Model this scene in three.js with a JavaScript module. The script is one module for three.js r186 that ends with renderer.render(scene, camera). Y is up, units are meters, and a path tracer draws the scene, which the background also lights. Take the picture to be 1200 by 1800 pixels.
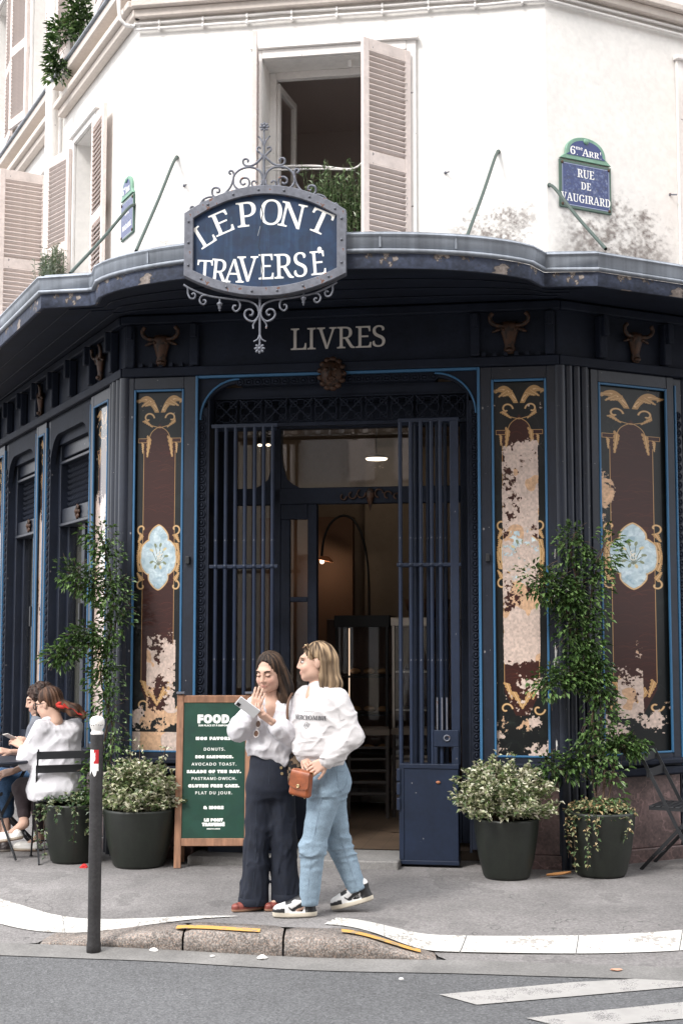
import * as THREE from 'three';
import { mergeGeometries } from 'three/addons/utils/BufferGeometryUtils.js';
import { RoundedBoxGeometry } from 'three/addons/geometries/RoundedBoxGeometry.js';
import { TextGeometry } from 'three/addons/geometries/TextGeometry.js';
import { FontLoader } from 'three/addons/loaders/FontLoader.js';

// ---------------------------------------------------------------- camera, sky, sun, exposure
const scene = new THREE.Scene();
const camera = new THREE.PerspectiveCamera(2 * Math.atan(900 / 2400) * 180 / Math.PI, 682 / 1024, 0.1, 400);
camera.position.set(0, 1.7, 0);
camera.rotation.x = 5 * Math.PI / 180;

const renderer = new THREE.WebGLRenderer({ antialias: true });
renderer.toneMapping = THREE.LinearToneMapping;
renderer.toneMappingExposure = 2.0;
renderer.shadowMap.enabled = true;

const SUN_DIR = new THREE.Vector3(-0.55, 0.92, 0.42).normalize();
{ // thin bright cloud all over: an even sky that is brighter round the hidden sun and towards the zenith
  const W = 256, H = 128, data = new Float32Array(W * H * 4);
  for (let j = 0; j < H; j++) for (let i = 0; i < W; i++) {
    const up = ((j + 0.5) / H - 0.5) * Math.PI, a = ((i + 0.5) / W - 0.5) * 2 * Math.PI, y = Math.sin(up);
    const d = new THREE.Vector3(Math.cos(a) * Math.cos(up), y, Math.sin(a) * Math.cos(up));
    const s = Math.max(0, d.dot(SUN_DIR)), L = y > 0 ? 0.62 + 0.38 * y + 0.55 * s ** 6 : 0.3, k = (j * W + i) * 4;
    data[k] = L * 0.985; data[k + 1] = L; data[k + 2] = L * 1.03; data[k + 3] = 1;
  }
  const sky = new THREE.DataTexture(data, W, H, THREE.RGBAFormat, THREE.FloatType);
  sky.mapping = THREE.EquirectangularReflectionMapping; sky.magFilter = THREE.LinearFilter; sky.needsUpdate = true;
  scene.background = sky; scene.environment = sky;
  scene.backgroundIntensity = 1.45; scene.environmentIntensity = 1.45;
}
const sun = new THREE.DirectionalLight(new THREE.Color(1, 0.965, 0.92), 1.5);
sun.position.copy(SUN_DIR).multiplyScalar(40); sun.castShadow = true; sun.shadow.radius = 26;
sun.shadow.mapSize.set(2048, 2048);
Object.assign(sun.shadow.camera, { left: -18, right: 18, top: 18, bottom: -18, near: 1, far: 90 });
sun.name = 'sun'; scene.add(sun); scene.add(sun.target); sun.target.position.set(0, 1, -9);

// ---------------------------------------------------------------- helpers
const V = (x, y, z) => new THREE.Vector3(x, y, z), V2 = (x, y) => new THREE.Vector2(x, y), PI = Math.PI, R = (d) => d * PI / 180;
function RNG(s) { return () => { s |= 0; s = s + 0x6D2B79F5 | 0; let t = Math.imul(s ^ s >>> 15, 1 | s); t = t + Math.imul(t ^ t >>> 7, 61 | t) ^ t; return ((t ^ t >>> 14) >>> 0) / 4294967296; }; }
const hash = (x, y, s) => { let h = Math.imul(x | 0, 374761393) + Math.imul(y | 0, 668265263) + Math.imul(s | 0, 2147483647 - 61); h = Math.imul(h ^ h >>> 13, 1274126177); return ((h ^ h >>> 16) >>> 0) / 4294967296; };
const mod = (a, n) => ((a % n) + n) % n, lerp = (a, b, t) => a + (b - a) * t, clamp = (x, a = 0, b = 1) => Math.min(b, Math.max(a, x));
const smooth = (a, b, x) => { const t = clamp((x - a) / (b - a)); return t * t * (3 - 2 * t); };
function vnoise(x, y, px, py, s) { // value noise that repeats after px, py cells
  const ix = Math.floor(x), iy = Math.floor(y), fx = x - ix, fy = y - iy, u = fx * fx * (3 - 2 * fx), v = fy * fy * (3 - 2 * fy);
  const h = (i, j) => hash(mod(ix + i, px), mod(iy + j, py), s);
  return lerp(lerp(h(0, 0), h(1, 0), u), lerp(h(0, 1), h(1, 1), u), v);
}
function fbm(u, v, n, oct, s) { let a = 0.5, t = 0, m = 0; for (let o = 0; o < oct; o++) { t += a * vnoise(u * n, v * n, n, n, s + o * 17); m += a; a *= 0.55; n *= 2; } return t / m; }
function noise3(x, y, z, s = 0) {
  const iz = Math.floor(z), f = z - iz, w = f * f * (3 - 2 * f);
  return lerp(vnoise(x + iz * 7, y + iz * 13, 4096, 4096, s), vnoise(x + iz * 7 + 7, y + iz * 13 + 13, 4096, 4096, s), w);
}
function dataTex(w, h, fn, srgb, repeat) { // fn(u, v) -> [r, g, b] 0..1 or one number
  const d = new Uint8Array(w * h * 4);
  for (let j = 0; j < h; j++) for (let i = 0; i < w; i++) {
    const c = fn((i + 0.5) / w, (j + 0.5) / h), k = (j * w + i) * 4, g = Array.isArray(c);
    for (let n = 0; n < 3; n++) d[k + n] = 255 * clamp(g ? c[n] : c);
    d[k + 3] = 255;
  }
  const t = new THREE.DataTexture(d, w, h); return finishTex(t, srgb, repeat);
}
function finishTex(t, srgb, repeat) {
  t.wrapS = t.wrapT = repeat ? THREE.RepeatWrapping : THREE.ClampToEdgeWrapping;
  t.magFilter = THREE.LinearFilter; t.minFilter = THREE.LinearMipmapLinearFilter; t.generateMipmaps = true;
  if (repeat) t.repeat.set(1 / repeat, 1 / repeat);
  if (srgb) t.colorSpace = THREE.SRGBColorSpace;
  t.needsUpdate = true; return t;
}
function canvas(w, h, draw) { const c = document.createElement('canvas'); c.width = w; c.height = h; draw(c.getContext('2d'), w, h); return c; }
const canvasTex = (c, srgb = true) => finishTex(new THREE.CanvasTexture(c), srgb, 0);
const lin = (r, g, b) => new THREE.Color().setRGB(r, g, b);
const std = (o) => new THREE.MeshStandardMaterial(o), phy = (o) => new THREE.MeshPhysicalMaterial(o);

const taken = {};
function numbered(name) { const n = taken[name] = (taken[name] ?? -1) + 1; return n ? name + '_' + String(n).padStart(3, '0') : name; }
function thing(name, label, category, pos = [0, 0, 0], group, turn = 0) {
  const o = new THREE.Group(); o.name = numbered(name); o.position.set(...pos); o.rotation.y = turn; scene.add(o);
  o.userData = { label, category }; if (group) o.userData.group = group;
  o.updateMatrixWorld(true); return o;
}
function cubeUV(g) {
  if (g.index) g = g.toNonIndexed();
  if (!g.attributes.normal) g.computeVertexNormals();
  const p = g.attributes.position, uv = new Float32Array(p.count * 2), a = V(), b = V(), c = V(), n = V();
  for (let i = 0; i < p.count; i += 3) {
    a.fromBufferAttribute(p, i); b.fromBufferAttribute(p, i + 1); c.fromBufferAttribute(p, i + 2);
    n.copy(b).sub(a).cross(c.clone().sub(a)); const x = Math.abs(n.x), y = Math.abs(n.y), z = Math.abs(n.z);
    for (let k = 0; k < 3; k++) {
      const q = k == 0 ? a : k == 1 ? b : c, o = (i + k) * 2;
      if (z >= x && z >= y) { uv[o] = q.x; uv[o + 1] = q.y; } else if (x >= y) { uv[o] = q.z; uv[o + 1] = q.y; } else { uv[o] = q.x; uv[o + 1] = q.z; }
    }
  }
  g.setAttribute('uv', new THREE.BufferAttribute(uv, 2)); return g;
}
// mesh under parent; geometry in the axes of frame F (a world matrix) or, without F, in the parent's own axes
function part(name, geo, mat, parent, F, keepUV) {
  if (Array.isArray(geo)) geo = mergeGeometries(geo.map((g) => strip(g, keepUV)));
  else if (!keepUV) geo = cubeUV(geo);
  const m = new THREE.Mesh(geo, mat); m.name = name; m.castShadow = m.receiveShadow = true;
  if (F) { parent.updateWorldMatrix(true, false); m.applyMatrix4(parent.matrixWorld.clone().invert().multiply(F)); }
  parent.add(m); m.updateMatrixWorld(true); return m;
}
function strip(g, keepUV) {
  if (!keepUV) g = cubeUV(g); else if (g.index) g = g.toNonIndexed();
  for (const k of Object.keys(g.attributes)) if (!['position', 'normal', 'uv', 'color'].includes(k)) g.deleteAttribute(k);
  return g;
}
function solo(name, geo, mat, label, category, group, F, keepUV) { // a thing that is one mesh
  const m = part(numbered(name), geo, mat, scene, F, keepUV); m.userData = { label, category }; if (group) m.userData.group = group; return m;
}
function struct(name, geo, mat, keepUV) { const m = part(name, geo, mat, scene, null, keepUV); m.userData.kind = 'structure'; return m; }
const box = (x0, x1, y0, y1, z0, z1) => new THREE.BoxGeometry(x1 - x0, y1 - y0, z1 - z0).translate((x0 + x1) / 2, (y0 + y1) / 2, (z0 + z1) / 2);
const rbox = (x0, x1, y0, y1, z0, z1, r = 0.006) => new RoundedBoxGeometry(x1 - x0, y1 - y0, z1 - z0, 1, r).translate((x0 + x1) / 2, (y0 + y1) / 2, (z0 + z1) / 2);
const tube = (pts, r, seg = 0, rad = 6, closed = false) => new THREE.TubeGeometry(new THREE.CatmullRomCurve3(pts.map((p) => p.isVector3 ? p : V(...p)), closed), seg || pts.length * 4, r, rad, closed);
function rod(a, b, r0, r1 = r0, n = 8) { // straight round bar from a to b
  a = V(...a); b = V(...b); const d = b.clone().sub(a), L = d.length(), g = new THREE.CylinderGeometry(r1, r0, L, n);
  g.applyQuaternion(new THREE.Quaternion().setFromUnitVectors(V(0, 1, 0), d.normalize())); return g.translate((a.x + b.x) / 2, (a.y + b.y) / 2, (a.z + b.z) / 2);
}
function bar(a, b, w, h) { // straight flat bar
  a = V(...a); b = V(...b); const d = b.clone().sub(a), L = d.length(), g = new THREE.BoxGeometry(w, h, L), m = new THREE.Matrix4().lookAt(b, a, Math.abs(d.y) > 0.9 * L ? V(0, 0, 1) : V(0, 1, 0));
  g.applyMatrix4(m); return g.translate((a.x + b.x) / 2, (a.y + b.y) / 2, (a.z + b.z) / 2);
}
const lathe = (pts, n = 32) => new THREE.LatheGeometry(pts.map((p) => V2(...p)), n);
function extrude(shape, depth, bevel = 0, curve = 12) { return new THREE.ExtrudeGeometry(shape, { depth, bevelEnabled: bevel > 0, bevelSize: bevel, bevelThickness: bevel, bevelSegments: 1, curveSegments: curve }); }
function shapeOf(pts, holes = []) { const s = new THREE.Shape(pts.map((p) => V2(...p))); for (const h of holes) s.holes.push(new THREE.Path(h.map((p) => V2(...p)))); return s; }
const rect = (x0, x1, y0, y1) => [[x0, y0], [x1, y0], [x1, y1], [x0, y1]];
function gridGeo(nu, nv, fn) { // fn(u, v) -> [x, y, z], u and v 0..1; uv kept
  const p = [], t = [], id = [];
  for (let j = 0; j <= nv; j++) for (let i = 0; i <= nu; i++) { p.push(...fn(i / nu, j / nv)); t.push(i / nu, j / nv); }
  for (let j = 0; j < nv; j++) for (let i = 0; i < nu; i++) { const a = j * (nu + 1) + i, b = a + 1, c = a + nu + 1, d = c + 1; id.push(a, b, d, a, d, c); }
  const g = new THREE.BufferGeometry(); g.setAttribute('position', new THREE.Float32BufferAttribute(p, 3)); g.setAttribute('uv', new THREE.Float32BufferAttribute(t, 2)); g.setIndex(id); g.computeVertexNormals(); return g;
}
function merged(list) { return mergeGeometries(list.map((g) => strip(g))); }

// ---------------------------------------------------------------- places: frames with x along a face, y up, z outwards
const frameOf = (o, e) => { const n = V(-e.z, 0, e.x); return new THREE.Matrix4().makeBasis(e, V(0, 1, 0), n).setPosition(o); };
const eC = V(Math.cos(R(9.3)), 0, Math.sin(R(9.3))), nC = V(-eC.z, 0, eC.x);
const eL = V(Math.sin(R(26)), 0, Math.cos(R(26))), eR = V(Math.sin(R(62.4)), 0, -Math.cos(R(62.4)));
const OC = V(-0.0457, 0, -10.2102);
const onC = (u, v, w) => OC.clone().addScaledVector(eC, u).addScaledVector(nC, w).setY(v);
const FC = frameOf(OC, eC), FL = frameOf(onC(-1.66, 0, 0), eL), FR = frameOf(onC(1.66, 0, 0), eR);
const UC = frameOf(onC(0, 0, -0.15), eC), UL = frameOf(onC(-1.62, 0, -0.15), eL), UR = frameOf(onC(1.6, 0, -0.15), eR);
const toFrame = (F, p) => p.clone().applyMatrix4(F.clone().invert());
// ---------------------------------------------------------------- materials
const grain = dataTex(256, 256, (u, v) => fbm(u, v, 16, 4, 3), false, 0.4);
const coarse = dataTex(256, 256, (u, v) => fbm(u, v, 5, 5, 9), false, 1.1);
const plasterMap = dataTex(512, 512, (u, v) => { const n = fbm(u, v, 6, 5, 21), f = fbm(u, v, 64, 2, 5), k = 0.9 + 0.06 * (n - 0.5) + 0.05 * (f - 0.5); return [k, k * 0.985, k * 0.965]; }, true, 2.3);
const M = {};
M.plaster = std({ map: plasterMap, roughness: 0.95, bumpMap: grain, bumpScale: 0.0015 });
M.stone = std({ color: lin(0.6, 0.55, 0.5), map: coarse, roughness: 0.9, bumpMap: grain, bumpScale: 0.003 }); M.stone.map = plasterMap; M.stone.color = lin(0.78, 0.72, 0.68);
const paintMap = (seed, base, vary, chips) => dataTex(512, 512, (u, v) => {
  const n = fbm(u, v, 5, 5, seed), f = fbm(u * 1, v, 40, 3, seed + 4), c = fbm(u, v, 22, 4, seed + 8), k = 1 + vary * (n - 0.5) * 2 + vary * (f - 0.5);
  const chip = chips && c > chips ? 1 : 0;
  return chip ? [0.52, 0.5, 0.5] : base.map((b) => b * k);
}, true, 0.9);
M.navy = phy({ map: paintMap(31, [0.108, 0.128, 0.175], 0.2, 0.835), specularIntensity: 0.6, roughness: 0.45, roughnessMap: null, bumpMap: grain, bumpScale: 0.0012, clearcoat: 0.25, clearcoatRoughness: 0.35 });
M.navyDark = phy({ map: paintMap(37, [0.108, 0.128, 0.175], 0.2, 0), specularIntensity: 0.4, roughness: 0.66, bumpMap: grain, bumpScale: 0.0012 });
M.gateBlue = phy({ map: paintMap(43, [0.1, 0.14, 0.215], 0.16, 0.84), specularIntensity: 0.6, roughness: 0.5, bumpMap: coarse, bumpScale: 0.002, clearcoat: 0.15, clearcoatRoughness: 0.4 });
M.trim = std({ color: lin(0.03, 0.12, 0.24), roughness: 0.5, bumpMap: grain, bumpScale: 0.001 });
M.white = std({ map: paintMap(51, [0.88, 0.865, 0.85], 0.05, 0.84), roughness: 0.7, bumpMap: grain, bumpScale: 0.001 });
M.shutter = std({ map: paintMap(53, [0.84, 0.79, 0.765], 0.07, 0.83), roughness: 0.8, bumpMap: grain, bumpScale: 0.0015 });
M.gold = std({ map: dataTex(256, 256, (u, v) => { const n = fbm(u, v, 6, 4, 61), d = fbm(u, v, 14, 3, 66); return [0.2 + 0.12 * n, 0.125 + 0.075 * n, 0.075 + 0.05 * n].map((c) => c * (d > 0.58 ? 0.55 : 1)); }, true, 0.3), roughness: 0.55, metalness: 0.25 });
M.zinc = std({ map: dataTex(512, 256, (u, v) => { const n = fbm(u, v, 6, 5, 71), s = fbm(u, 0.3, 40, 3, 75), k = 0.57 + 0.12 * (n - 0.5) + 0.16 * (s - 0.5); return [k * 0.95, k * 0.99, k * 1.05]; }, true, 1.5), roughness: 0.5, metalness: 0.2, bumpMap: grain, bumpScale: 0.001 });
M.fascia = std({ map: dataTex(1024, 512, (u, v) => { // old blue paint that has flaked down to pale wood here and there
  const n = fbm(u, v, 10, 5, 81), big = fbm(u, v, 4, 2, 86), f = fbm(u, v, 60, 2, 83), flake = n * 0.5 + big * 0.25 + 0.25 * fbm(u, v, 30, 4, 88);
  if (flake > 0.605) return [0.54 + 0.24 * (f - 0.5), 0.5 + 0.24 * (f - 0.5), 0.475 + 0.24 * (f - 0.5)];
  if (flake > 0.59) return [0.3, 0.27, 0.25];
  const k = 1 + 0.5 * (f - 0.5) + 0.5 * (big - 0.5); return [0.225 * k, 0.25 * k, 0.315 * k];
}, true, 1.2), roughness: 0.8, bumpMap: coarse, bumpScale: 0.003 });
M.iron = std({ map: dataTex(256, 256, (u, v) => { const n = fbm(u, v, 8, 4, 91), k = 0.43 + 0.16 * (n - 0.5); return n > 0.68 ? [0.42, 0.3, 0.25] : [k, k * 1.02, k * 1.1]; }, true, 0.25), roughness: 0.6, metalness: 0.4 });
M.green = std({ color: lin(0.055, 0.08, 0.07), roughness: 0.55, metalness: 0.2, bumpMap: grain, bumpScale: 0.001 });
M.blackMetal = std({ color: lin(0.013, 0.014, 0.017), roughness: 0.5, metalness: 0 });
M.glass = phy({ color: 0xffffff, transmission: 1, thickness: 0, roughness: 0.03, ior: 1.5 });
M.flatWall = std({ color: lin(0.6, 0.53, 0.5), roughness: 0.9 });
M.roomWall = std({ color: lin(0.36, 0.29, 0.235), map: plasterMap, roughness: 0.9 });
M.pink = std({ map: dataTex(512, 512, (u, v) => { // reddish polished stone of the plinth
  const n = fbm(u, v, 7, 5, 101), f = fbm(u, v, 50, 3, 105), w = Math.abs(fbm(u, v, 5, 4, 109) - 0.5) < 0.018 ? 0.2 : 0, k = 0.75 + 0.5 * (n - 0.5) + 0.35 * (f - 0.5) + w; return [0.52 * k, 0.42 * k, 0.41 * k];
}, true, 0.8), roughness: 0.45 });
M.asphalt = std({ map: dataTex(1024, 1024, (u, v) => { const n = fbm(u, v, 5, 5, 111), f = vnoise(u * 512, v * 512, 512, 512, 7), g = vnoise(u * 256, v * 256, 256, 256, 13), k = 0.36 + 0.07 * (n - 0.5) + (f > 0.9 ? 0.16 : 0) + 0.13 * (g - 0.5); return [k * 1.0, k, k * 1.015]; }, true, 2.2), roughness: 0.92, bumpMap: dataTex(512, 512, (u, v) => 0.5 * vnoise(u * 256, v * 256, 256, 256, 5) + 0.5 * vnoise(u * 128, v * 128, 128, 128, 6), false, 1.1), bumpScale: 0.006 });
M.pavement = std({ map: dataTex(1024, 1024, (u, v) => { // fine grey asphalt with patches, stains and hairline cracks
  const n = fbm(u, v, 4, 5, 121), m = fbm(u, v, 9, 4, 127), g = vnoise(u * 300, v * 300, 300, 300, 17), f = vnoise(u * 512, v * 512, 512, 512, 19);
  let k = 0.455 + 0.15 * (n - 0.5) + 0.1 * (m - 0.5) + 0.1 * (g - 0.5) + (f > 0.93 ? 0.1 : 0);
  if (m > 0.66) k -= 0.05;
  const cr = Math.abs(fbm(u, v, 3, 6, 131) - 0.5); if (cr < 0.0022 && n > 0.5) k -= 0.09;
  return [k * 1.03, k, k * 0.99];
}, true, 3.1), roughness: 0.93, bumpMap: dataTex(512, 512, (u, v) => vnoise(u * 200, v * 200, 200, 200, 5), false, 1.1), bumpScale: 0.003 });
M.gutter = std({ map: dataTex(512, 512, (u, v) => { const n = fbm(u, v, 6, 5, 141), g = vnoise(u * 220, v * 220, 220, 220, 27), k = 0.46 + 0.14 * (n - 0.5) + 0.08 * (g - 0.5); return [k * 1.02, k, k * 0.98]; }, true, 1.4), roughness: 0.9, bumpMap: grain, bumpScale: 0.003 });
M.granite = std({ map: dataTex(512, 512, (u, v) => { const g = vnoise(u * 90, v * 90, 90, 90, 31), h = vnoise(u * 180, v * 180, 180, 180, 33), n = fbm(u, v, 5, 4, 35), k = 0.5 + 0.18 * (n - 0.5) + 0.3 * (g - 0.5) + 0.16 * (h - 0.5); return h > 0.72 ? [k * 1.0, k * 0.84, k * 0.74] : [k * 0.97, k * 0.92, k * 0.88]; }, true, 0.55), roughness: 0.85, bumpMap: grain, bumpScale: 0.006 });
M.roadWhite = std({ map: dataTex(512, 512, (u, v) => { const n = fbm(u, v, 8, 5, 151), g = vnoise(u * 256, v * 256, 256, 256, 41); const k = 0.64 + 0.1 * (n - 0.5); return g * 0.35 + n * 0.65 > 0.64 ? [0.46, 0.45, 0.445] : [k, k * 0.98, k * 0.96]; }, true, 0.9), roughness: 0.85 });
M.tactile = std({ map: dataTex(512, 512, (u, v) => { const n = fbm(u, v, 7, 5, 161), f = fbm(u, v, 40, 3, 163), k = 0.8 + 0.12 * (n - 0.5); return n * 0.6 + f * 0.4 > 0.6 ? [0.62, 0.6, 0.58] : [k, k * 0.985, k * 0.96]; }, true, 0.7), roughness: 0.8 });
M.yellow = std({ map: dataTex(256, 256, (u, v) => { const n = fbm(u, v, 9, 5, 171); return n > 0.62 ? [0.6, 0.52, 0.4] : [0.8 + 0.1 * (n - 0.5), 0.6, 0.32]; }, true, 0.4), roughness: 0.85 });
M.wood = std({ map: dataTex(512, 512, (u, v) => { const w = fbm(u, v * 0.12, 30, 4, 181), n = fbm(u, v, 5, 3, 183), k = 0.82 + 0.34 * (w - 0.5) + 0.2 * (n - 0.5); return [0.68 * k, 0.5 * k, 0.39 * k]; }, true, 0.5), roughness: 0.7, bumpMap: grain, bumpScale: 0.001 });
M.pot = phy({ map: dataTex(512, 512, (u, v) => { const n = fbm(u, v, 5, 5, 191), f = fbm(u, v, 60, 2, 193), s = fbm(u * 1, v * 0.15, 24, 3, 197), k = 0.8 + 0.5 * (n - 0.5) + 0.25 * (f - 0.5) + 0.3 * (s - 0.5); return [0.128 * k, 0.15 * k, 0.12 * k]; }, true, 0.6), roughness: 0.5, bumpMap: coarse, bumpScale: 0.004, clearcoat: 0.12, clearcoatRoughness: 0.4 });
M.soil = std({ color: lin(0.04, 0.03, 0.02), roughness: 1, bumpMap: grain, bumpScale: 0.02 });
M.leaf = phy({ vertexColors: true, roughness: 0.38, transmission: 0.22, thickness: 0, side: THREE.DoubleSide });
M.leafDry = std({ vertexColors: true, roughness: 0.8, side: THREE.DoubleSide });
M.stemGreen = std({ color: lin(0.1, 0.15, 0.06), roughness: 0.9 });
M.stem = std({ color: lin(0.1, 0.065, 0.045), roughness: 0.9 });
// ---------------------------------------------------------------- ground
const kerbZ = (x) => -7.82 + 0.156 * x + 0.08 * Math.exp(-(((x + 0.2) / 0.7) ** 2));
const dropAt = (x) => Math.max(1 - smooth(-1.75, -0.75, x), smooth(0.0, 0.54, x));
const groundY = (x, z) => -0.095 * dropAt(x) * (1 - smooth(0.05, 1.1, kerbZ(x) - z)) + 0.0035 * (noise3(x * 1.3 + 40, z * 1.3 + 40, 0, 5) - 0.5);
const ROAD = -0.12;
{
  const road = gridGeo(60, 60, (u, v) => [lerp(-70, 70, u), ROAD, lerp(70, -70, v)]);
  struct('road', road, M.asphalt);
  const xs = []; for (let i = 0; i <= 150; i++) { const t = i / 150 * 2 - 1; xs.push(Math.sign(t) * (4 * Math.abs(t) + 14 * Math.abs(t) ** 4)); }
  const ds = []; for (let j = 0; j <= 60; j++) { const t = j / 60; ds.push(0.27 + 2.4 * t + 17 * t ** 4); }
  struct('pavement', gridGeo(150, 60, (u, v) => { const x = xs[Math.round(u * 150)], j = Math.round(v * 60), z = kerbZ(x) - ds[j] + (j ? 0 : 0.265 * (1 - smooth(-1.78, -1.72, x) * (1 - smooth(0.5, 0.56, x)))); const out = 1 - smooth(-1.78, -1.72, x) * (1 - smooth(0.5, 0.56, x)); return [x, j ? groundY(x, z) : lerp(groundY(x, z), ROAD + 0.012, out), z]; }), M.pavement);
  struct('gutter_strip', gridGeo(120, 4, (u, v) => { const x = lerp(-9, 9, u); return [x, ROAD + 0.005 + 0.012 * (v ** 2), kerbZ(x) + 0.24 - 0.242 * v + 0.03 * (noise3(x * 2, 3, 0, 4) - 0.5) * (1 - v)]; }), M.gutter);
  // kerb: one stone after another, low where the pavement dips to the crossings
  const joints = [-1.75, -0.9, -0.325, 0.53];
  const kerb = thing('kerb', 'worn granite kerb stones along the edge of the pavement', 'kerb', [0, ROAD, -7.85]); kerb.userData.kind = 'structure';
  for (let n = 0; n + 1 < joints.length; n++) {
    const a = joints[n] + 0.006, b = joints[n + 1] - 0.006, prof = [[0.012, -0.06], [0.0, 0.35], [0.004, 0.75], [0.035, 0.985], [0.1, 1], [0.27, 1.0], [0.272, -0.4]], tilt = (hash(n, 3, 1) - 0.5) * 0.006;
    part('kerb_stone', gridGeo(14, 6, (u, v) => {
      const x = lerp(a, b, u), p = prof[Math.round(v * 6)], e = Math.min(u, 1 - u) * (b - a), soft = 0.012 * (1 - smooth(0, 0.03, e)), z = kerbZ(x) - p[0] - (p[1] > 0 && p[1] < 1 ? soft * 0.6 : 0), top = groundY(x, kerbZ(x) - 0.15) + 0.004 + tilt - soft;
      return [x, (p[1] <= 0 ? ROAD + p[1] * 0.1 : lerp(ROAD, top, p[1])) + 0.004 * (noise3(x * 9, p[0] * 30, 2, 7) - 0.5), z + 0.006 * (noise3(x * 6, p[1] * 5, 9, 8) - 0.5)];
    }), M.granite, kerb, new THREE.Matrix4());
  }
  for (const [name, label, pts] of [['yellow_kerb_line', 'faded yellow painted line on the kerb beside the bollard', [[-0.95, 0.11], [-0.46, 0.095], 0.085]], ['yellow_kerb_line', 'faded yellow painted line running down the lowered kerb end', [[0.0, 0.17], [0.44, 0.075], 0.075]]]) {
    const [[x0, d0], [x1, d1], w] = pts;
    solo(name, gridGeo(20, 2, (u, v) => { const x = lerp(x0, x1, u), z = kerbZ(x) - lerp(d0, d1, u) - w * (v - 0.5) - 0.003 * (noise3(x * 40, v * 3, 0, 3) - 0.5); return [x, groundY(x, kerbZ(x) - 0.15) + 0.0125, z]; }), M.yellow, label, 'road marking', 'yellow lines on the kerb');
  }
  const mixLine = (pts, t) => { const s = clamp(t) * (pts.length - 1), i = Math.min(pts.length - 2, Math.floor(s)), f = s - i; return [lerp(pts[i][0], pts[i + 1][0], f), lerp(pts[i][1], pts[i + 1][1], f)]; };
  const curve = (pts) => new THREE.SplineCurve(pts.map((p) => V2(...p))).getPoints(40).map((p) => [p.x, p.y]);
  const strips = [
    ['white studded warning strip curving away from the bollard', [[-4.2, -10.6], [-3.2, -9.75], [-2.2, -8.97], [-1.72, -8.61], [-1.2, -8.42], [-0.85, -8.36], [-0.62, -8.35]], [[-3.95, -10.2], [-3.0, -9.3], [-2.08, -8.5], [-1.64, -8.29], [-1.2, -8.235], [-0.9, -8.265], [-0.62, -8.34]]],
    ['white studded warning strip curving past the potted shrubs', [[-0.02, -8.29], [0.2, -8.23], [0.56, -8.14], [1.09, -8.1], [1.65, -8.1], [2.2, -8.2], [3.2, -8.5], [5.0, -9.4]], [[-0.1, -8.12], [0.2, -7.99], [0.49, -7.86], [1.05, -7.8], [1.55, -7.79], [2.1, -7.86], [3.1, -8.15], [4.85, -9.05]]],
  ];
  for (const [label, up, low] of strips) {
    const A = curve(up), B = curve(low), t = thing('tactile_strip', label, 'tactile strip', [A[20][0], groundY(...A[20]), A[20][1]], 'white tactile strips'), I = new THREE.Matrix4();
    const pos = (u, v, h) => { const a = mixLine(A, u), b = mixLine(B, u), x = lerp(a[0], b[0], v), z = lerp(a[1], b[1], v); return [x, groundY(x, z) + h, z]; };
    for (let k = 0; k < 6; k++) part('tile', gridGeo(12, 4, (u, v) => pos(lerp(k / 6 + (k ? 0.0015 : 0), (k + 1) / 6, u), 1 - v, 0.006)), M.tactile, t, I);
    const dome = new THREE.SphereGeometry(0.0125, 6, 3, 0, PI * 2, 0, PI / 2).scale(1, 0.45, 1), list = [];
    for (let i = 0; i < 96; i++) for (let j = 0; j < 8; j++) { const u = (i + 0.5) / 96, a = mixLine(A, u), b = mixLine(B, u), W = Math.hypot(a[0] - b[0], a[1] - b[1]), n = Math.floor(W / 0.052); if (j >= n) continue; list.push(dome.clone().translate(...pos(u, (j + 0.5 + (i % 2) * 0.3) / (n + 0.3), 0.0055))); }
    part('studs', list, M.tactile, t, I).userData.kind = 'stuff';
  }
  const stripe = (pts) => new THREE.ShapeGeometry(shapeOf(pts.map(([x, z]) => [x, -z]))).rotateX(-PI / 2).translate(0, ROAD + 0.005, 0);
  solo('crossing_stripe', stripe([[0.49, -7.04], [0.66, -6.85], [1.75, -7.19], [5.2, -8.17], [5.2, -8.39], [1.6, -7.36], [1.2, -7.28]]), M.roadWhite, 'worn white crossing stripe lying next to the kerb', 'road marking', 'white crossing stripes');
  solo('crossing_stripe', stripe([[0.87, -6.62], [1.05, -6.44], [5.2, -7.71], [5.2, -7.94], [1.68, -6.9]]), M.roadWhite, 'worn white crossing stripe lying farther out in the road', 'road marking', 'white crossing stripes');
}
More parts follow.
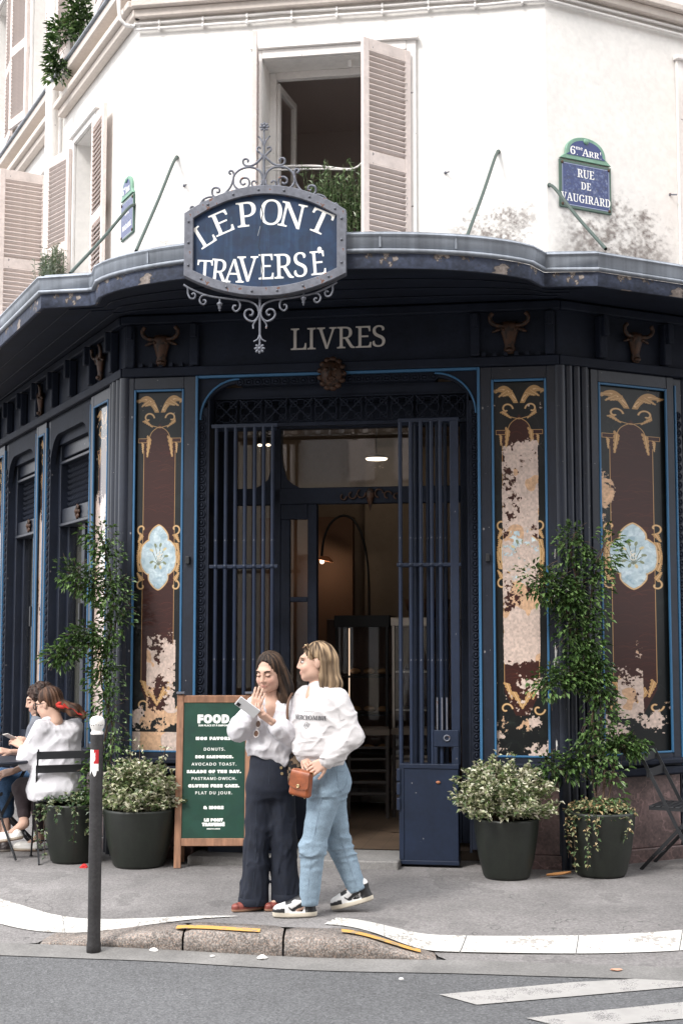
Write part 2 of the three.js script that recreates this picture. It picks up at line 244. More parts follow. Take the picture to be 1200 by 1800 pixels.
// ---------------------------------------------------------------- the corner building above the shop
const flat = (u, v, w) => new THREE.Matrix4().makeTranslation(u, v, w);
const building = thing('corner_building', 'white plastered corner building with louvred shutters above the shop', 'building', onC(0, 0, -2).toArray());
const slatGeo = {};
function shutter(F, u, w, v0, v1, width, turn, parent = building, mid = 0.42) { // hinged at u, v0..v1, swung by turn about the hinge; leaf along local +x
  const X = F.clone().multiply(flat(u, 0, w)).multiply(new THREE.Matrix4().makeRotationY(turn)), s = 0.055, vm = lerp(v0, v1, mid), t = 0.034;
  const f = part('shutter', [rbox(0, s, v0, v1, -t / 2, t / 2, 0.004), rbox(width - s, width, v0, v1, -t / 2, t / 2, 0.004), rbox(s, width - s, v1 - 0.09, v1, -t / 2 + 0.002, t / 2 - 0.002, 0.004), rbox(s, width - s, v0, v0 + 0.1, -t / 2 + 0.002, t / 2 - 0.002, 0.004), rbox(s, width - s, vm, vm + 0.1, -t / 2 + 0.002, t / 2 - 0.002, 0.004)], M.shutter, parent, X);
  const key = width.toFixed(3), g = slatGeo[key] ??= cubeUV(new THREE.BoxGeometry(width - 2 * s + 0.01, 0.052, 0.008).rotateX(R(-48)));
  for (const [a, b] of [[v0 + 0.1, vm], [vm + 0.1, v1 - 0.09]]) { const n = Math.round((b - a) / 0.044); for (let i = 0; i < n; i++) { const sl = part('slat', g, M.shutter, f, null, true); sl.position.set(width / 2, a + (i + 0.5) * (b - a) / n, 0); sl.rotation.x = (hash(i, Math.round(u * 50), 5) - 0.5) * 0.05; } }
  return f;
}
{
  const wallWith = (u0, u1, v0, v1, holes, d = 0.32) => extrude(shapeOf(rect(u0, u1, v0, v1), holes.map((h) => rect(...h).reverse())), d).translate(0, 0, -d);
  const cw = [-0.605, 0.535, 4.5, 6.2];
  part('wall', wallWith(-1.62, 1.6, 4.0, 11, [cw, [-0.605, 0.535, 7.4, 9.2]]), M.plaster, building, UC);
  const lh = [[-1.9, -1.17, 4.5, 6.2], [-3.55, -2.83, 4.5, 6.2], [-5.6, -4.86, 4.5, 6.2], [-1.9, -1.17, 7.1, 9], [-3.72, -2.98, 7.1, 9], [-5.6, -4.86, 7.1, 9]];
  part('wall', wallWith(-12, 0, 4.0, 11, lh), M.plaster, building, UL);
  part('wall', wallWith(0, 8, 4.0, 11, [[1.38, 2.2, 4.5, 6.2], [4, 4.8, 4.5, 6.2], [1.38, 2.2, 7.4, 9.2]]), M.plaster, building, UR);
  // dim rooms behind the windows
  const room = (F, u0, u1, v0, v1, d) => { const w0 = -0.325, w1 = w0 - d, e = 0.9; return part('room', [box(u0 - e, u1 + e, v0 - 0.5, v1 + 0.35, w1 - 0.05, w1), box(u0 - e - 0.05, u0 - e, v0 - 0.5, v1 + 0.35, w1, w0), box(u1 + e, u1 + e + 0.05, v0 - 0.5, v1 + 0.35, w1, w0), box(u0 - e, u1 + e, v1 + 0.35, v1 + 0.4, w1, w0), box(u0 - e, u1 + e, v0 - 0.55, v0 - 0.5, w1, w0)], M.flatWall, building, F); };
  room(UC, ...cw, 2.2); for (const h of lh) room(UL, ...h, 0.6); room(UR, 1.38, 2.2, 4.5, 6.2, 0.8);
  // window casings
  const casing = (F, [u0, u1, v0, v1], glass = true, open = false) => {
    const f = part('window_frame', [rbox(u0 - 0.001, u0 + 0.055, v0, v1, -0.3, -0.24), rbox(u1 - 0.055, u1 + 0.001, v0, v1, -0.3, -0.24), rbox(u0 + 0.055, u1 - 0.055, v1 - 0.06, v1 + 0.001, -0.3, -0.24)], M.white, building, F);
    if (glass) {
      const m = (u0 + u1) / 2;
      part('casement', [box(u0 + 0.056, u0 + 0.1, v0, v1 - 0.061, -0.29, -0.25), box(m - 0.03, m + 0.03, v0, v1 - 0.061, -0.29, -0.245), box(u1 - 0.1, u1 - 0.056, v0, v1 - 0.061, -0.29, -0.25), ...[0.3, 0.62].map((t) => box(u0 + 0.1, u1 - 0.1, lerp(v0, v1, t), lerp(v0, v1, t) + 0.03, -0.285, -0.255))], M.white, f, F);
      part('pane', box(u0 + 0.1, u1 - 0.1, v0, v1 - 0.06, -0.272, -0.268), M.glass, f, F);
    }
    return f;
  };
  const fC = casing(UC, cw, false);
  for (const h of lh) casing(UL, h); casing(UR, [1.38, 2.2, 4.5, 6.2]); casing(UR, [1.38, 2.2, 7.4, 9.2]); casing(UC, [-0.605, 0.535, 7.4, 9.2]);
  { // left casement of the open window swung into the room
    const X = UC.clone().multiply(flat(-0.55, 0, -0.29)).multiply(new THREE.Matrix4().makeRotationY(R(84)));
    part('casement', [rbox(0, 0.05, 4.5, 6.13, -0.02, 0.02), rbox(0.42, 0.47, 4.5, 6.13, -0.02, 0.02), rbox(0.05, 0.42, 6.07, 6.13, -0.018, 0.018), rbox(0.05, 0.42, 5.2, 5.24, -0.014, 0.014)], M.white, fC, X);
    part('pane', box(0.05, 0.42, 4.5, 6.07, -0.002, 0.002), M.glass, fC, X);
  }
  const arch = (F, [u0, u1, v0, v1], k = 0.1) => part('architrave', [rbox(u0 - k, u0 - 0.002, v0, v1 + k, 0.002, 0.03), rbox(u1 + 0.002, u1 + k, v0, v1 + k, 0.002, 0.03), rbox(u0 - 0.002, u1 + 0.002, v1 + 0.002, v1 + k, 0.002, 0.034), rbox(u0 - k - 0.02, u1 + k + 0.02, v1 + k, v1 + k + 0.035, 0.002, 0.06)], M.white, building, F);
  arch(UC, cw, 0.075); arch(UR, [1.38, 2.2, 4.5, 6.2], 0.1); for (const h of lh) arch(UL, h, 0.06);
  part('lamp_hook', [rbox(0.06, 0.09, 6.14, 6.2, -0.12, -0.08)], M.white, building, UC);
  // shutters
  shutter(UC, 0.56, 0.045, 4.5, 6.17, 0.46, R(180 + 46));
  shutter(UC, -0.645, 0.055, 4.5, 6.22, 0.46, R(-79));
  shutter(UL, -1.16, 0.05, 4.5, 6.17, 0.45, R(-3)); shutter(UL, -1.93, 0.05, 4.5, 6.17, 0.45, R(180 + 13));
  shutter(UL, -2.8, 0.05, 4.5, 6.17, 0.47, R(-88)); shutter(UL, -3.58, 0.05, 4.5, 6.17, 0.45, R(180 + 20));
  shutter(UL, -1.15, 0.05, 7.1, 9, 0.4, R(-4)); shutter(UL, -1.95, 0.05, 7.1, 9, 0.4, R(180 + 6)); shutter(UL, -2.94, 0.05, 7.1, 9, 0.3, R(-3));
  shutter(UL, -3.78, 0.05, 7.1, 9, 0.45, R(180 + 10)); shutter(UL, -4.8, 0.05, 7.1, 9, 0.42, R(-4));
  shutter(UR, 2.24, 0.05, 4.5, 6.17, 0.44, R(-10)); shutter(UR, 1.37, 0.06, 4.5, 6.17, 0.42, R(180 + 85));
  // string courses, ledge, drainpipe, conduits
  const mould = (u0, u1, v) => [rbox(u0, u1, v, v + 0.07, 0.002, 0.075, 0.012), rbox(u0, u1, v + 0.07, v + 0.13, 0.002, 0.12, 0.012)];
  part('string_course', mould(-1.66, 1.63, 6.6), M.stone, building, UC);
  part('string_course', [...mould(-2.34, 0.05, 6.6), ...mould(-12, -2.6, 6.6)], M.stone, building, UL);
  part('string_course', mould(-0.03, 8, 6.6), M.stone, building, UR);
  part('window_ledge', [rbox(-2.34, 0.02, 6.86, 6.94, 0.002, 0.13, 0.01), rbox(-12, -2.6, 6.86, 6.94, 0.002, 0.13, 0.01)], M.stone, building, UL);
  part('ledge_flashing', [rbox(-2.35, 0.03, 6.942, 6.96, 0.002, 0.155, 0.004), rbox(-12, -2.59, 6.942, 6.96, 0.002, 0.155, 0.004)], M.zinc, building, UL);
  const dp = part('drainpipe', [rod([-2.46, 4.3, 0.1], [-2.46, 11, 0.1], 0.065, 0.065, 14)], M.white, building, UL);
  for (const v of [5.2, 7.2, 8.05]) part('collar', new THREE.TorusGeometry(0.068, 0.014, 6, 16).rotateX(PI / 2).translate(-2.46, v, 0.1), M.white, dp, UL);
  for (const [v, s] of [[6.565, 3], [6.515, 7]]) {
    const line = (a, b) => { const p = []; for (let i = 0; i <= 14; i++) { const u = lerp(a, b, i / 14); p.push([u, v + 0.012 * (hash(i, s, 2) - 0.5), 0.03]); } return p; };
    const c = part('conduit', tube(line(-1.66, 1.62), 0.012, 60), M.white, building, UC);
    for (let u = -1.45; u < 1.6; u += 0.36) part('clip', rbox(u - 0.008, u + 0.008, v - 0.018, v + 0.018, 0.004, 0.046, 0.003), M.white, c, UC);
    part('conduit', tube(line(0, 7), 0.012, 60), M.white, building, UR);
  }
  part('conduit', tube([[0.02, 6.54, 0.05], [-0.02, 6.56, 0.14], [-0.03, 6.7, 0.17], [-0.05, 6.85, 0.16], [-0.04, 7.1, 0.16], [-0.03, 8, 0.04], [-0.03, 10.9, 0.03]], 0.016, 60), M.white, building, UL);
  // grime in the plaster above the canopy, at the street corner
  const soot = (F, u0, u1, v0, v1, seed, name = 'grime_stain') => {
    const t = dataTex(256, 256, (u, v) => { const n = fbm(u, v, 7, 5, seed), f = fbm(u, v, 44, 3, seed + 2), e = Math.min(1, Math.min(u, 1 - u) * 4), h = 1 - v; return clamp((n * 0.6 + f * 0.5 + 0.4 * h - 0.62) * 3.4) * e * smooth(0, 0.25, 1 - v) * (0.25 + 0.5 * f); }, false, 0);
    const g = gridGeo(2, 2, (a, b) => [lerp(u0, u1, a), lerp(v0, v1, b), 0.004]);
    part(name, g, std({ color: lin(0.17, 0.135, 0.12), alphaMap: t, transparent: true, roughness: 1 }), building, F, true);
  };
  soot(UR, 0.02, 1.3, 4.3, 5.2, 201); soot(UC, 0.8, 1.59, 4.3, 5.05, 203); soot(UC, -1.6, -0.75, 4.4, 4.85, 205);
  { // paint flaked off down the two corner posts
    const t = dataTex(64, 512, (u, v) => { const n = fbm(u * 0.2, v, 14, 5, 221), m = fbm(u, v, 26, 3, 227); return n * 0.62 + m * 0.38 > 0.56 + 0.3 * Math.abs(u - 0.5) ? 1 : 0; }, false, 0), mt = std({ color: lin(0.62, 0.6, 0.58), alphaMap: t, transparent: true, roughness: 0.9 });
    for (const [F, u, w, v0, v1] of [[FC, -1.63, 0.004, 0.8, 2.0], [FC, 1.617, 0.004, 0.78, 2.3]]) part('flaked_paint', gridGeo(1, 1, (a, b) => [u + (a - 0.5) * 0.034, lerp(v0, v1, b), w]), mt, building, F, true);
  }
  // the white rail in the open window
  part('window_rail', [tube([[-0.6, 5.36, -0.06], [-0.2, 5.34, -0.05], [0.12, 5.3, -0.04], [0.2, 5.36, -0.03], [0.26, 5.46, -0.03]], 0.009, 30), tube([[-0.6, 5.33, -0.06], [-0.2, 5.315, -0.05], [0.12, 5.285, -0.04]], 0.007, 20)], M.white, building, UC);
  for (const [F, u, v] of [[UC, 0.83, 5.21], [UR, 1.2, 5.18], [UC, -1.24, 5.22]]) part('wall_hook', [rod([u, v, 0], [u + 0.03, v - 0.01, 0.05], 0.006), new THREE.SphereGeometry(0.012, 6, 5).translate(u, v, 0.005)], M.iron, building, F);
  // shop-floor masonry behind the joinery, out to both sides
  part('wall', [box(-12, -4.75, 0, 3.99, -0.5, -0.05)], M.stone, building, FL);
}
// ---------------------------------------------------------------- the house across the street, behind the camera: it shades the street and shows in the shop's glass
{
  const t = thing('opposite_building', 'pale stone house across the street behind the camera', 'building', [6, ROAD, 8]), I = new THREE.Matrix4();
  const rows = [[0.9, 3.2], [4.6, 6.6], [7.8, 9.8], [11, 12.8]], holes = [];
  for (const [a, b] of rows) for (let x = -6; x < 26; x += 2.6) holes.push([x, x + 1.15, a, b]);
  part('wall', extrude(shapeOf(rect(-8, 28, -0.15, 14.5), holes.map((h) => rect(...h).reverse())), 0.4).translate(0, 0, 4.2), std({ color: lin(0.5, 0.46, 0.41), map: plasterMap, roughness: 0.95 }), t, I);
  part('side_wall', box(-8, -7.6, -0.15, 14.5, 4.601, 16), M.stone, t, I);
  part('roof', extrude(shapeOf([[4.0, 14.5], [16, 14.5], [13, 17.5], [7, 17.5]]), 36).rotateY(PI / 2).scale(1, 1, -1).translate(-8, 0, 0), M.zinc, t, I);
  const shut = cubeUV(new THREE.BoxGeometry(0.5, 2, 0.05)); for (const [x0, x1, a, b] of holes) if (a > 4) for (const x of [x0 - 0.27, x1 + 0.27]) { const w = part('shutter', shut, M.shutter, t, I.clone().makeTranslation(x, (a + b) / 2, 4.15), true); w.scale.y = (b - a) / 2; }
  const curtained = phy({ color: lin(0.34, 0.34, 0.35), roughness: 0.15 });
  const pane = cubeUV(new THREE.BoxGeometry(1.15, 2, 0.04)); for (const [x0, x1, a, b] of holes) { const w = part('window', pane, curtained, t, I.clone().makeTranslation((x0 + x1) / 2, (a + b) / 2, 4.5), true); w.scale.y = (b - a) / 2; }
}
// ---------------------------------------------------------------- painted panels under glass
function paintedPanel(seed, flaked, coat = 0.22, w = 256, h = 1760) {
  const rnd = RNG(seed), c = canvas(w, h, (g) => {
    g.fillStyle = '#0e1112'; g.fillRect(0, 0, w, h);
    for (let i = 0; i < 90; i++) { g.strokeStyle = `rgba(${150 + rnd() * 60 | 0},${155 + rnd() * 50 | 0},${140 + rnd() * 50 | 0},${0.06 + rnd() * 0.14})`; g.lineWidth = 0.6 + rnd() * 1.4; g.beginPath(); let x = rnd() * w, y = rnd() * h; g.moveTo(x, y); for (let k = 0; k < 5; k++) { x += (rnd() - 0.5) * 46; y += (rnd() - 0.5) * 70; g.lineTo(x, y); } g.stroke(); }
    for (let i = 0; i < 60; i++) { g.fillStyle = `rgba(60,80,66,${0.05 + rnd() * 0.1})`; g.beginPath(); g.ellipse(rnd() * w, rnd() * h, 6 + rnd() * 30, 5 + rnd() * 20, rnd() * 3, 0, 7); g.fill(); }
    const gold = '#b08a5c', pale = '#d8b78c', cx = w / 2, L = 48, Rr = w - 48;
    const brown = () => { g.fillStyle = '#351813'; g.beginPath(); g.moveTo(20, 240); g.lineTo(70, 240); g.lineTo(cx, 165); g.lineTo(w - 70, 240); g.lineTo(w - 20, 240); g.lineTo(w - 20, 262); g.lineTo(Rr, 262); g.lineTo(Rr, h - 300); g.lineTo(cx + 30, h - 190); g.lineTo(cx - 30, h - 190); g.lineTo(L, h - 300); g.lineTo(L, 262); g.lineTo(20, 262); g.closePath(); g.fill(); };
    brown(); g.save(); g.clip();
    for (let i = 0; i < 260; i++) { g.strokeStyle = `rgba(${90 + rnd() * 50 | 0},${45 + rnd() * 25 | 0},35,${0.08 + rnd() * 0.16})`; g.lineWidth = 1 + rnd() * 3; const x = L + rnd() * (Rr - L), y = 200 + rnd() * (h - 450); g.beginPath(); g.moveTo(x, y); g.quadraticCurveTo(x + 30, y - 10 - rnd() * 20, x + 60, y + (rnd() - 0.5) * 30); g.stroke(); }
    g.restore();
    g.strokeStyle = gold; g.lineWidth = 3; g.beginPath(); g.moveTo(L, 300); g.lineTo(L, h - 330); g.moveTo(Rr, 300); g.lineTo(Rr, h - 330); g.stroke();
    g.strokeRect(20, 240, 60, 20); g.strokeRect(w - 80, 240, 60, 20);
    const leaf = (x, y, len, wid, a) => { g.save(); g.translate(x, y); g.rotate(a); g.fillStyle = gold; g.beginPath(); g.moveTo(0, 0); for (let k = 1; k <= 5; k++) { g.quadraticCurveTo(wid * (1 - k * 0.12), len * (k - 0.4) / 5, wid * (0.55 - k * 0.08), len * k / 5); } for (let k = 5; k >= 0; k--) g.quadraticCurveTo(-wid * (1 - k * 0.12), len * (k - 0.1) / 5, -wid * (0.5 - k * 0.08), len * (k - 0.5) / 5); g.fill(); g.strokeStyle = pale; g.lineWidth = 2; g.beginPath(); g.moveTo(0, 0); g.lineTo(0, len * 0.9); g.stroke(); g.restore(); };
    const swirl = (x, y, r, dir, a0) => { for (const [col, lw] of [[gold, 9], [pale, 3]]) { g.strokeStyle = col; g.lineWidth = lw; g.beginPath(); for (let k = 0; k <= 40; k++) { const t = k / 40, a = a0 + dir * t * 5.2, rr = r * (1 - 0.82 * t); g.lineTo(x + rr * Math.cos(a), y + rr * Math.sin(a)); } g.stroke(); } };
    for (const s of [-1, 1]) {
      const X = (d) => cx + s * d;
      g.fillStyle = gold; g.beginPath(); g.moveTo(X(4), 112); g.quadraticCurveTo(X(30), 30, X(70), 28); g.quadraticCurveTo(X(100), 30, X(112), 62); g.quadraticCurveTo(X(80), 52, X(58), 70); g.quadraticCurveTo(X(38), 84, X(26), 112); g.fill();
      g.fillStyle = pale; g.beginPath(); g.moveTo(X(10), 100); g.quadraticCurveTo(X(36), 40, X(92), 42); g.quadraticCurveTo(X(50), 52, X(20), 104); g.fill();
      for (const [lx, ly, ll, lw, la] of [[30, 62, 50, 17, 1.9], [52, 50, 54, 18, 2.2], [78, 46, 46, 16, 1.7], [100, 60, 36, 12, 1.2], [22, 100, 40, 14, 0.6]]) leaf(X(lx), ly, ll, lw, -s * (PI - la));
      swirl(X(58), 140, 30, s, s > 0 ? PI : 0); leaf(X(80), 150, 56, 16, s * 0.9); leaf(X(52), 234, 100, 20, -s * 0.12); leaf(X(86), 262, 52, 12, 0);
      g.strokeStyle = gold; g.lineWidth = 4; g.beginPath(); g.moveTo(cx, 182); g.quadraticCurveTo(X(48), 200, X(52), 240); g.moveTo(X(58), 172); g.lineTo(X(0), 188); g.stroke();
      const my = h * 0.468; // cartouche frame
      swirl(X(84), my - 138, 28, -s, s > 0 ? PI * 0.5 : PI * 0.5); swirl(X(84), my + 138, 28, s, -PI / 2);
      for (const [yy, rot] of [[my - 112, 0.5], [my - 70, 0.3], [my - 30, 0.2], [my + 30, 2.9], [my + 70, 2.8], [my + 112, 2.6]]) leaf(X(96 - Math.abs(Math.abs(yy - my) - 30) * 0.16), yy, 46, 20, -s * rot);
      leaf(X(70), h - 340, 80, 22, s * 0.3); leaf(X(40), h - 300, 90, 22, s * 0.5); swirl(X(74), h - 220, 30, s, 0);
    }
    const my = h * 0.468; g.beginPath(); for (let k = 0; k <= 160; k++) { const a = k / 160 * PI * 2, e = 0.8 + 0.24 * Math.abs(Math.cos(a * 2)) ** 0.8 - 0.035 * Math.abs(Math.sin(a * 5)); g.lineTo(cx + 90 * e * Math.sin(a), my - 152 * e * Math.cos(a)); } g.closePath();
    g.fillStyle = '#aec0c8'; g.fill(); g.strokeStyle = gold; g.lineWidth = 8; g.stroke(); g.strokeStyle = pale; g.lineWidth = 2.5; g.stroke();
    g.save(); g.clip(); for (let i = 0; i < 240; i++) { g.fillStyle = rnd() > 0.45 ? `rgba(225,235,238,${0.1 + rnd() * 0.25})` : `rgba(120,145,160,${0.1 + rnd() * 0.22})`; g.beginPath(); g.ellipse(cx + (rnd() - 0.5) * 180, my + (rnd() - 0.5) * 300, 3 + rnd() * 18, 3 + rnd() * 14, rnd() * 3, 0, 7); g.fill(); }
    g.strokeStyle = '#6f7564'; g.lineWidth = 3; for (let i = 0; i < 9; i++) { const a = -2.6 + i * 0.65; g.beginPath(); g.moveTo(cx, my + 40); g.quadraticCurveTo(cx + Math.cos(a) * 24, my + Math.sin(a) * 26, cx + Math.cos(a) * (34 + rnd() * 14), my - 6 + Math.sin(a) * (50 + rnd() * 20)); g.stroke(); g.fillStyle = i % 3 ? '#7d8468' : '#c9b98e'; g.beginPath(); g.ellipse(cx + Math.cos(a) * 40, my - 6 + Math.sin(a) * 56, 11, 6, a, 0, 7); g.fill(); }
    g.strokeStyle = '#d9d2c4'; for (let i = 0; i < 5; i++) { g.beginPath(); g.arc(cx + (rnd() - 0.5) * 34, my - 10 + (rnd() - 0.5) * 40, 7 + rnd() * 7, 0, 5); g.stroke(); } g.restore();
  });
  // paint lost from behind the glass: pale primer shows in ragged patches
  const g = c.getContext('2d'), im = g.getImageData(0, 0, w, h), D = im.data;
  for (let y = 0; y < h; y++) for (let x = 0; x < w; x++) {
    const u = x / w, v = y / h, n = 0.5 + 1.25 * (0.6 * fbm(u * 0.16 + 0.3, v * 1.1, 26, 5, seed + 3) + 0.4 * fbm(u * 0.32, v * 2.2, 60, 4, seed + 7) - 0.5), f = fbm(u * 0.5, v * 3, 60, 2, seed + 11), k = (y * w + x) * 4;
    const lost = flaked(u, v), t = n + lost - 1;
    if (t > 0) {
      const edge = t < 0.012, core = t > 0.02 || edge, b = 0.86 + 0.22 * (f - 0.5) + 0.1 * (n - 0.5), ochre = fbm(u * 0.2, v, 12, 3, seed + 19) > 0.6 ? 1 : 0;
      if (core) { D[k] = (edge ? 190 : 226) * b; D[k + 1] = (edge ? 170 : ochre ? 184 : 203) * b; D[k + 2] = (edge ? 150 : ochre ? 148 : 190) * b; }
    }
  }
  g.putImageData(im, 0, 0);
  return phy({ map: canvasTex(c), roughness: 0.5, specularIntensity: 0.5, clearcoat: coat, clearcoatRoughness: 0.06 });
}
const bump = (x, c, w) => Math.exp(-(((x - c) / w) ** 2));
const inCol = (u, a = 0.2, b = 0.82) => smooth(a - 0.02, a, u) * (1 - smooth(b, b + 0.02, u));
M.panelA = paintedPanel(11, (u, v) => 0.12 + 0.52 * bump(v, 0.78, 0.11) * inCol(u, 0.3, 0.85) + 0.45 * bump(v, 0.905, 0.04) + (v > 0.945 ? 0.72 : 0) + 0.1 * bump(v, 0.06, 0.04));
M.panelB = paintedPanel(23, (u, v) => 0.18 + 0.43 * smooth(0.14, 0.2, v) * (1 - smooth(0.73, 0.77, v)) * inCol(u, 0.18, 0.82) + 0.12 * bump(v, 0.34, 0.1) * inCol(u, 0.5, 0.98) + 0.36 * bump(v, 0.69, 0.055) * inCol(u) + 0.1 * bump(v, 0.5, 0.06) + 0.27 * smooth(0.76, 0.82, v) + 0.1 * bump(v, 0.05, 0.05));
M.panelC = paintedPanel(37, (u, v) => 0.16 + 0.44 * bump(v, 0.33, 0.09) * (1 - smooth(0.18, 0.34, u)) + 0.5 * bump(v, 0.82, 0.075) * inCol(u, 0.25, 0.6) + 0.36 * bump(v, 0.91, 0.06) + 0.2 * bump(v, 0.08, 0.05) * (1 - u));
M.panelD = paintedPanel(53, (u, v) => 0.25 + 0.4 * smooth(0.2, 0.3, v), 1);

// ---------------------------------------------------------------- shop front joinery
const shop = thing('storefront', 'dark blue carved wooden storefront with painted glass panels', 'storefront', onC(0, 0, 0).toArray());
const trimBead = (u0, u1, v0, v1, w, t = 0.018) => [rbox(u0, u0 + t, v0, v1, w, w + t, 0.006), rbox(u1 - t, u1, v0, v1, w, w + t, 0.006), rbox(u0 + t, u1 - t, v1 - t, v1, w, w + t * 0.9, 0.006)];
function panelBay(F, p0, p1, outer0, outer1, mat, v0 = 0.79, v1 = 3.565) {
  const f = part('pier', [rbox(outer0, p0, 0.66, 3.66, -0.3, 0, 0.006), rbox(p1, outer1, 0.66, 3.66, -0.3, 0, 0.006), rbox(p0, p1, v1, 3.66, -0.3, -0.002, 0.006), rbox(p0, p1, 0.66, v0, -0.3, -0.002, 0.006), box(p0, p1, v0, v1, -0.3, -0.04)], M.navy, shop, F);
  const face = gridGeo(1, 1, (a, b) => [lerp(p0, p1, a), lerp(v0, v1, b), -0.03]);
  part('painted_panel', face, mat, f, F, true);
  part('blue_bead', [...trimBead(p0, p1, v0, v1, -0.012), rbox(p0 + 0.018, p1 - 0.018, v0, v0 + 0.016, -0.012, 0.004, 0.005)], M.trim, f, F);
  part('sill', [rbox(outer0 - 0.01, outer1 + 0.01, 0.71, 0.755, 0.002, 0.06, 0.014), rbox(outer0 - 0.006, outer1 + 0.006, 0.63, 0.7, 0.002, 0.045, 0.02)], M.navyDark, f, F);
  part('plinth', [rbox(outer0 + 0.004, outer1 - 0.004, 0.1, 0.63, -0.28, -0.012, 0.008), rbox(outer0 - 0.004, outer1 + 0.004, -0.03, 0.1, -0.28, 0.004, 0.01)], M.pink, f, F);
  return f;
}
const eggGeo = merged([new THREE.TorusGeometry(0.022, 0.0075, 4, 9).scale(1.05, 1.15, 1.2), new THREE.SphereGeometry(0.014, 6, 4).scale(1, 1.25, 0.8)]);
function eggRow(parent, F, u, v0, v1, w, single = true) {
  const n = Math.round((v1 - v0) / 0.067), at = (i) => [u, v0 + (i + 0.5) * (v1 - v0) / n, w];
  if (single) for (let i = 0; i < n; i++) part('egg', eggGeo, M.navyDark, parent, F.clone().multiply(flat(...at(i))), true);
  else { const l = []; for (let i = 0; i < n; i++) l.push(eggGeo.clone().translate(...at(i))); part('egg_row', mergeGeometries(l), M.navyDark, parent, F, true).userData.kind = 'stuff'; }
}
const bullGeo = (() => { // ox head with curved horns
  const s = lathe([[0.001, -0.15], [0.03, -0.148], [0.045, -0.12], [0.038, -0.08], [0.05, -0.03], [0.07, 0.03], [0.075, 0.06], [0.06, 0.09], [0.001, 0.1]], 14).scale(1, 1, 0.6);
  const horn = (k) => tube([[0.05 * k, 0.06, 0.02], [0.1 * k, 0.065, 0.03], [0.135 * k, 0.09, 0.04], [0.14 * k, 0.125, 0.045], [0.12 * k, 0.15, 0.05]], 0.017, 14, 7);
  const ear = (k) => new THREE.SphereGeometry(0.03, 8, 6).scale(1.5, 0.45, 0.5).rotateZ(-0.35 * k).translate(0.09 * k, 0.03, 0.01);
  return merged([s, horn(1), horn(-1), ear(1), ear(-1), new THREE.SphereGeometry(0.013, 6, 5).translate(0.045, 0.03, 0.035), new THREE.SphereGeometry(0.013, 6, 5).translate(-0.045, 0.03, 0.035), new THREE.SphereGeometry(0.03, 8, 6).scale(1.2, 0.7, 0.8).translate(0, -0.125, 0.02)]);
})();
const bull = (F, u, v, s = 1) => part('ox_head', bullGeo, M.gold, shop, F.clone().multiply(flat(u, v, 0.015)).multiply(new THREE.Matrix4().makeScale(s, s, s)), true);
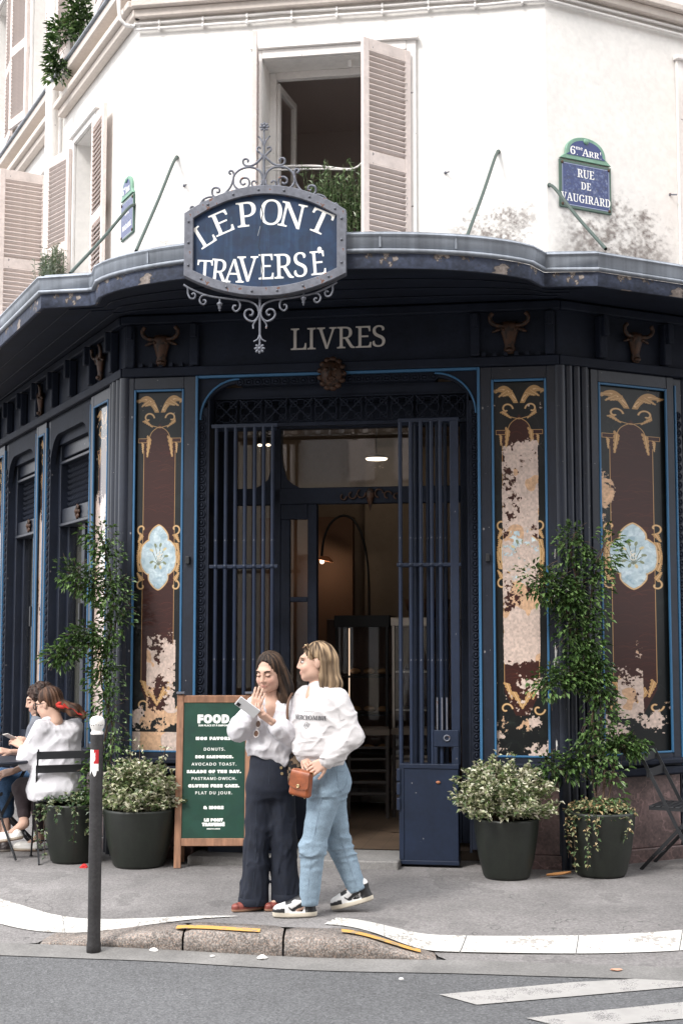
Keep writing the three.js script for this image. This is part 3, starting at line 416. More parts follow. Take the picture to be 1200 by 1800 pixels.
{
  // ---- centre: two painted piers and the frieze
  panelBay(FC, -1.58, -1.18, -1.64, -1.085, M.panelA); panelBay(FC, 1.17, 1.575, 1.085, 1.64, M.panelB);
  const fr = part('frieze', [box(-1.66, 1.66, 3.662, 4.22, -0.3, -0.012), rbox(-1.68, 1.68, 4.07, 4.14, -0.01, 0.05, 0.014), rbox(-1.67, 1.67, 3.662, 3.735, -0.01, 0.03, 0.012), rbox(-1.66, 1.66, 4.15, 4.21, -0.01, 0.1, 0.016)], M.navyDark, shop, FC);
  for (const [a, b] of [[-1.13, -1.06], [-1.64, -1.57], [1.02, 1.09], [1.57, 1.64]]) { part('bracket', [rbox(a, b, 3.74, 4.06, -0.01, 0.045, 0.012), rbox(a + 0.01, b - 0.01, 3.95, 4.06, 0.04, 0.075, 0.012)], M.navyDark, fr, FC); }
  bull(FC, -1.36, 3.89); bull(FC, 1.31, 3.9); bull(FR, 0.72, 3.88, 0.95);
  // drops of teeth under the cornice line
  const dent = cubeUV(new THREE.BoxGeometry(0.03, 0.03, 0.03)); for (let u = -1.6; u <= 1.6; u += 0.08) if (Math.abs(u) > 1.1) part('dentil', dent, M.navyDark, fr, FC.clone().multiply(flat(u, 3.75, 0.02)), true);
  // ---- the carved mask over the door
  const mask = [new THREE.SphereGeometry(0.085, 18, 14).scale(1, 1.25, 0.75), new THREE.ConeGeometry(0.022, 0.07, 6).translate(0, 0, 0.07), new THREE.SphereGeometry(0.02, 8, 6).translate(0.032, 0.025, 0.055), new THREE.SphereGeometry(0.02, 8, 6).translate(-0.032, 0.025, 0.055), new THREE.TorusGeometry(0.025, 0.01, 6, 12).scale(1.2, 0.7, 1).translate(0, -0.048, 0.055)];
  for (let i = 0; i < 13; i++) { const a = i / 13 * PI * 2; mask.push(new THREE.SphereGeometry(0.03, 8, 6).scale(1, 0.8, 0.7).translate(Math.cos(a) * 0.085, Math.sin(a) * 0.11, 0.005)); }
  part('carved_mask', merged(mask), M.gold, shop, FC.clone().multiply(flat(-0.02, 3.635, 0.05)), true);
  // ---- door opening
  const jL = part('jamb', [rbox(-1.08, -1.0, 0.12, 3.42, -0.3, -0.03, 0.006), box(-1.0, -0.985, 0.1, 3.5, -0.55, -0.03)], M.navyDark, shop, FC), jR = part('jamb', [rbox(1.0, 1.08, 0.12, 3.42, -0.3, -0.03, 0.006), box(0.985, 1.0, 0.1, 3.5, -0.55, -0.03)], M.navyDark, shop, FC);
  eggRow(jL, FC, -1.04, 0.3, 3.36, -0.026); eggRow(jR, FC, 1.04, 0.3, 3.36, -0.026);
  const corner = (s) => { const pts = [[s * 1.08, 3.66], [s * 1.08, 3.3]]; for (let i = 0; i <= 10; i++) { const a = i / 10 * PI / 2; pts.push([s * (0.75 + 0.3 * Math.cos(a)), 3.3 + 0.3 * Math.sin(a)]); } pts.push([s * 0.75, 3.66]); return extrude(shapeOf(s > 0 ? pts.reverse() : pts), 0.05).translate(0, 0, -0.075); };
  const hd = part('door_head', [rbox(-0.75, 0.75, 3.58, 3.66, -0.3, -0.025, 0.008), corner(1), corner(-1), box(-1.0, 1.0, 3.5, 3.58, -0.55, -0.12)], M.navyDark, shop, FC);
  { const n = 22; for (let i = 0; i < n; i++) { const u = lerp(-0.78, 0.78, (i + 0.5) / n); part('egg', eggGeo, M.navyDark, hd, FC.clone().multiply(flat(u, 3.605, -0.022)).multiply(new THREE.Matrix4().makeRotationZ(PI / 2)), true); } }
  part('blue_bead', [rbox(-1.087, -1.066, 0.76, 3.66, 0.0005, 0.018, 0.006), rbox(1.066, 1.087, 0.76, 3.66, 0.0005, 0.018, 0.006), rbox(-1.065, 1.065, 3.64, 3.661, -0.02, 0.012, 0.005), ...[-1, 1].map((s) => { const p = []; for (let i = 0; i <= 12; i++) { const a = i / 12 * PI / 2; p.push(V(s * (0.75 + 0.305 * Math.cos(a)), 3.32 + 0.31 * Math.sin(a), -0.018)); } return tube(p, 0.0085, 24); })], M.trim, shop, FC);
  for (const s of [-1, 1]) part('keyhole_stud', [rbox(s * 1.135 - 0.016, s * 1.135 + 0.016, 2.21, 2.27, 0, 0.03, 0.006)], M.blackMetal, shop, FC);
  // lace-like iron grille over the gates
  const lg = part('grille_frame', [rbox(-0.985, 0.985, 3.27, 3.3, -0.16, -0.12, 0.004), rbox(-0.985, 0.985, 3.49, 3.515, -0.16, -0.12, 0.004)], M.navyDark, shop, FC);
  const ring = cubeUV(new THREE.TorusGeometry(0.05, 0.008, 5, 14)), cross = merged([bar([-0.09, -0.09, 0], [0.09, 0.09, 0], 0.01, 0.01), bar([-0.09, 0.09, 0], [0.09, -0.09, 0], 0.01, 0.01), new THREE.SphereGeometry(0.016, 6, 5), new THREE.TorusGeometry(0.085, 0.006, 4, 14)]);
  for (let i = 0; i < 10; i++) { const u = lerp(-0.88, 0.88, i / 9), X = FC.clone().multiply(flat(u, 3.395, -0.14)); part('ornament', cross, M.navyDark, lg, X, true); for (const [a, b] of [[0.055, 0.055], [-0.055, -0.055], [0.055, -0.055], [-0.055, 0.055]]) part('ring', ring, M.navyDark, lg, X.clone().multiply(flat(a, b, 0)).multiply(new THREE.Matrix4().makeScale(0.55, 0.55, 0.8)), true); }
  // ---- LIVRES
  const font = await new FontLoader().loadAsync('fonts/droid/droid_serif_regular.typeface.json'); M.letter = std({ color: lin(0.62, 0.57, 0.52), roughness: 0.7, bumpMap: grain, bumpScale: 0.001 });
  { let x = -0.345; for (const ch of 'LIVRES') { const g = new TextGeometry(ch, { font, size: 0.158, depth: 0.008, curveSegments: 5 }); g.computeBoundingBox(); const b = g.boundingBox; g.translate(-b.min.x, -b.min.y, 0); g.scale(1, 0.165 / (b.max.y - b.min.y), 1); part('letter', g, M.letter, fr, FC.clone().multiply(flat(x, 3.84 + (ch === 'S' ? 0.002 : 0), -0.0115))); x += (b.max.x - b.min.x) * 0.93 + 0.016; } }
  // ---- inner entrance: posts, transom, side lights
  const ZW = -0.46, post = (a, b, v0, v1, d = 0.08) => rbox(a, b, v0, v1, ZW - d, ZW, 0.008);
  const ent = part('entrance_frame', [post(-0.99, -0.9, 0.1, 3.5), post(0.9, 0.99, 0.1, 3.5), post(-0.575, -0.515, 0.1, 3.5, 0.1), post(0.53, 0.59, 0.1, 3.5, 0.1), post(-0.9, 0.9, 2.7, 2.83, 0.09), post(-0.9, 0.9, 3.3, 3.5, 0.09), post(-0.3, -0.225, 0.1, 2.7), post(-0.515, -0.3, 0.1, 0.55, 0.05), post(-0.515, -0.3, 2.58, 2.7, 0.05), post(-0.515, -0.44, 0.55, 2.58, 0.05), post(-0.44, -0.3, 1.93, 1.97, 0.04)], M.navyDark, shop, FC);
  part('transom_bracket', [extrude(shapeOf([[-0.515, 2.83], [-0.36, 2.83], [-0.42, 2.86], [-0.47, 2.9], [-0.5, 3.0], [-0.515, 3.1]]), 0.05).translate(0, 0, ZW - 0.06), extrude(shapeOf([[-0.575, 2.83], [-0.575, 3.1], [-0.59, 3.0], [-0.62, 2.9], [-0.67, 2.86], [-0.73, 2.83]].reverse()), 0.05).translate(0, 0, ZW - 0.06)], M.navyDark, ent, FC);
  part('pane', box(-0.515, 0.53, 2.83, 3.3, ZW - 0.05, ZW - 0.044), M.glass, ent, FC); part('pane', box(-0.9, -0.575, 2.83, 3.3, ZW - 0.05, ZW - 0.044), M.glass, ent, FC);
  part('pane', box(-0.44, -0.3, 0.55, 2.58, ZW - 0.03, ZW - 0.026), M.glass, ent, FC); part('pane', box(-0.9, -0.575, 0.5, 2.7, ZW - 0.05, ZW - 0.044), M.glass, ent, FC); part('pane', box(0.59, 0.9, 0.5, 2.7, ZW - 0.05, ZW - 0.044), M.glass, ent, FC);
  part('kick_panel', [post(-0.9, -0.575, 0.1, 0.5, 0.05), post(0.59, 0.9, 0.1, 0.5, 0.05)], M.navyDark, ent, FC);
  { const or = [new THREE.SphereGeometry(0.035, 8, 6).scale(1, 1.5, 0.5), new THREE.ConeGeometry(0.03, 0.1, 6).rotateX(PI).translate(0, -0.08, 0)]; for (const s of [-1, 1]) for (let i = 0; i < 3; i++) or.push(new THREE.TorusGeometry(0.032 - i * 0.005, 0.008, 5, 12, 4.6).rotateZ(s > 0 ? 0 : PI * 0.6).translate(s * (0.07 + i * 0.07), 0.01 - 0.012 * i, 0)); part('gilt_ornament', merged(or), M.gold, ent, FC.clone().multiply(flat(0.2, 2.765, ZW + 0.012)), true); }
  part('door_step', rbox(-1.07, 0.49, -0.03, 0.062, -0.6, 0.19, 0.016), M.gutter, shop, FC);
  // ---- right wing: rounded corner posts, panel C, then a window bay
  const flutes = (F, list) => part('corner_post', list.map(([u, r, w]) => rod([u, 0.0, w], [u, 3.66, w], r, r, 18)), M.navy, shop, F);
  flutes(FR, [[0.03, 0.05, -0.03], [0.1, 0.032, -0.01], [0.17, 0.032, -0.008], [0.24, 0.032, -0.006]]);
  part('corner_board', [rbox(0.0, 0.3, 0, 3.66, -0.3, -0.012, 0.006)], M.navy, shop, FR);
  panelBay(FR, 0.37, 1.03, 0.3, 1.1, M.panelC);
  flutes(FL, [[-0.03, 0.055, -0.03], [-0.12, 0.04, -0.012], [-0.22, 0.045, -0.012], [-0.31, 0.03, -0.006]]);
  part('corner_board', [rbox(-0.36, 0.0, 0, 3.66, -0.3, -0.014, 0.006)], M.navy, shop, FL);
  panelBay(FL, -0.86, -0.43, -0.94, -0.36, M.panelD); panelBay(FL, -2.79, -2.53, -2.85, -2.47, M.panelD); panelBay(FL, -4.66, -4.32, -4.74, -4.26, M.panelD);
  // ---- friezes of the wings
  for (const [F, a, b] of [[FL, -12, 0.0], [FR, 0.0, 6]]) {
    const f = part('frieze', [box(a, b, 3.662, 4.22, -0.3, -0.012), rbox(a, b, 4.07, 4.14, -0.01, 0.05, 0.014), rbox(a, b, 3.662, 3.735, -0.01, 0.035, 0.012), rbox(a, b, 4.15, 4.21, -0.01, 0.1, 0.016)], M.navyDark, shop, F);
    for (let u = a < -1 ? -4.6 : 0.35; u < (a < -1 ? -0.1 : 2); u += 0.62) part('bracket', [rbox(u, u + 0.07, 3.74, 4.06, -0.01, 0.06, 0.012), rbox(u + 0.01, u + 0.06, 3.9, 4.06, 0.05, 0.1, 0.012)], M.navyDark, f, F);
  }
  bull(FL, -0.62, 3.88, 0.9); bull(FL, -2.65, 3.88, 0.9);
  // ---- window bays
  const bay = (F, u0, u1) => { // u0 < u1
    const f = part('bay_frame', [rbox(u0, u0 + 0.085, 0.0, 3.66, -0.3, -0.02, 0.008), rbox(u1 - 0.085, u1, 0.0, 3.66, -0.3, -0.02, 0.008), rbox(u0 + 0.085, u0 + 0.16, 0, 3.42, -0.3, -0.1, 0.008), rbox(u1 - 0.16, u1 - 0.085, 0, 3.42, -0.3, -0.1, 0.008)], M.navy, shop, F);
    { const p = [[u0 + 0.085, 3.66], [u0 + 0.085, 3.2]]; for (let i = 0; i <= 10; i++) { const q = i / 10 * PI / 2; p.push([u0 + 0.085 + 0.3 * (1 - Math.cos(q)), 3.2 + 0.3 * Math.sin(q)]); } for (let i = 10; i >= 0; i--) { const q = i / 10 * PI / 2; p.push([u1 - 0.085 - 0.3 * (1 - Math.cos(q)), 3.2 + 0.3 * Math.sin(q)]); } p.push([u1 - 0.085, 3.2], [u1 - 0.085, 3.66]); part('bay_head', [extrude(shapeOf(p), 0.05).translate(0, 0, -0.07), box(u0 + 0.085, u1 - 0.085, 3.42, 3.66, -0.3, -0.08)], M.navyDark, f, F); }
    eggRow(f, F, u0 + 0.043, 0.3, 3.4, -0.016); eggRow(f, F, u1 - 0.043, 0.3, 3.4, -0.016, false);
    for (const e of [u0 + 0.006, u1 - 0.006]) part('blue_bead', rbox(e - 0.008, e + 0.008, 0.66, 3.6, -0.018, 0.004, 0.005), M.trim, f, F);
    const a = u0 + 0.16, b = u1 - 0.16, rl = part('rail', [rbox(a, b, 2.69, 2.83, -0.24, -0.12, 0.012), rbox(a, b, 2.66, 2.69, -0.24, -0.09, 0.008), rbox(a, b, 3.3, 3.42, -0.24, -0.13, 0.012), rbox(a, b, 3.24, 3.27, -0.22, -0.1, 0.008)], M.navy, f, F);
    const fl = [new THREE.SphereGeometry(0.03, 8, 6)]; for (let i = 0; i < 7; i++) { const t = i / 7 * PI * 2; fl.push(new THREE.SphereGeometry(0.028, 7, 5).scale(1, 0.7, 0.5).rotateZ(t).translate(Math.cos(t) * 0.045, Math.sin(t) * 0.045, 0)); } part('rosette', merged(fl), M.gold, f, F.clone().multiply(flat((a + b) / 2, 2.76, -0.105)), true);
    const mesh = []; const n = Math.round((b - a) / 0.05); for (let i = 0; i < n; i++) for (let j = 0; j < 8; j++) { const u = a + (i + 0.5) * (b - a) / n, v = 2.85 + j * 0.052; mesh.push(bar([u - 0.024, v, -0.18], [u, v + 0.034, -0.165], 0.008, 0.008), bar([u, v + 0.034, -0.165], [u + 0.024, v, -0.18], 0.008, 0.008)); }
    part('lattice', mesh, M.navyDark, rl, F).userData.kind = 'stuff'; part('lattice_back', box(a, b, 2.83, 3.24, -0.23, -0.2), M.navyDark, rl, F);
    const m = (a + b) / 2, dr = part('door_leaf', [rbox(a, a + 0.07, 0.1, 2.66, -0.22, -0.17), rbox(b - 0.07, b, 0.1, 2.66, -0.22, -0.17), rbox(m - 0.05, m + 0.05, 0.1, 2.66, -0.22, -0.16), rbox(a + 0.07, b - 0.07, 0.1, 0.7, -0.215, -0.175)], M.navy, f, F);
    part('pane', [box(a + 0.07, m - 0.05, 0.7, 2.66, -0.2, -0.196), box(m + 0.05, b - 0.07, 0.7, 2.66, -0.2, -0.196)], M.glass, dr, F);
    part('curtain', gridGeo(70, 1, (s, q) => [lerp(a + 0.02, b - 0.02, s), lerp(0.15, 2.66, q), -0.27 + 0.012 * Math.sin(s * 75) + 0.008 * Math.sin(s * 31 + 1)]), std({ color: lin(0.075, 0.075, 0.06), roughness: 0.9, side: THREE.DoubleSide }), dr, F);
    part('handle', rbox(m - 0.02, m + 0.02, 1.75, 1.95, -0.158, -0.13, 0.006), M.blackMetal, dr, F);
  };
  bay(FL, -2.46, -0.95); bay(FL, -4.25, -2.86); bay(FR, 1.11, 2.75);
  panelBay(FR, 2.85, 3.3, 2.76, 3.4, M.panelC);
  part('wall_board', box(3.4, 7, 0, 3.66, -0.3, -0.02), M.navy, shop, FR);
}
// ---------------------------------------------------------------- canopy with zinc edge
const canopy = thing('canopy', 'bowed shop canopy with grey zinc edge and flaking blue fascia', 'canopy', onC(0, 4.06, 0.6).toArray());
const bowW = (u) => { const t = (u + 0.02) / 1.6; return 0.8 + 0.66 * Math.sqrt(Math.max(0, 1 - Math.abs(t) ** 2.3)) ** 1.25; };
const edge = (() => { // plan of the front edge in the centre frame
  const p = [[-7.0, -6.45], [-2.06, 0.73], [-1.68, 0.75], [-1.63, 0.78]];
  for (let i = 1; i < 40; i++) { const u = lerp(-1.62, 1.57, i / 40); p.push([u, bowW(u)]); }
  p.push([1.58, 0.77], [1.94, 0.73], [7.0, -3.04]); return p;
})();
{
  const N = edge.map((p, i) => { const a = edge[Math.max(0, i - 1)], b = edge[Math.min(edge.length - 1, i + 1)], d1 = V2(p[0] - a[0], p[1] - a[1]).normalize(), d2 = V2(b[0] - p[0], b[1] - p[1]).normalize(); if (!d1.length()) d1.copy(d2); if (!d2.length()) d2.copy(d1); const n1 = V2(-d1.y, d1.x), n2 = V2(-d2.y, d2.x), n = n1.clone().add(n2).normalize(); return n.multiplyScalar(1 / Math.max(0.6, n.dot(n1))); });
  // sharp corners are kept by cutting the sweep into straight and bowed runs
  const sweep = (prof, i0, i1) => { const g = gridGeo(i1 - i0, prof.length - 1, (u, v) => { const i = i0 + Math.round(u * (i1 - i0)), [o, y] = prof[Math.round(v * (prof.length - 1))]; return [edge[i][0] + N[i].x * o, y, edge[i][1] + N[i].y * o]; }); return g; };
  const runs = [[0, 1], [1, 2], [2, 3], [3, edge.length - 3], [edge.length - 3, edge.length - 2], [edge.length - 2, edge.length - 1]];
  for (const [a, b] of runs) {
    part('fascia_board', [sweep([[-0.03, 4.155], [-0.03, 4.058], [0, 4.058], [0, 4.155]].reverse(), a, b)], M.fascia, canopy, FC);
    part('gutter_band', [sweep([[-0.03, 4.31], [-0.03, 4.285], [0.03, 4.285], [0.032, 4.272], [0.02, 4.268], [0.012, 4.19], [-0.03, 4.19]].reverse(), a, b)], M.zinc, canopy, FC);
    part('bead', [sweep([[0.0, 4.158], [0.02, 4.158], [0.028, 4.168], [0.024, 4.182], [0.012, 4.186], [0, 4.186]].reverse(), a, b)], M.zinc, canopy, FC);
  }
  const inner = (i) => { const [u, w] = edge[i]; return i <= 1 ? (i ? [-1.6, 0.05] : [-5.2, -5.2]) : i >= edge.length - 2 ? (i == edge.length - 2 ? [1.6, 0.05] : [5.6, -3.0]) : [clamp(u, -1.6, 1.6), 0.05]; };
  const n = edge.length - 1;
  for (const [name, va, vb, o, mat] of [['soffit', 4.07, 4.155, -0.02, M.navyDark], ['zinc_roof', 4.29, 4.46, -0.02, M.zinc]]) part(name, gridGeo(n, 5, (s, t) => { const i = Math.round(s * n), q = inner(i), k = name == 'soffit' ? 1 - t : t; return [lerp(edge[i][0] + N[i].x * o, q[0], k), lerp(va, vb, k), lerp(edge[i][1] + N[i].y * o, q[1], k)]; }), mat, canopy, FC);
  // soffit battens following the edge
  for (const k of [0.3, 0.55, 0.8]) part('soffit_batten', tube(edge.slice(1, -1).map(([u, w], j) => { const q = inner(j + 1); return V(lerp(u, q[0], k), lerp(4.066, 4.15, k) - 0.002, lerp(w, q[1], k)); }), 0.007, 90, 5), M.navyDark, canopy, FC);
  for (let k = 0; k < 3; k++) part('soffit_batten', tube([0, 0.5, 1].map((t) => { const a = edge[0], b = edge[1], q0 = inner(0), q1 = inner(1), s = 0.3 + 0.25 * k; return V(lerp(lerp(a[0], q0[0], s), lerp(b[0], q1[0], s), t), lerp(4.066, 4.15, s), lerp(lerp(a[1], q0[1], s), lerp(b[1], q1[1], s), t)); }), 0.007, 8, 5), M.navyDark, canopy, FC);
  // seams in the zinc
  const seamAt = (i) => part('seam', [box(-0.006, 0.006, 4.192, 4.288, -0.01, 0.024)], M.zinc, canopy, FC.clone().multiply(flat(edge[i][0], 0, edge[i][1])).multiply(new THREE.Matrix4().makeRotationY(Math.atan2(N[i].x, N[i].y))));
  for (const i of [10, 30, 36]) seamAt(i);
  // stay rods up to the wall
  const stay = (a, b) => { const d = b.clone().sub(a), p = a.clone().addScaledVector(d, 0.06).add(V(0, 0.02, 0)); return [tube([a, p, a.clone().addScaledVector(d, 0.5), b], 0.0125, 24, 8), new THREE.SphereGeometry(0.018, 8, 6).translate(a.x, a.y, a.z)]; };
  const W = (F, u, v, w) => V(u, v, w).applyMatrix4(F);
  for (const [a, b] of [[W(UC, -1.3, 5.45, 0.01), W(FC, -1.21, 4.33, 1.14)], [W(UC, 1.235, 5.35, 0.01), W(FC, 1.075, 4.33, 1.1)], [W(UR, 0.012, 5.07, 0.012), W(FC, 2.0, 4.32, 0.7)], [W(UL, -0.06, 5.1, 0.012), W(FC, -1.86, 4.32, 0.68)]]) part('stay_rod', stay(a, b), M.green, canopy, new THREE.Matrix4());
}
// ---------------------------------------------------------------- hanging sign
{
  const C0 = onC(-0.205, 4.228, 1.53), S = frameOf(C0, V(Math.cos(R(4)), 0, Math.sin(R(4)))), k = 1.085e-3;
  const sign = thing('shop_sign', 'blue barrel-shaped shop sign with white lettering and wrought iron scrolls', 'sign', C0.toArray());
  const P = (zx, zy, z = 0) => V((zx - 590) * k, (810 - zy) * k, z);
  const outline = (m) => { const p = [], hw = 0.525 - m, ys = 0.195 - m * 0.6, yt = 0.37 - m, yb = -0.358 + m, yl = -0.218 + m * 0.6; for (let i = 0; i <= 24; i++) { const t = i / 24 * 2 - 1; p.push([hw * t, lerp(yl, yb, 1 - t * t)]); } for (let i = 0; i <= 24; i++) { const t = 1 - i / 24 * 2; p.push([hw * t, lerp(ys, yt, 1 - t * t)]); } return p; };
  const cw = 1024, ch = 720, tex = canvas(cw, ch, (g) => {
    const rnd = RNG(77); g.fillStyle = '#0f2744'; g.fillRect(0, 0, cw, ch);
    for (let i = 0; i < 900; i++) { g.fillStyle = rnd() > 0.5 ? `rgba(28,68,108,${0.04 + rnd() * 0.07})` : `rgba(10,28,50,${0.04 + rnd() * 0.07})`; g.beginPath(); g.ellipse(rnd() * cw, rnd() * ch, 8 + rnd() * 60, 10 + rnd() * 70, 0, 0, 7); g.fill(); }
    for (let i = 0; i < 26; i++) { g.fillStyle = `rgba(150,175,190,${0.03 + rnd() * 0.06})`; const x = rnd() * cw; g.fillRect(x, 120 + rnd() * 220, 3 + rnd() * 14, 120 + rnd() * 260); }
    const X = (zx) => ((zx - 590) * k / 1.05 + 0.5) * cw, Y = (zy) => (0.5 - (810 - zy) * k / 0.74 + 0.008) * ch;
    g.fillStyle = '#f4f1ea'; g.strokeStyle = '#f4f1ea'; g.textAlign = 'center'; g.textBaseline = 'alphabetic';
    const put = (chr, zx, zy, hz, wz, rot, skew = 0) => { g.save(); g.translate(X(zx), Y(zy)); g.rotate(rot); g.font = '200px serif'; const m = g.measureText(chr), hh = 132, sx = (wz * k / 1.05 * cw) * 1.12 / m.width, sy = (hz * k / 0.74 * ch) / hh; g.scale(sx, sy); g.lineWidth = 0.6; g.fillText(chr, 0, 0); g.strokeText(chr, 0, 0); g.restore(); };
    // arched first line, letter by letter, then the second line dipping in the middle
    put('L', 254, 808, 128, 110, -0.56); put('E', 352, 738, 128, 122, -0.4); put('P', 484, 700, 140, 120, -0.1); put('O', 622, 692, 142, 138, 0.05); put('N', 738, 712, 140, 150, 0.22); put('T', 893, 745, 130, 130, 0.42);
    const low = 'TRAVERSE', xs = [222, 306, 400, 486, 598, 702, 806, 914], ys = [1030, 1044, 1042, 1038, 1026, 1022, 1014, 1004], hs = [118, 135, 132, 142, 142, 138, 136, 134], wz = [96, 104, 118, 120, 98, 116, 92, 98];
    [...low].forEach((c, i) => put(c, xs[i], ys[i], hs[i], wz[i] * 0.93, [0.06, 0.1, 0.04, 0, -0.01, -0.03, -0.05, -0.08][i]));
    g.beginPath(); g.ellipse(X(917), Y(850), 14, 17, 0, 0, 7); g.fill(); g.beginPath(); g.moveTo(X(925), Y(850)); g.quadraticCurveTo(X(928), Y(868), X(912), Y(878)); g.lineTo(X(914), Y(864)); g.fill();
    // the crack where the two halves meet
    g.strokeStyle = '#0d1c30'; g.lineWidth = 6; g.beginPath(); g.moveTo(X(562), Y(540)); let zx = 562; for (let zy = 560; zy < 1090; zy += 22) { zx += (rnd() - 0.52) * 12; g.lineTo(X(zx), Y(zy)); } g.stroke(); g.lineWidth = 2; g.strokeStyle = '#c9c4bc'; g.beginPath(); g.moveTo(X(560), Y(700)); g.lineTo(X(545), Y(760)); g.stroke();
  });
  const face = new THREE.ShapeGeometry(shapeOf(outline(0.045))); { const p = face.attributes.position, uv = face.attributes.uv; for (let i = 0; i < p.count; i++) uv.setXY(i, p.getX(i) / 1.05 + 0.5, p.getY(i) / 0.74 + 0.5 + 0.008); }
  const board = part('board', extrude(shapeOf(outline(0.02)), 0.05).translate(0, 0, -0.03), M.iron, sign, S);
  part('lettering', face.translate(0, 0, 0.022), std({ map: canvasTex(tex), roughness: 0.65, bumpMap: coarse, bumpScale: 0.001 }), board, S, true);
  const fm = part('frame', extrude(shapeOf(outline(0), [outline(0.052).reverse()]), 0.075, 0.004).translate(0, 0, -0.03), M.iron, sign, S);
  const rv = cubeUV(new THREE.SphereGeometry(0.009, 6, 4)); outline(0.026).forEach(([x, y], i) => { if (i % 4 == 2) part('rivet', rv, M.iron, fm, S.clone().multiply(flat(x, y, 0.05)), true); });
  for (const s of [-1, 1]) for (const y of [-0.15, 0.0, 0.14]) part('rivet', rv, M.iron, fm, S.clone().multiply(flat(s * 0.5, y, 0.05)), true);
  const scroll = (pts, cx, r = 6.5, name = 'scroll') => { for (const m of [1, -1]) part(name, tube(pts.map(([x, y], i) => P(m > 0 ? x : 2 * cx - x, y, 0.004 * (i % 2))), r * k, pts.length * 5, 6), M.iron, sign, S); };
  const T = 578; part('stem', new THREE.CylinderGeometry(5 * k, 9 * k, 350 * k, 8).translate(P(T, 0).x, (810 - 295) * k, 0), M.iron, sign, S);
  scroll([[577, 215], [566, 180], [552, 158], [541, 148]], T, 5); scroll([[575, 300], [566, 268], [552, 250], [538, 240], [536, 224], [548, 217], [558, 226]], T, 6);
  scroll([[574, 262], [556, 292], [520, 322], [482, 333], [455, 320], [452, 296], [468, 287], [483, 297], [478, 310]], T, 7);
  scroll([[571, 412], [558, 372], [524, 346], [480, 341], [430, 354], [398, 388], [392, 428], [406, 462], [440, 480], [474, 470], [490, 442], [484, 414], [458, 404], [438, 418], [438, 438], [454, 448], [466, 438]], T, 7);
  scroll([[566, 420], [564, 448], [546, 464], [522, 464], [506, 450], [508, 430], [524, 426], [532, 438]], T, 6);
  scroll([[378, 382], [366, 372], [370, 360], [384, 360], [394, 378], [392, 410], [378, 452], [350, 492], [312, 520], [282, 520], [264, 498], [268, 470], [290, 461], [308, 472], [306, 490], [290, 492]], T, 7);
  scroll([[340, 506], [300, 526], [252, 518], [214, 532], [192, 560], [178, 592], [156, 606], [138, 602], [132, 586], [142, 576], [156, 582]], T, 6.5); scroll([[192, 568], [204, 550], [224, 544], [232, 556], [222, 564]], T, 5);
  const flower = (zx, zy, r) => { const l = [new THREE.SphereGeometry(r * 0.38 * k, 8, 6)]; for (let i = 0; i < 8; i++) { const a = i / 8 * PI * 2; l.push(new THREE.SphereGeometry(r * 0.36 * k, 7, 5).scale(1.15, 0.7, 0.45).rotateZ(a).translate(Math.cos(a) * r * 0.66 * k, Math.sin(a) * r * 0.66 * k, 0)); } const p = P(zx, zy); part('iron_flower', merged(l), M.iron, sign, S.clone().multiply(flat(p.x, p.y, 0.008)), true); };
  flower(580, 92, 30); flower(558, 1455, 32);
  const B = 558; scroll([[95, 1058], [150, 1090], [240, 1126], [390, 1152], [500, 1168], [540, 1196], [554, 1240]], B, 7, 'band'); scroll([[96, 1056], [120, 1078], [122, 1112], [138, 1142], [160, 1142], [168, 1122], [156, 1110], [146, 1120]], B, 6.5);
  scroll([[250, 1128], [212, 1126], [194, 1146], [200, 1172], [218, 1180], [232, 1166], [224, 1152], [214, 1158]], B, 6); scroll([[380, 1150], [420, 1156], [438, 1180], [434, 1212], [412, 1226], [396, 1210], [402, 1190], [416, 1194]], B, 6.5);
  scroll([[556, 1218], [548, 1262], [520, 1288], [486, 1280], [466, 1250], [474, 1224], [500, 1216], [518, 1232], [508, 1252], [494, 1250]], B, 7); scroll([[553, 1262], [532, 1288], [518, 1312], [520, 1334]], B, 5.5); scroll([[557, 1370], [546, 1398], [522, 1412]], B, 5.5);
  part('stem', new THREE.CylinderGeometry(8 * k, 6 * k, 290 * k, 8).translate(P(B, 0).x, (810 - 1285) * k, 0), M.iron, sign, S);
  for (const [x, y] of [[315, 1192], [820, 1166]]) { const p = P(x, y); part('drop', lathe([[0.001, -0.035], [0.006, -0.03], [0.004, -0.022], [0.012, -0.012], [0.008, -0.004], [0.017, 0.008], [0.02, 0.018], [0.006, 0.03], [0.005, 0.05]], 12), M.iron, sign, S.clone().multiply(flat(p.x, p.y, 0))); }
  // bracket back to the canopy edge
  part('bracket_arm', [bar([-0.42, -0.06, -0.03], [-0.42, -0.06, -0.3], 0.03, 0.02), bar([0.44, -0.06, -0.03], [0.44, -0.06, -0.24], 0.03, 0.02)], M.iron, sign, S);
}
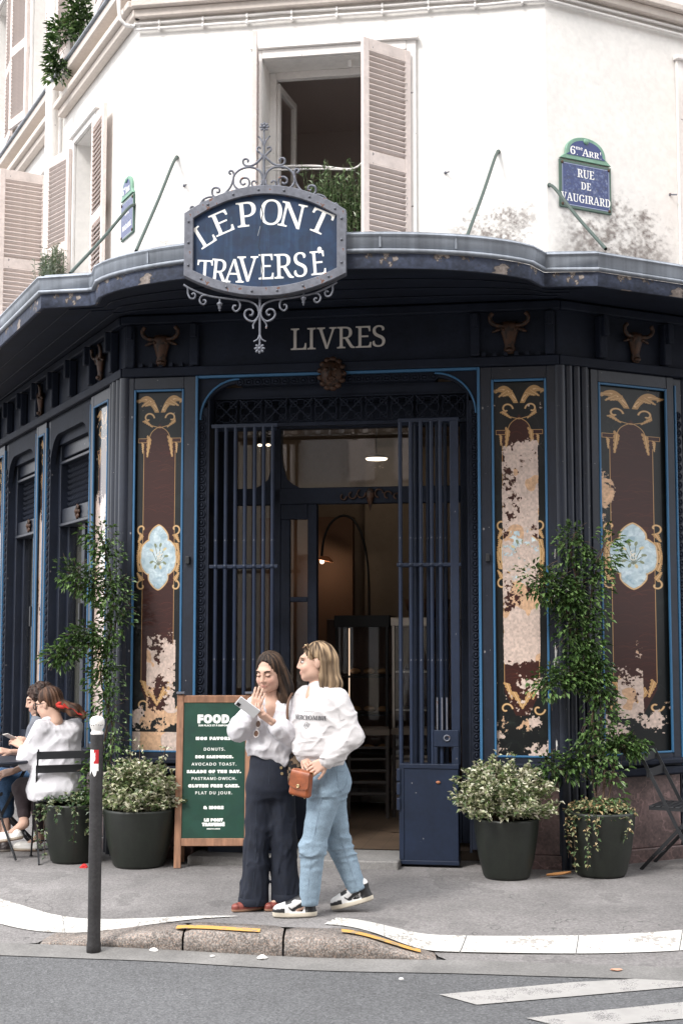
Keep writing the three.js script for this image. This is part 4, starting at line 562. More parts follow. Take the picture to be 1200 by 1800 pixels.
// ---------------------------------------------------------------- street-name plaques
function plaque(F, u0, u1, v0, v1, top, lines, label, seed, arr) {
  const w = u1 - u0, h = v1 - v0, C0 = V((u0 + u1) / 2, v0, 0).applyMatrix4(F), t = thing('street_plaque', label, 'street sign', C0.toArray(), 'enamel street-name plaques'), rnd = RNG(seed);
  const tx = canvas(512, Math.round(512 * h / w), (g, W, H) => {
    g.fillStyle = '#3f5a4c'; g.fillRect(0, 0, W, H); g.fillStyle = '#25366b'; g.fillRect(18, 18, W - 36, H - 36); g.strokeStyle = '#c9cfd8'; g.lineWidth = 3; g.strokeRect(24, 24, W - 48, H - 48);
    for (let i = 0; i < 900; i++) { g.fillStyle = rnd() > 0.5 ? `rgba(175,180,190,${0.06 + rnd() * 0.16})` : `rgba(30,28,32,${0.05 + rnd() * 0.16})`; g.beginPath(); g.ellipse(W * (0.08 + 0.84 * rnd()), H * (0.08 + 0.62 * rnd()), 1 + rnd() * 13, 1 + rnd() * 11, rnd() * 3, 0, 7); g.fill(); }
    g.fillStyle = '#e9e7e2'; g.textAlign = 'center'; lines.forEach(([s, y, size]) => { g.font = `bold ${size}px serif`; g.save(); g.translate(W / 2, y * H); g.scale(0.86, 1); g.fillText(s, 0, 0); g.restore(); });
  });
  const pl = part('plate', rbox(u0, u1, v0, v1, 0.002, 0.016, 0.005), std({ color: lin(0.07, 0.13, 0.1), roughness: 0.5 }), t, F), hw = w / 2;
  part('street_name', gridGeo(1, 1, (a, b) => [lerp(u0 + 0.004, u1 - 0.004, a), lerp(v0 + 0.004, v1 - 0.004, b), 0.0185]), phy({ map: canvasTex(tx), roughness: 0.4, clearcoat: 0.3 }), pl, F, true);
  for (const [a, b] of [[u0 + 0.025, v0 + 0.025], [u1 - 0.025, v0 + 0.025], [u0 + 0.025, v1 - 0.025], [u1 - 0.025, v1 - 0.025]]) part('screw', new THREE.SphereGeometry(0.013, 8, 5).scale(1, 1, 0.5).translate(a, b, 0.02), std({ color: lin(0.09, 0.055, 0.035), roughness: 0.8, metalness: 0.3 }), pl, F);
  const domeP = (m) => { const p = [[u0 + 0.01 + m * 1.6, v1 + 0.012 + m], [u1 - 0.01 - m * 1.6, v1 + 0.012 + m]]; for (let i = 0; i <= 16; i++) { const a = i / 16 * PI, x = (u0 + u1) / 2 + (hw * 0.76 - m) * Math.cos(a); p.push([x, v1 + 0.05 + m * 0.4 + (top - v1 - 0.05 - m * 1.2) * Math.sin(a) ** 0.8]); } return p; };
  const green = std({ map: dataTex(128, 128, (u, v) => { const n = fbm(u, v, 6, 4, seed); return [0.4 + 0.12 * n, 0.55 + 0.12 * n, 0.47 + 0.12 * n]; }, true, 0.3), roughness: 0.5 });
  const dm = part('arched_top', extrude(shapeOf(domeP(0)), 0.016, 0.003).translate(0, 0, 0.004), green, t, F);
  const tx2 = canvas(512, 256, (g, W, H) => { g.fillStyle = '#22336d'; g.fillRect(0, 0, W, H); g.fillStyle = '#efece6'; g.textAlign = 'left'; g.font = 'bold 130px serif'; g.save(); g.translate(96, 205); g.scale(0.8, 1); g.fillText('6', 0, 0); g.font = 'bold 58px serif'; g.fillText('me', 70, -62); g.fillText('.', 82, 0); g.font = 'bold 118px serif'; g.fillText('A', 150, 0); g.font = 'bold 92px serif'; g.fillText('RR', 232, 0); g.font = 'bold 50px serif'; g.fillText('t', 372, -50); g.fillText('.', 376, 0); g.restore(); });
  const ig = new THREE.ShapeGeometry(shapeOf(domeP(0.03))); { const p = ig.attributes.position, uv = ig.attributes.uv; for (let i = 0; i < p.count; i++) uv.setXY(i, (p.getX(i) - u0) / w, (p.getY(i) - v1 - 0.015) / (top - v1 - 0.02)); }
  part('district_name', ig.translate(0, 0, 0.0255), phy({ map: canvasTex(tx2), roughness: 0.4, clearcoat: 0.3 }), dm, F, true);
  part('boss', new THREE.SphereGeometry(0.022, 8, 6).scale(1.2, 1, 0.5).translate((u0 + u1) / 2, top - 0.03, 0.028), green, dm, F);
}
plaque(UR, 0.105, 0.6, 4.92, 5.295, 5.49, [['RUE', 0.32, 96], ['DE', 0.57, 86], ['VAUGIRARD', 0.86, 92]], 'blue enamel street plaque with green arched top on the greyer wall by the stay rod', 501);
plaque(UL, -0.4, -0.06, 4.88, 5.2, 5.38, [['RUE', 0.4, 96], ['MADAME', 0.78, 92]], 'blue enamel street plaque seen edge-on beside the louvred shutters', 503);
// ---------------------------------------------------------------- inside the shop
{
  const P = (F, u, w) => { const p = V(u, 0, w).applyMatrix4(F), q = toFrame(FC, p); return [q.x, q.z]; };
  const plan = [[-1.62, -0.3], [1.62, -0.3], P(FR, 0.1, -0.3), P(FR, 6.95, -0.3), [7.0, -4.4], [-4.7, -4.4], P(FL, -5.2, -0.3), P(FL, -0.1, -0.3)];
  const sheet = (y0, y1) => extrude(shapeOf(plan.map(([u, w]) => [u, -w])), y1 - y0).rotateX(-PI / 2).translate(0, y0, 0);
  M.tile = std({ map: dataTex(256, 256, (u, v) => { const n = fbm(u, v, 6, 4, 301), g = (u * 8 % 1 < 0.04 || v * 8 % 1 < 0.04) ? 0.7 : 1, k = (0.85 + 0.3 * (n - 0.5)) * g; return [0.42 * k, 0.35 * k, 0.29 * k]; }, true, 1.2), roughness: 0.5 });
  const inside = thing('shop_room', 'dim beige room of the cafe behind the open door', 'room', onC(0, 0.03, -2.4).toArray()); inside.userData.kind = 'structure';
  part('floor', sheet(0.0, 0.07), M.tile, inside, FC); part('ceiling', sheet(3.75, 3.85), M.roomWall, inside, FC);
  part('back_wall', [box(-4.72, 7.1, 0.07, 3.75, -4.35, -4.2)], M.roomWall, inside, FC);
  part('partition', [box(-0.34, 1.9, 0.07, 3.6, -3.98, -3.86)], std({ color: lin(0.36, 0.3, 0.25), map: plasterMap, roughness: 0.9 }), inside, FC);
  part('wall_niche', [box(-1.5, -0.5, 0.07, 2.9, -4.2, -4.05)], std({ color: lin(0.2, 0.11, 0.07), roughness: 0.8 }), inside, FC);
  const warm = (c) => std({ color: 0x000000, emissive: new THREE.Color(...c), emissiveIntensity: 1, roughness: 0.6 });
  const glow = (pos, inten, r = 1) => { const l = new THREE.PointLight(new THREE.Color(1, 0.8, 0.58), inten, 0, 2); l.position.copy(pos); l.castShadow = true; l.shadow.radius = r; l.name = 'lamp_light'; scene.add(l); };
  { // pendant with a wide flat shade
    const c = onC(-0.1, 3.37, -3.0), t = thing('pendant_lamp', 'lit pendant lamp with a flat round shade inside the shop', 'lamp', [c.x, c.y, c.z]);
    part('shade', lathe([[0.01, 0.05], [0.03, 0.045], [0.1, 0.025], [0.115, 0.008], [0.11, 0.006], [0.03, 0.035]], 24), M.white, t); part('bulb_disc', new THREE.CylinderGeometry(0.105, 0.1, 0.016, 24).translate(0, 0.002, 0), warm([1.6, 1.35, 1.05]), t); part('cord', rod([0, 0.05, 0], [0, 0.38, 0], 0.004), M.blackMetal, t);
    glow(onC(-0.1, 3.33, -3.0), 0.1, 4);
  }
  for (const u of [-1.26, -1.175, -1.09]) { const c = onC(u, 3.52, -3.0), t = thing('spot_lamp', 'small lit ceiling spot in the row behind the left gate', 'lamp', [c.x, c.y, c.z], 'row of three ceiling spots'); part('can', new THREE.CylinderGeometry(0.024, 0.024, 0.2, 12).translate(0, 0.125, 0), M.blackMetal, t); part('bulb', new THREE.SphereGeometry(0.022, 10, 8).scale(1.1, 0.6, 1).translate(0, 0.012, 0), warm([1.6, 1.3, 0.95]), t); glow(onC(u, 3.49, -3.0), 0.02, 1); }
  { // arc lamp
    const c = onC(-0.28, 0.07, -3.72), t = thing('arc_lamp', 'tall black arc lamp with a small terracotta shade behind the counter', 'lamp', [c.x, c.y, c.z]), pts = [[0, 0, 0], [0, 1.2, 0], [0, 2.05, 0], [-0.02, 2.36, 0], [-0.075, 2.62, 0], [-0.17, 2.78, 0], [-0.275, 2.815, 0], [-0.385, 2.75, 0], [-0.46, 2.6, 0], [-0.485, 2.44, 0], [-0.49, 2.4, 0]];
    part('arc', tube(pts, 0.013, 80, 8), M.blackMetal, t, frameOf(c, eC)); part('base', new THREE.CylinderGeometry(0.15, 0.15, 0.03, 24).translate(0, 0.015, 0), M.blackMetal, t, frameOf(c, eC));
    part('lamp_shade', lathe([[0.012, 0.05], [0.05, 0.04], [0.085, 0.005], [0.08, 0.0], [0.045, 0.032], [0.012, 0.04]], 20).rotateZ(-0.2).translate(-0.45, 2.35, 0), std({ color: lin(0.5, 0.2, 0.1), roughness: 0.7 }), t, frameOf(c, eC)); part('bulb', new THREE.SphereGeometry(0.024, 10, 8).translate(-0.485, 2.345, 0), warm([2.4, 1.5, 0.9]), t, frameOf(c, eC)); glow(V(-0.485, 2.31, 0).applyMatrix4(frameOf(c, eC)), 0.06, 1);
  }
  { // glass display cabinet
    const c = onC(-0.06, 0.07, -2.75), X = frameOf(c, eC), t = thing('display_case', 'dark metal display case with glass sides behind the door', 'display case', c.toArray()), h = 1.78;
    part('case_frame', [rbox(-0.37, -0.34, 0, h, 0.18, 0.21), rbox(0.1, 0.13, 0, h, 0.18, 0.21), rbox(-0.37, -0.34, 0, h, -0.3, -0.27), rbox(0.1, 0.13, 0, h, -0.3, -0.27), rbox(-0.38, 0.14, h - 0.11, h, -0.31, 0.215)], M.blackMetal, t, X);
    part('case_frame', [rbox(0.16, 0.19, 0, h - 0.02, 0.18, 0.21), rbox(0.5, 0.53, 0, h - 0.02, 0.18, 0.21), rbox(0.15, 0.54, h - 0.1, h - 0.02, -0.3, 0.215), rbox(0.15, 0.54, 0, 0.5, -0.3, 0.2)], std({ color: lin(0.55, 0.5, 0.45), roughness: 0.35, metalness: 0.7 }), t, X);
    for (const y of [0.12, 0.5, 0.85, 1.2]) part('shelf', rbox(-0.34, 0.1, y, y + 0.02, -0.27, 0.19, 0.003), M.blackMetal, t, X);
    for (const y of [0.9, 1.25]) part('shelf', rbox(0.19, 0.5, y, y + 0.015, -0.27, 0.19, 0.003), std({ color: lin(0.5, 0.48, 0.45), roughness: 0.3, metalness: 0.6 }), t, X);
    part('pane', [box(-0.34, 0.1, 0.05, h - 0.11, 0.193, 0.197), box(0.19, 0.5, 0.5, h - 0.1, 0.193, 0.197)], M.glass, t, X);
    part('light_strip', rbox(-0.255, -0.245, 0.6, 1.66, 0.12, 0.13, 0.003), warm([0.6, 0.43, 0.3]), t, X);
    const r = RNG(5), past = std({ color: lin(0.35, 0.2, 0.09), roughness: 0.8 }); for (const y of [0.54, 0.89, 1.24]) for (let i = 0; i < 3; i++) { const x = -0.2 + i * 0.13; part('pastry', new THREE.SphereGeometry(0.045, 10, 7).scale(1.2, 0.6, 0.9).translate(x, y + 0.02, 0.05 + 0.05 * r()), past, t, X); }
  }
  { // counter top, bowls
    const c = onC(0.3, 0.07, -3.36), X = frameOf(c, eC), t = thing('counter', 'brown counter with rounded bowls behind the display case', 'counter', c.toArray());
    part('body', rbox(-0.9, 1.2, 0, 1.75, -0.3, 0.3, 0.01), std({ color: lin(0.1, 0.06, 0.045), roughness: 0.6 }), t, X); part('bowl', lathe([[0.01, 0], [0.12, 0.01], [0.2, 0.09], [0.23, 0.19], [0.21, 0.18], [0.1, 0.03]], 24).translate(0.05, 1.755, 0), std({ color: lin(0.2, 0.11, 0.07), roughness: 0.6 }), t, X);
  }
  for (const [u, w, ry, label] of [[-0.06, -2.1, 0.15, 'dark slatted stool standing in the open doorway'], [0.36, -2.2, -0.1, 'dark slatted stool standing behind the bars of the gate']]) { // stacked slatted stools beside the gate
    const c = onC(u, 0.07, w), t = thing('slatted_stool', label, 'stool', c.toArray(), 'slatted stools inside the door', -R(9) + ry);
    const m = std({ color: lin(0.05, 0.042, 0.04), roughness: 0.5 }); for (const x of [-0.17, 0.17]) for (const z of [-0.15, 0.15]) part('leg', rbox(x - 0.014, x + 0.014, 0, 0.76, z - 0.014, z + 0.014, 0.003), m, t);
    for (const z of [-0.15, 0.15]) part('apron', rbox(-0.19, 0.19, 0.72, 0.775, z - 0.02, z + 0.02, 0.004), std({ color: lin(0.2, 0.16, 0.13), roughness: 0.6 }), t); for (let i = 0; i < 5; i++) part('slat', rbox(-0.16, 0.16, 0.2 + i * 0.1, 0.222 + i * 0.1, 0.14, 0.155, 0.003), m, t);
  }
}
// ---------------------------------------------------------------- folding iron gates
{
  const barG = (h) => cubeUV(new THREE.CylinderGeometry(0.0155, 0.0155, h, 8).translate(0, h / 2, 0)), tall = barG(2.55);
  const gate = (us, u0, u1, w, label, second) => {
    const c = onC((u0 + u1) / 2, 0.02, w), t = thing('folding_gate', label, 'gate', c.toArray(), 'folding iron gates'), X = FC.clone().multiply(flat(0, 0, w));
    part('top_rail', rbox(u0, u1, 3.255, 3.285, -0.012, 0.012, 0.003), M.gateBlue, t, X);
    const kn = [rbox(u0 - 0.01, u1 + 0.01, 2.178, 2.205, -0.014, 0.014, 0.004)]; for (const u of us) kn.push(new THREE.SphereGeometry(0.024, 8, 6).translate(u, 2.192, 0)); part('middle_rail', merged(kn), M.gateBlue, t, X, true);
    for (const u of us) part('bar', tall, M.gateBlue, t, X.clone().multiply(flat(u, 0.71, 0)), true);
    for (const u of second) part('bar', tall, M.gateBlue, t, X.clone().multiply(flat(u, 0.71, -0.07)), true);
    part('back_rail', [rbox(u0 + 0.02, u1 - 0.02, 3.24, 3.27, -0.08, -0.06, 0.003), rbox(u0 + 0.02, u1 - 0.02, 2.175, 2.2, -0.08, -0.06, 0.003)], M.gateBlue, t, X);
    const pn = part('lower_panel', [rbox(u0 + 0.01, u1 - 0.02, 0.02, 0.735, -0.1, 0.03, 0.006), rbox(u0 + 0.005, u1 - 0.015, 0.705, 0.74, -0.1, 0.036, 0.005), rbox(u0 + 0.005, u1 - 0.015, 0.02, 0.05, -0.1, 0.036, 0.005), rbox(u0 + 0.005, u0 + 0.04, 0.05, 0.705, 0.03, 0.036, 0.003)], M.gateBlue, t, X);
    for (const y of [0.45, 0.56, 0.66]) part('hinge', rbox(u0 - 0.012, u0 + 0.016, y - 0.045, y + 0.045, 0.0, 0.05, 0.006), M.gateBlue, pn, X);
    return [t, X, pn];
  };
  gate([-0.93, -0.855, -0.78, -0.705, -0.63, -0.56, -0.49], -0.97, -0.455, -0.04, 'open blue iron gate of upright bars behind the menu board', []);
  const [t, X, pn] = gate([0.492, 0.57, 0.645, 0.725, 0.79], 0.475, 0.93, 0.02, 'open blue iron gate of upright bars above a solid blue panel', [0.6, 0.69, 0.76, 0.82, 0.87]);
  part('stile', rbox(0.862, 0.925, 0.735, 3.26, -0.02, 0.015, 0.005), M.gateBlue, t, X);
  const lk = part('lock_plate', [rbox(0.735, 0.915, 0.865, 0.985, 0.005, 0.035, 0.005), rbox(0.735, 0.76, 0.735, 0.865, 0.005, 0.03, 0.004), rbox(0.875, 0.915, 0.735, 0.865, 0.016, 0.032, 0.004)], M.gateBlue, t, X); part('keyhole', new THREE.TorusGeometry(0.02, 0.006, 6, 16).translate(0.83, 0.928, 0.037), M.iron, lk, X);
  for (const u of [0.76, 0.795, 0.83]) part('short_bar', rod([u, 0.985, 0.02], [u, 1.22, 0.02], 0.006), M.iron, lk, X);
  part('rusty_bolt', new THREE.SphereGeometry(0.014, 8, 6).scale(1.2, 0.8, 0.6).translate(0.765, 0.61, 0.034), std({ color: lin(0.35, 0.14, 0.07), roughness: 0.9 }), pn, X);
}
// ---------------------------------------------------------------- plants
function foliage(list, palette, seed, fold = 0.35) { // list of [x, y, z, dx, dy, dz, length, width]; leaves of two folded faces with their own tint
  const n = list.length, p = new Float32Array(n * 18), c = new Float32Array(n * 18), rnd = RNG(seed), d = V(), s = V(), up = V(), q = V();
  list.forEach(([x, y, z, dx, dy, dz, L, W, tint], i) => {
    d.set(dx, dy, dz).normalize(); up.set(rnd() - 0.5, 1, rnd() - 0.5); s.crossVectors(d, up).normalize(); up.crossVectors(s, d).normalize();
    const B = [x, y, z], T = [x + d.x * L, y + d.y * L - 0.1 * L, z + d.z * L], m = 0.45, side = (k) => [x + d.x * L * m + s.x * W * k + up.x * W * fold, y + d.y * L * m + s.y * W * k + up.y * W * fold, z + d.z * L * m + s.z * W * k + up.z * W * fold], l = side(-0.5), r = side(0.5), o = i * 18;
    p.set([...B, ...T, ...l, ...B, ...r, ...T], o);
    const a = palette[Math.floor((tint ?? rnd()) * palette.length) % palette.length], k = 0.8 + 0.4 * rnd(); for (let j = 0; j < 6; j++) c.set([a[0] * k, a[1] * k, a[2] * k], o + j * 3);
  });
  const g = new THREE.BufferGeometry(); g.setAttribute('position', new THREE.BufferAttribute(p, 3)); g.setAttribute('color', new THREE.BufferAttribute(c, 3)); g.setAttribute('uv', new THREE.BufferAttribute(new Float32Array(n * 12), 2)); g.computeVertexNormals(); return g;
}
const addLeaves = (t, list, pal, seed, mat = M.leaf, name = 'foliage') => { const m = part(name, foliage(list, pal, seed), mat, t, new THREE.Matrix4(), true); m.userData.kind = 'stuff'; return m; };
const GREENS = [[0.06, 0.12, 0.03], [0.09, 0.17, 0.045], [0.035, 0.075, 0.022], [0.15, 0.25, 0.08], [0.2, 0.3, 0.11]], IVY = [[0.06, 0.11, 0.04], [0.12, 0.18, 0.08], [0.05, 0.09, 0.04], [0.22, 0.24, 0.13]];
const CREAM = [[0.56, 0.55, 0.38], [0.42, 0.44, 0.26], [0.13, 0.19, 0.07], [0.66, 0.63, 0.5], [0.1, 0.15, 0.055], [0.5, 0.48, 0.36], [0.24, 0.29, 0.13]], DRY = [[0.4, 0.29, 0.15], [0.5, 0.4, 0.24], [0.3, 0.2, 0.1], [0.25, 0.25, 0.12]];
function pot(x, z, rTop, h, label, soil = true) {
  const t = thing('plant_pot', label, 'plant pot', [x, groundY(x, z), z], 'dark glazed plant pots');
  part('pot', lathe([[0.001, 0.0], [rTop * 0.66, 0.0], [rTop * 0.72, 0.02], [rTop * 0.86, h * 0.35], [rTop * 0.97, h * 0.75], [rTop, h * 0.96], [rTop * 0.995, h], [rTop * 0.93, h], [rTop * 0.9, h * 0.94], [rTop * 0.88, h * 0.86]], 44), M.pot, t);
  part('soil', new THREE.CircleGeometry(rTop * 0.9, 30).rotateX(-PI / 2).translate(0, h * 0.9, 0), M.soil, t); return t;
}
const dirRnd = (r) => { const a = r() * PI * 2, z = r() * 2 - 1, s = Math.sqrt(1 - z * z); return [s * Math.cos(a), z, s * Math.sin(a)]; };
function shrub(name, label, x, y, z, rx, ry, n, seed, sprigs) {
  const t = thing(name, label, 'shrub', [x, y, z], 'variegated shrubs in pots'), r = RNG(seed), L = [], stems = [];
  for (let s = 0; s < 150; s++) { // twigs fanning from the soil, leaves in whorls along their outer half
    const a = r() * PI * 2, e = Math.pow(r(), 0.6), el = (1 - e) * 1.35 + 0.12, rr = 0.62 + 0.42 * r(), tip = [x + Math.cos(a) * Math.cos(el) * rx * rr, y + 0.04 + Math.sin(el) * ry * rr - (el < 0.4 ? 0.06 * r() : 0), z + Math.sin(a) * Math.cos(el) * rx * rr];
    stems.push(tube([[x + 0.4 * (tip[0] - x) * 0.3, y - 0.03, z + (tip[2] - z) * 0.1], [lerp(x, tip[0], 0.5), lerp(y, tip[1], 0.62), lerp(z, tip[2], 0.5)], tip], 0.0028, 5, 3));
    const m = Math.round(n / 150); for (let k = 0; k < m; k++) { const f = 0.42 + 0.6 * Math.sqrt(r()), j = () => (r() - 0.5) * 0.055, d = dirRnd(r); L.push([lerp(x, tip[0], f) + j(), lerp(y, tip[1], f) + j(), lerp(z, tip[2], f) + j(), d[0] + (tip[0] - x) * 2, d[1] * 0.7 + 0.4, d[2] + (tip[2] - z) * 2, 0.03 + 0.022 * r(), 0.02 + 0.012 * r()]); }
  }
  for (const [dx, h] of sprigs) { stems.push(tube([[x + dx * 0.5, y + ry * 0.6, z + 0.05], [x + dx, y + h, z + 0.02]], 0.003, 4, 3)); for (let k = 0; k < 34; k++) { const f = r(), d = dirRnd(r); L.push([x + dx * (0.5 + 0.5 * f) + (r() - 0.5) * 0.06, y + lerp(ry * 0.7, h, f) + (r() - 0.5) * 0.04, z + 0.03 + (r() - 0.5) * 0.06, ...d, 0.028, 0.018, r() * 0.6]); } }
  addLeaves(t, L, CREAM, seed + 1); part('twigs', stems, M.stem, t, new THREE.Matrix4()).userData.kind = 'stuff'; return t;
}
function vine(label, paths, spread, n, seed, category = 'climbing plant', pal = GREENS, size = 0.042, thick = 0.008, group = 'climbers on the storefront', thin = 0.25) {
  const p0 = paths[0][0], t = thing('climbing_vine', label, category, p0, group), r = RNG(seed), L = [], st = [], I = new THREE.Matrix4(), all = paths.reduce((s, p) => s + p.length, 0);
  paths.forEach((pts, pi) => {
    const c = new THREE.CatmullRomCurve3(pts.map((p) => V(...p))); st.push(tube(pts, thick * (pi ? 0.7 : 1), pts.length * 6, 5));
    const m = Math.round(n * pts.length / all), T = pts.map((p) => p[3] ?? 1);
    for (let i = 0; i < m; i++) { const u = r() ** 0.95, q = c.getPoint(u), s = spread(q.y) * Math.sqrt(r()), d = dirRnd(r); const k = [q.x + d[0] * s, q.y + d[1] * s * 0.8, q.z + Math.abs(d[2]) * s * 0.75]; if (noise3(k[0] * 9, k[1] * 7, k[2] * 9, seed) < 0.3 || (q.y > 0.55 && q.y < 1.25 && pi < 3 && r() < thin)) continue; L.push([...k, d[0] * 0.8, d[1] * 0.6 - 0.15, Math.abs(d[2]) + 0.25, size * (0.65 + 0.7 * r()), size * 0.52 * (0.7 + 0.5 * r())]); }
    for (let i = 0; i < m / 26; i++) { const q = c.getPoint(r()), d = dirRnd(r), s = spread(q.y) * (0.8 + 0.5 * r()); st.push(tube([[q.x, q.y, q.z], [q.x + d[0] * s * 0.6, q.y + d[1] * s * 0.6 + 0.02, q.z + Math.abs(d[2]) * s * 0.5], [q.x + d[0] * s, q.y + d[1] * s, q.z + Math.abs(d[2]) * s * 0.7]], 0.0022, 5, 3)); }
  });
  addLeaves(t, L, pal, seed + 1); part('stems', st, M.stem, t, I).userData.kind = 'stuff'; return t;
}
pot(-2.0, -10.32, 0.215, 0.43, 'dark glazed pot of trailing ivy behind the bollard'); pot(-1.475, -10.14, 0.262, 0.415, 'dark glazed pot of pale shrub beside the menu board');
pot(1.145, -9.66, 0.226, 0.41, 'dark glazed pot of pale shrub beside the blue gate panel'); pot(1.815, -9.75, 0.245, 0.445, 'dark glazed pot holding the climber and dry ivy');
shrub('pale_shrub', 'rounded cream and green shrub in the pot beside the menu board', -1.475, 0.4, -10.14, 0.32, 0.33, 4600, 601, [[0.0, 0.5], [0.2, 0.47], [-0.07, 0.42]]);
shrub('pale_shrub', 'rounded cream and green shrub in the pot beside the blue gate panel', 1.12, 0.4, -9.66, 0.39, 0.4, 6000, 607, [[0.07, 0.46], [-0.16, 0.36]]);
vine('dense leafy climber on the storefront corner behind the bollard', [[[-1.86, 0.35, -10.3], [-1.8, 0.7, -10.3], [-1.74, 1.1, -10.31], [-1.76, 1.5, -10.3], [-1.72, 1.9, -10.32], [-1.78, 2.3, -10.31], [-1.84, 2.46, -10.29]], [[-1.82, 0.4, -10.3], [-1.7, 0.9, -10.3], [-1.8, 1.4, -10.29], [-1.69, 1.8, -10.31], [-1.75, 2.2, -10.3]], [[-1.74, 1.62, -10.28], [-1.9, 1.68, -10.22], [-2.02, 1.55, -10.18], [-2.12, 1.5, -10.15]], [[-1.74, 1.95, -10.27], [-1.9, 2.08, -10.22], [-2.05, 2.14, -10.2]]], (y) => y > 1.4 && y < 1.7 ? 0.12 : 0.15, 3400, 611, 'climbing plant', GREENS, 0.05);
vine('dense leafy climber between the painted panels, rising from a pot', [[[1.83, 0.42, -9.76], [1.86, 0.75, -9.82], [1.79, 1.0, -9.88], [1.83, 1.3, -9.9], [1.76, 1.65, -9.92], [1.72, 2.0, -9.9], [1.66, 2.3, -9.9], [1.7, 2.42, -9.88]], [[1.8, 0.42, -9.76], [1.78, 0.8, -9.84], [1.86, 1.1, -9.89], [1.78, 1.5, -9.9], [1.8, 1.9, -9.92], [1.86, 2.2, -9.9], [1.92, 2.36, -9.9]], [[1.88, 0.5, -9.78], [1.95, 0.85, -9.86], [1.9, 1.2, -9.92], [1.7, 1.5, -9.9], [1.62, 1.85, -9.88], [1.52, 2.12, -9.86]], [[1.8, 1.0, -9.86], [1.6, 0.72, -9.84], [1.44, 0.78, -9.8]], [[1.9, 0.9, -9.86], [2.02, 0.86, -9.9], [2.1, 0.9, -9.9]], [[1.7, 1.95, -9.88], [1.5, 2.0, -9.82], [1.36, 2.1, -9.78]], [[1.75, 1.4, -9.88], [1.55, 1.35, -9.84], [1.45, 1.32, -9.8]]], (y) => y > 1.75 ? 0.17 : y > 1.2 ? 0.15 : 0.12, 5200, 617, 'climbing plant', GREENS, 0.052, 0.0095, 'climbers on the storefront', 0.6);
{ // low ivy spilling over two pots
  const trail = (label, x, y, z, rr, n, seed, falls, pal, mat) => { const t = thing('trailing_ivy', label, 'ivy', [x, y, z], 'ivy trailing over the pots'), r = RNG(seed), L = [], st = []; for (let i = 0; i < n; i++) { const a = r() * PI * 2, s = rr * Math.sqrt(r()) * 1.08, d = dirRnd(r); L.push([x + Math.cos(a) * s, y + 0.07 * r() * (1.3 - s / rr) + (s > rr * 0.95 ? -0.03 * r() : 0.02), z + Math.sin(a) * s, d[0], 0.4 + d[1] * 0.5, d[2], 0.03 + 0.02 * r(), 0.024]); }
    for (const [a, len] of falls) { const ex = x + Math.cos(a) * rr * 1.03, ez = z + Math.sin(a) * rr * 1.03, pts = [[ex, y + 0.01, ez], [ex + Math.cos(a) * 0.03, y - 0.06, ez + Math.sin(a) * 0.03], [ex + Math.cos(a) * 0.02, y - len * 0.6, ez + Math.sin(a) * 0.03], [ex - 0.02 * r(), y - len, ez + Math.sin(a) * 0.02]]; st.push(tube(pts, 0.002, 10, 3)); const c = new THREE.CatmullRomCurve3(pts.map((p) => V(...p))); for (let i = 0; i < len * 110; i++) { const q = c.getPoint(r()), d = dirRnd(r); L.push([q.x, q.y, q.z, d[0], d[1] * 0.5 - 0.2, Math.abs(d[2]) + 0.1, 0.026 + 0.014 * r(), 0.02]); } }
    addLeaves(t, L, pal, seed + 2, mat); part('stems', st, M.stem, t, new THREE.Matrix4()).userData.kind = 'stuff'; };
  trail('green ivy spilling over the pot behind the bollard', -2.0, 0.42, -10.32, 0.24, 480, 621, [[2.6, 0.3], [2.2, 0.36], [1.3, 0.25], [0.9, 0.2], [1.8, 0.12]], IVY, M.leaf);
  trail('half dried ivy spilling over the pot below the climber', 1.815, 0.43, -9.75, 0.23, 520, 623, [[2.5, 0.38], [2.1, 0.36], [1.85, 0.22], [0.9, 0.16], [2.8, 0.3]], [...DRY, ...IVY], M.leafDry);
}
function tuft(name, label, F, u0, u1, v, w, h, n, seed, pal, depth = 0.1, group) { // upright herbs in a row
  const c = V((u0 + u1) / 2, v, w).applyMatrix4(F), t = thing(name, label, 'plant', c.toArray(), group), r = RNG(seed), L = [], st = [];
  for (let i = 0; i < n; i++) { const b = V(lerp(u0, u1, r()), v, w + (r() - 0.5) * depth).applyMatrix4(F), hh = h * (0.55 + 0.5 * r()), lean = [(r() - 0.5) * 0.28 * hh, hh, (r() - 0.5) * 0.3 * hh]; st.push(tube([[b.x, b.y, b.z], [b.x + lean[0] * 0.4, b.y + hh * 0.55, b.z + lean[2] * 0.4], [b.x + lean[0], b.y + hh, b.z + lean[2]]], 0.002, 4, 3)); for (let k = 0; k < 16; k++) { const f = r(), d = dirRnd(r); L.push([b.x + lean[0] * f, b.y + hh * f, b.z + lean[2] * f, d[0], 0.5 + d[1], d[2], 0.034 + 0.03 * r(), 0.012 + 0.007 * r()]); } }
  addLeaves(t, L, pal, seed + 1); part('stems', st, M.stemGreen, t, new THREE.Matrix4()).userData.kind = 'stuff';
}
tuft('window_herbs', 'bushy green herbs growing in the open window behind the shop sign', UC, -0.2, 0.36, 4.55, 0.02, 0.74, 190, 631, [[0.1, 0.17, 0.06], [0.15, 0.22, 0.09], [0.07, 0.12, 0.045], [0.24, 0.28, 0.15]], 0.2);
tuft('lavender', 'spiky grey green lavender by the shutter above the canopy end', UL, -2.35, -1.75, 4.74, 0.2, 0.46, 100, 637, [[0.16, 0.2, 0.14], [0.22, 0.26, 0.19], [0.3, 0.3, 0.24]], 0.14);
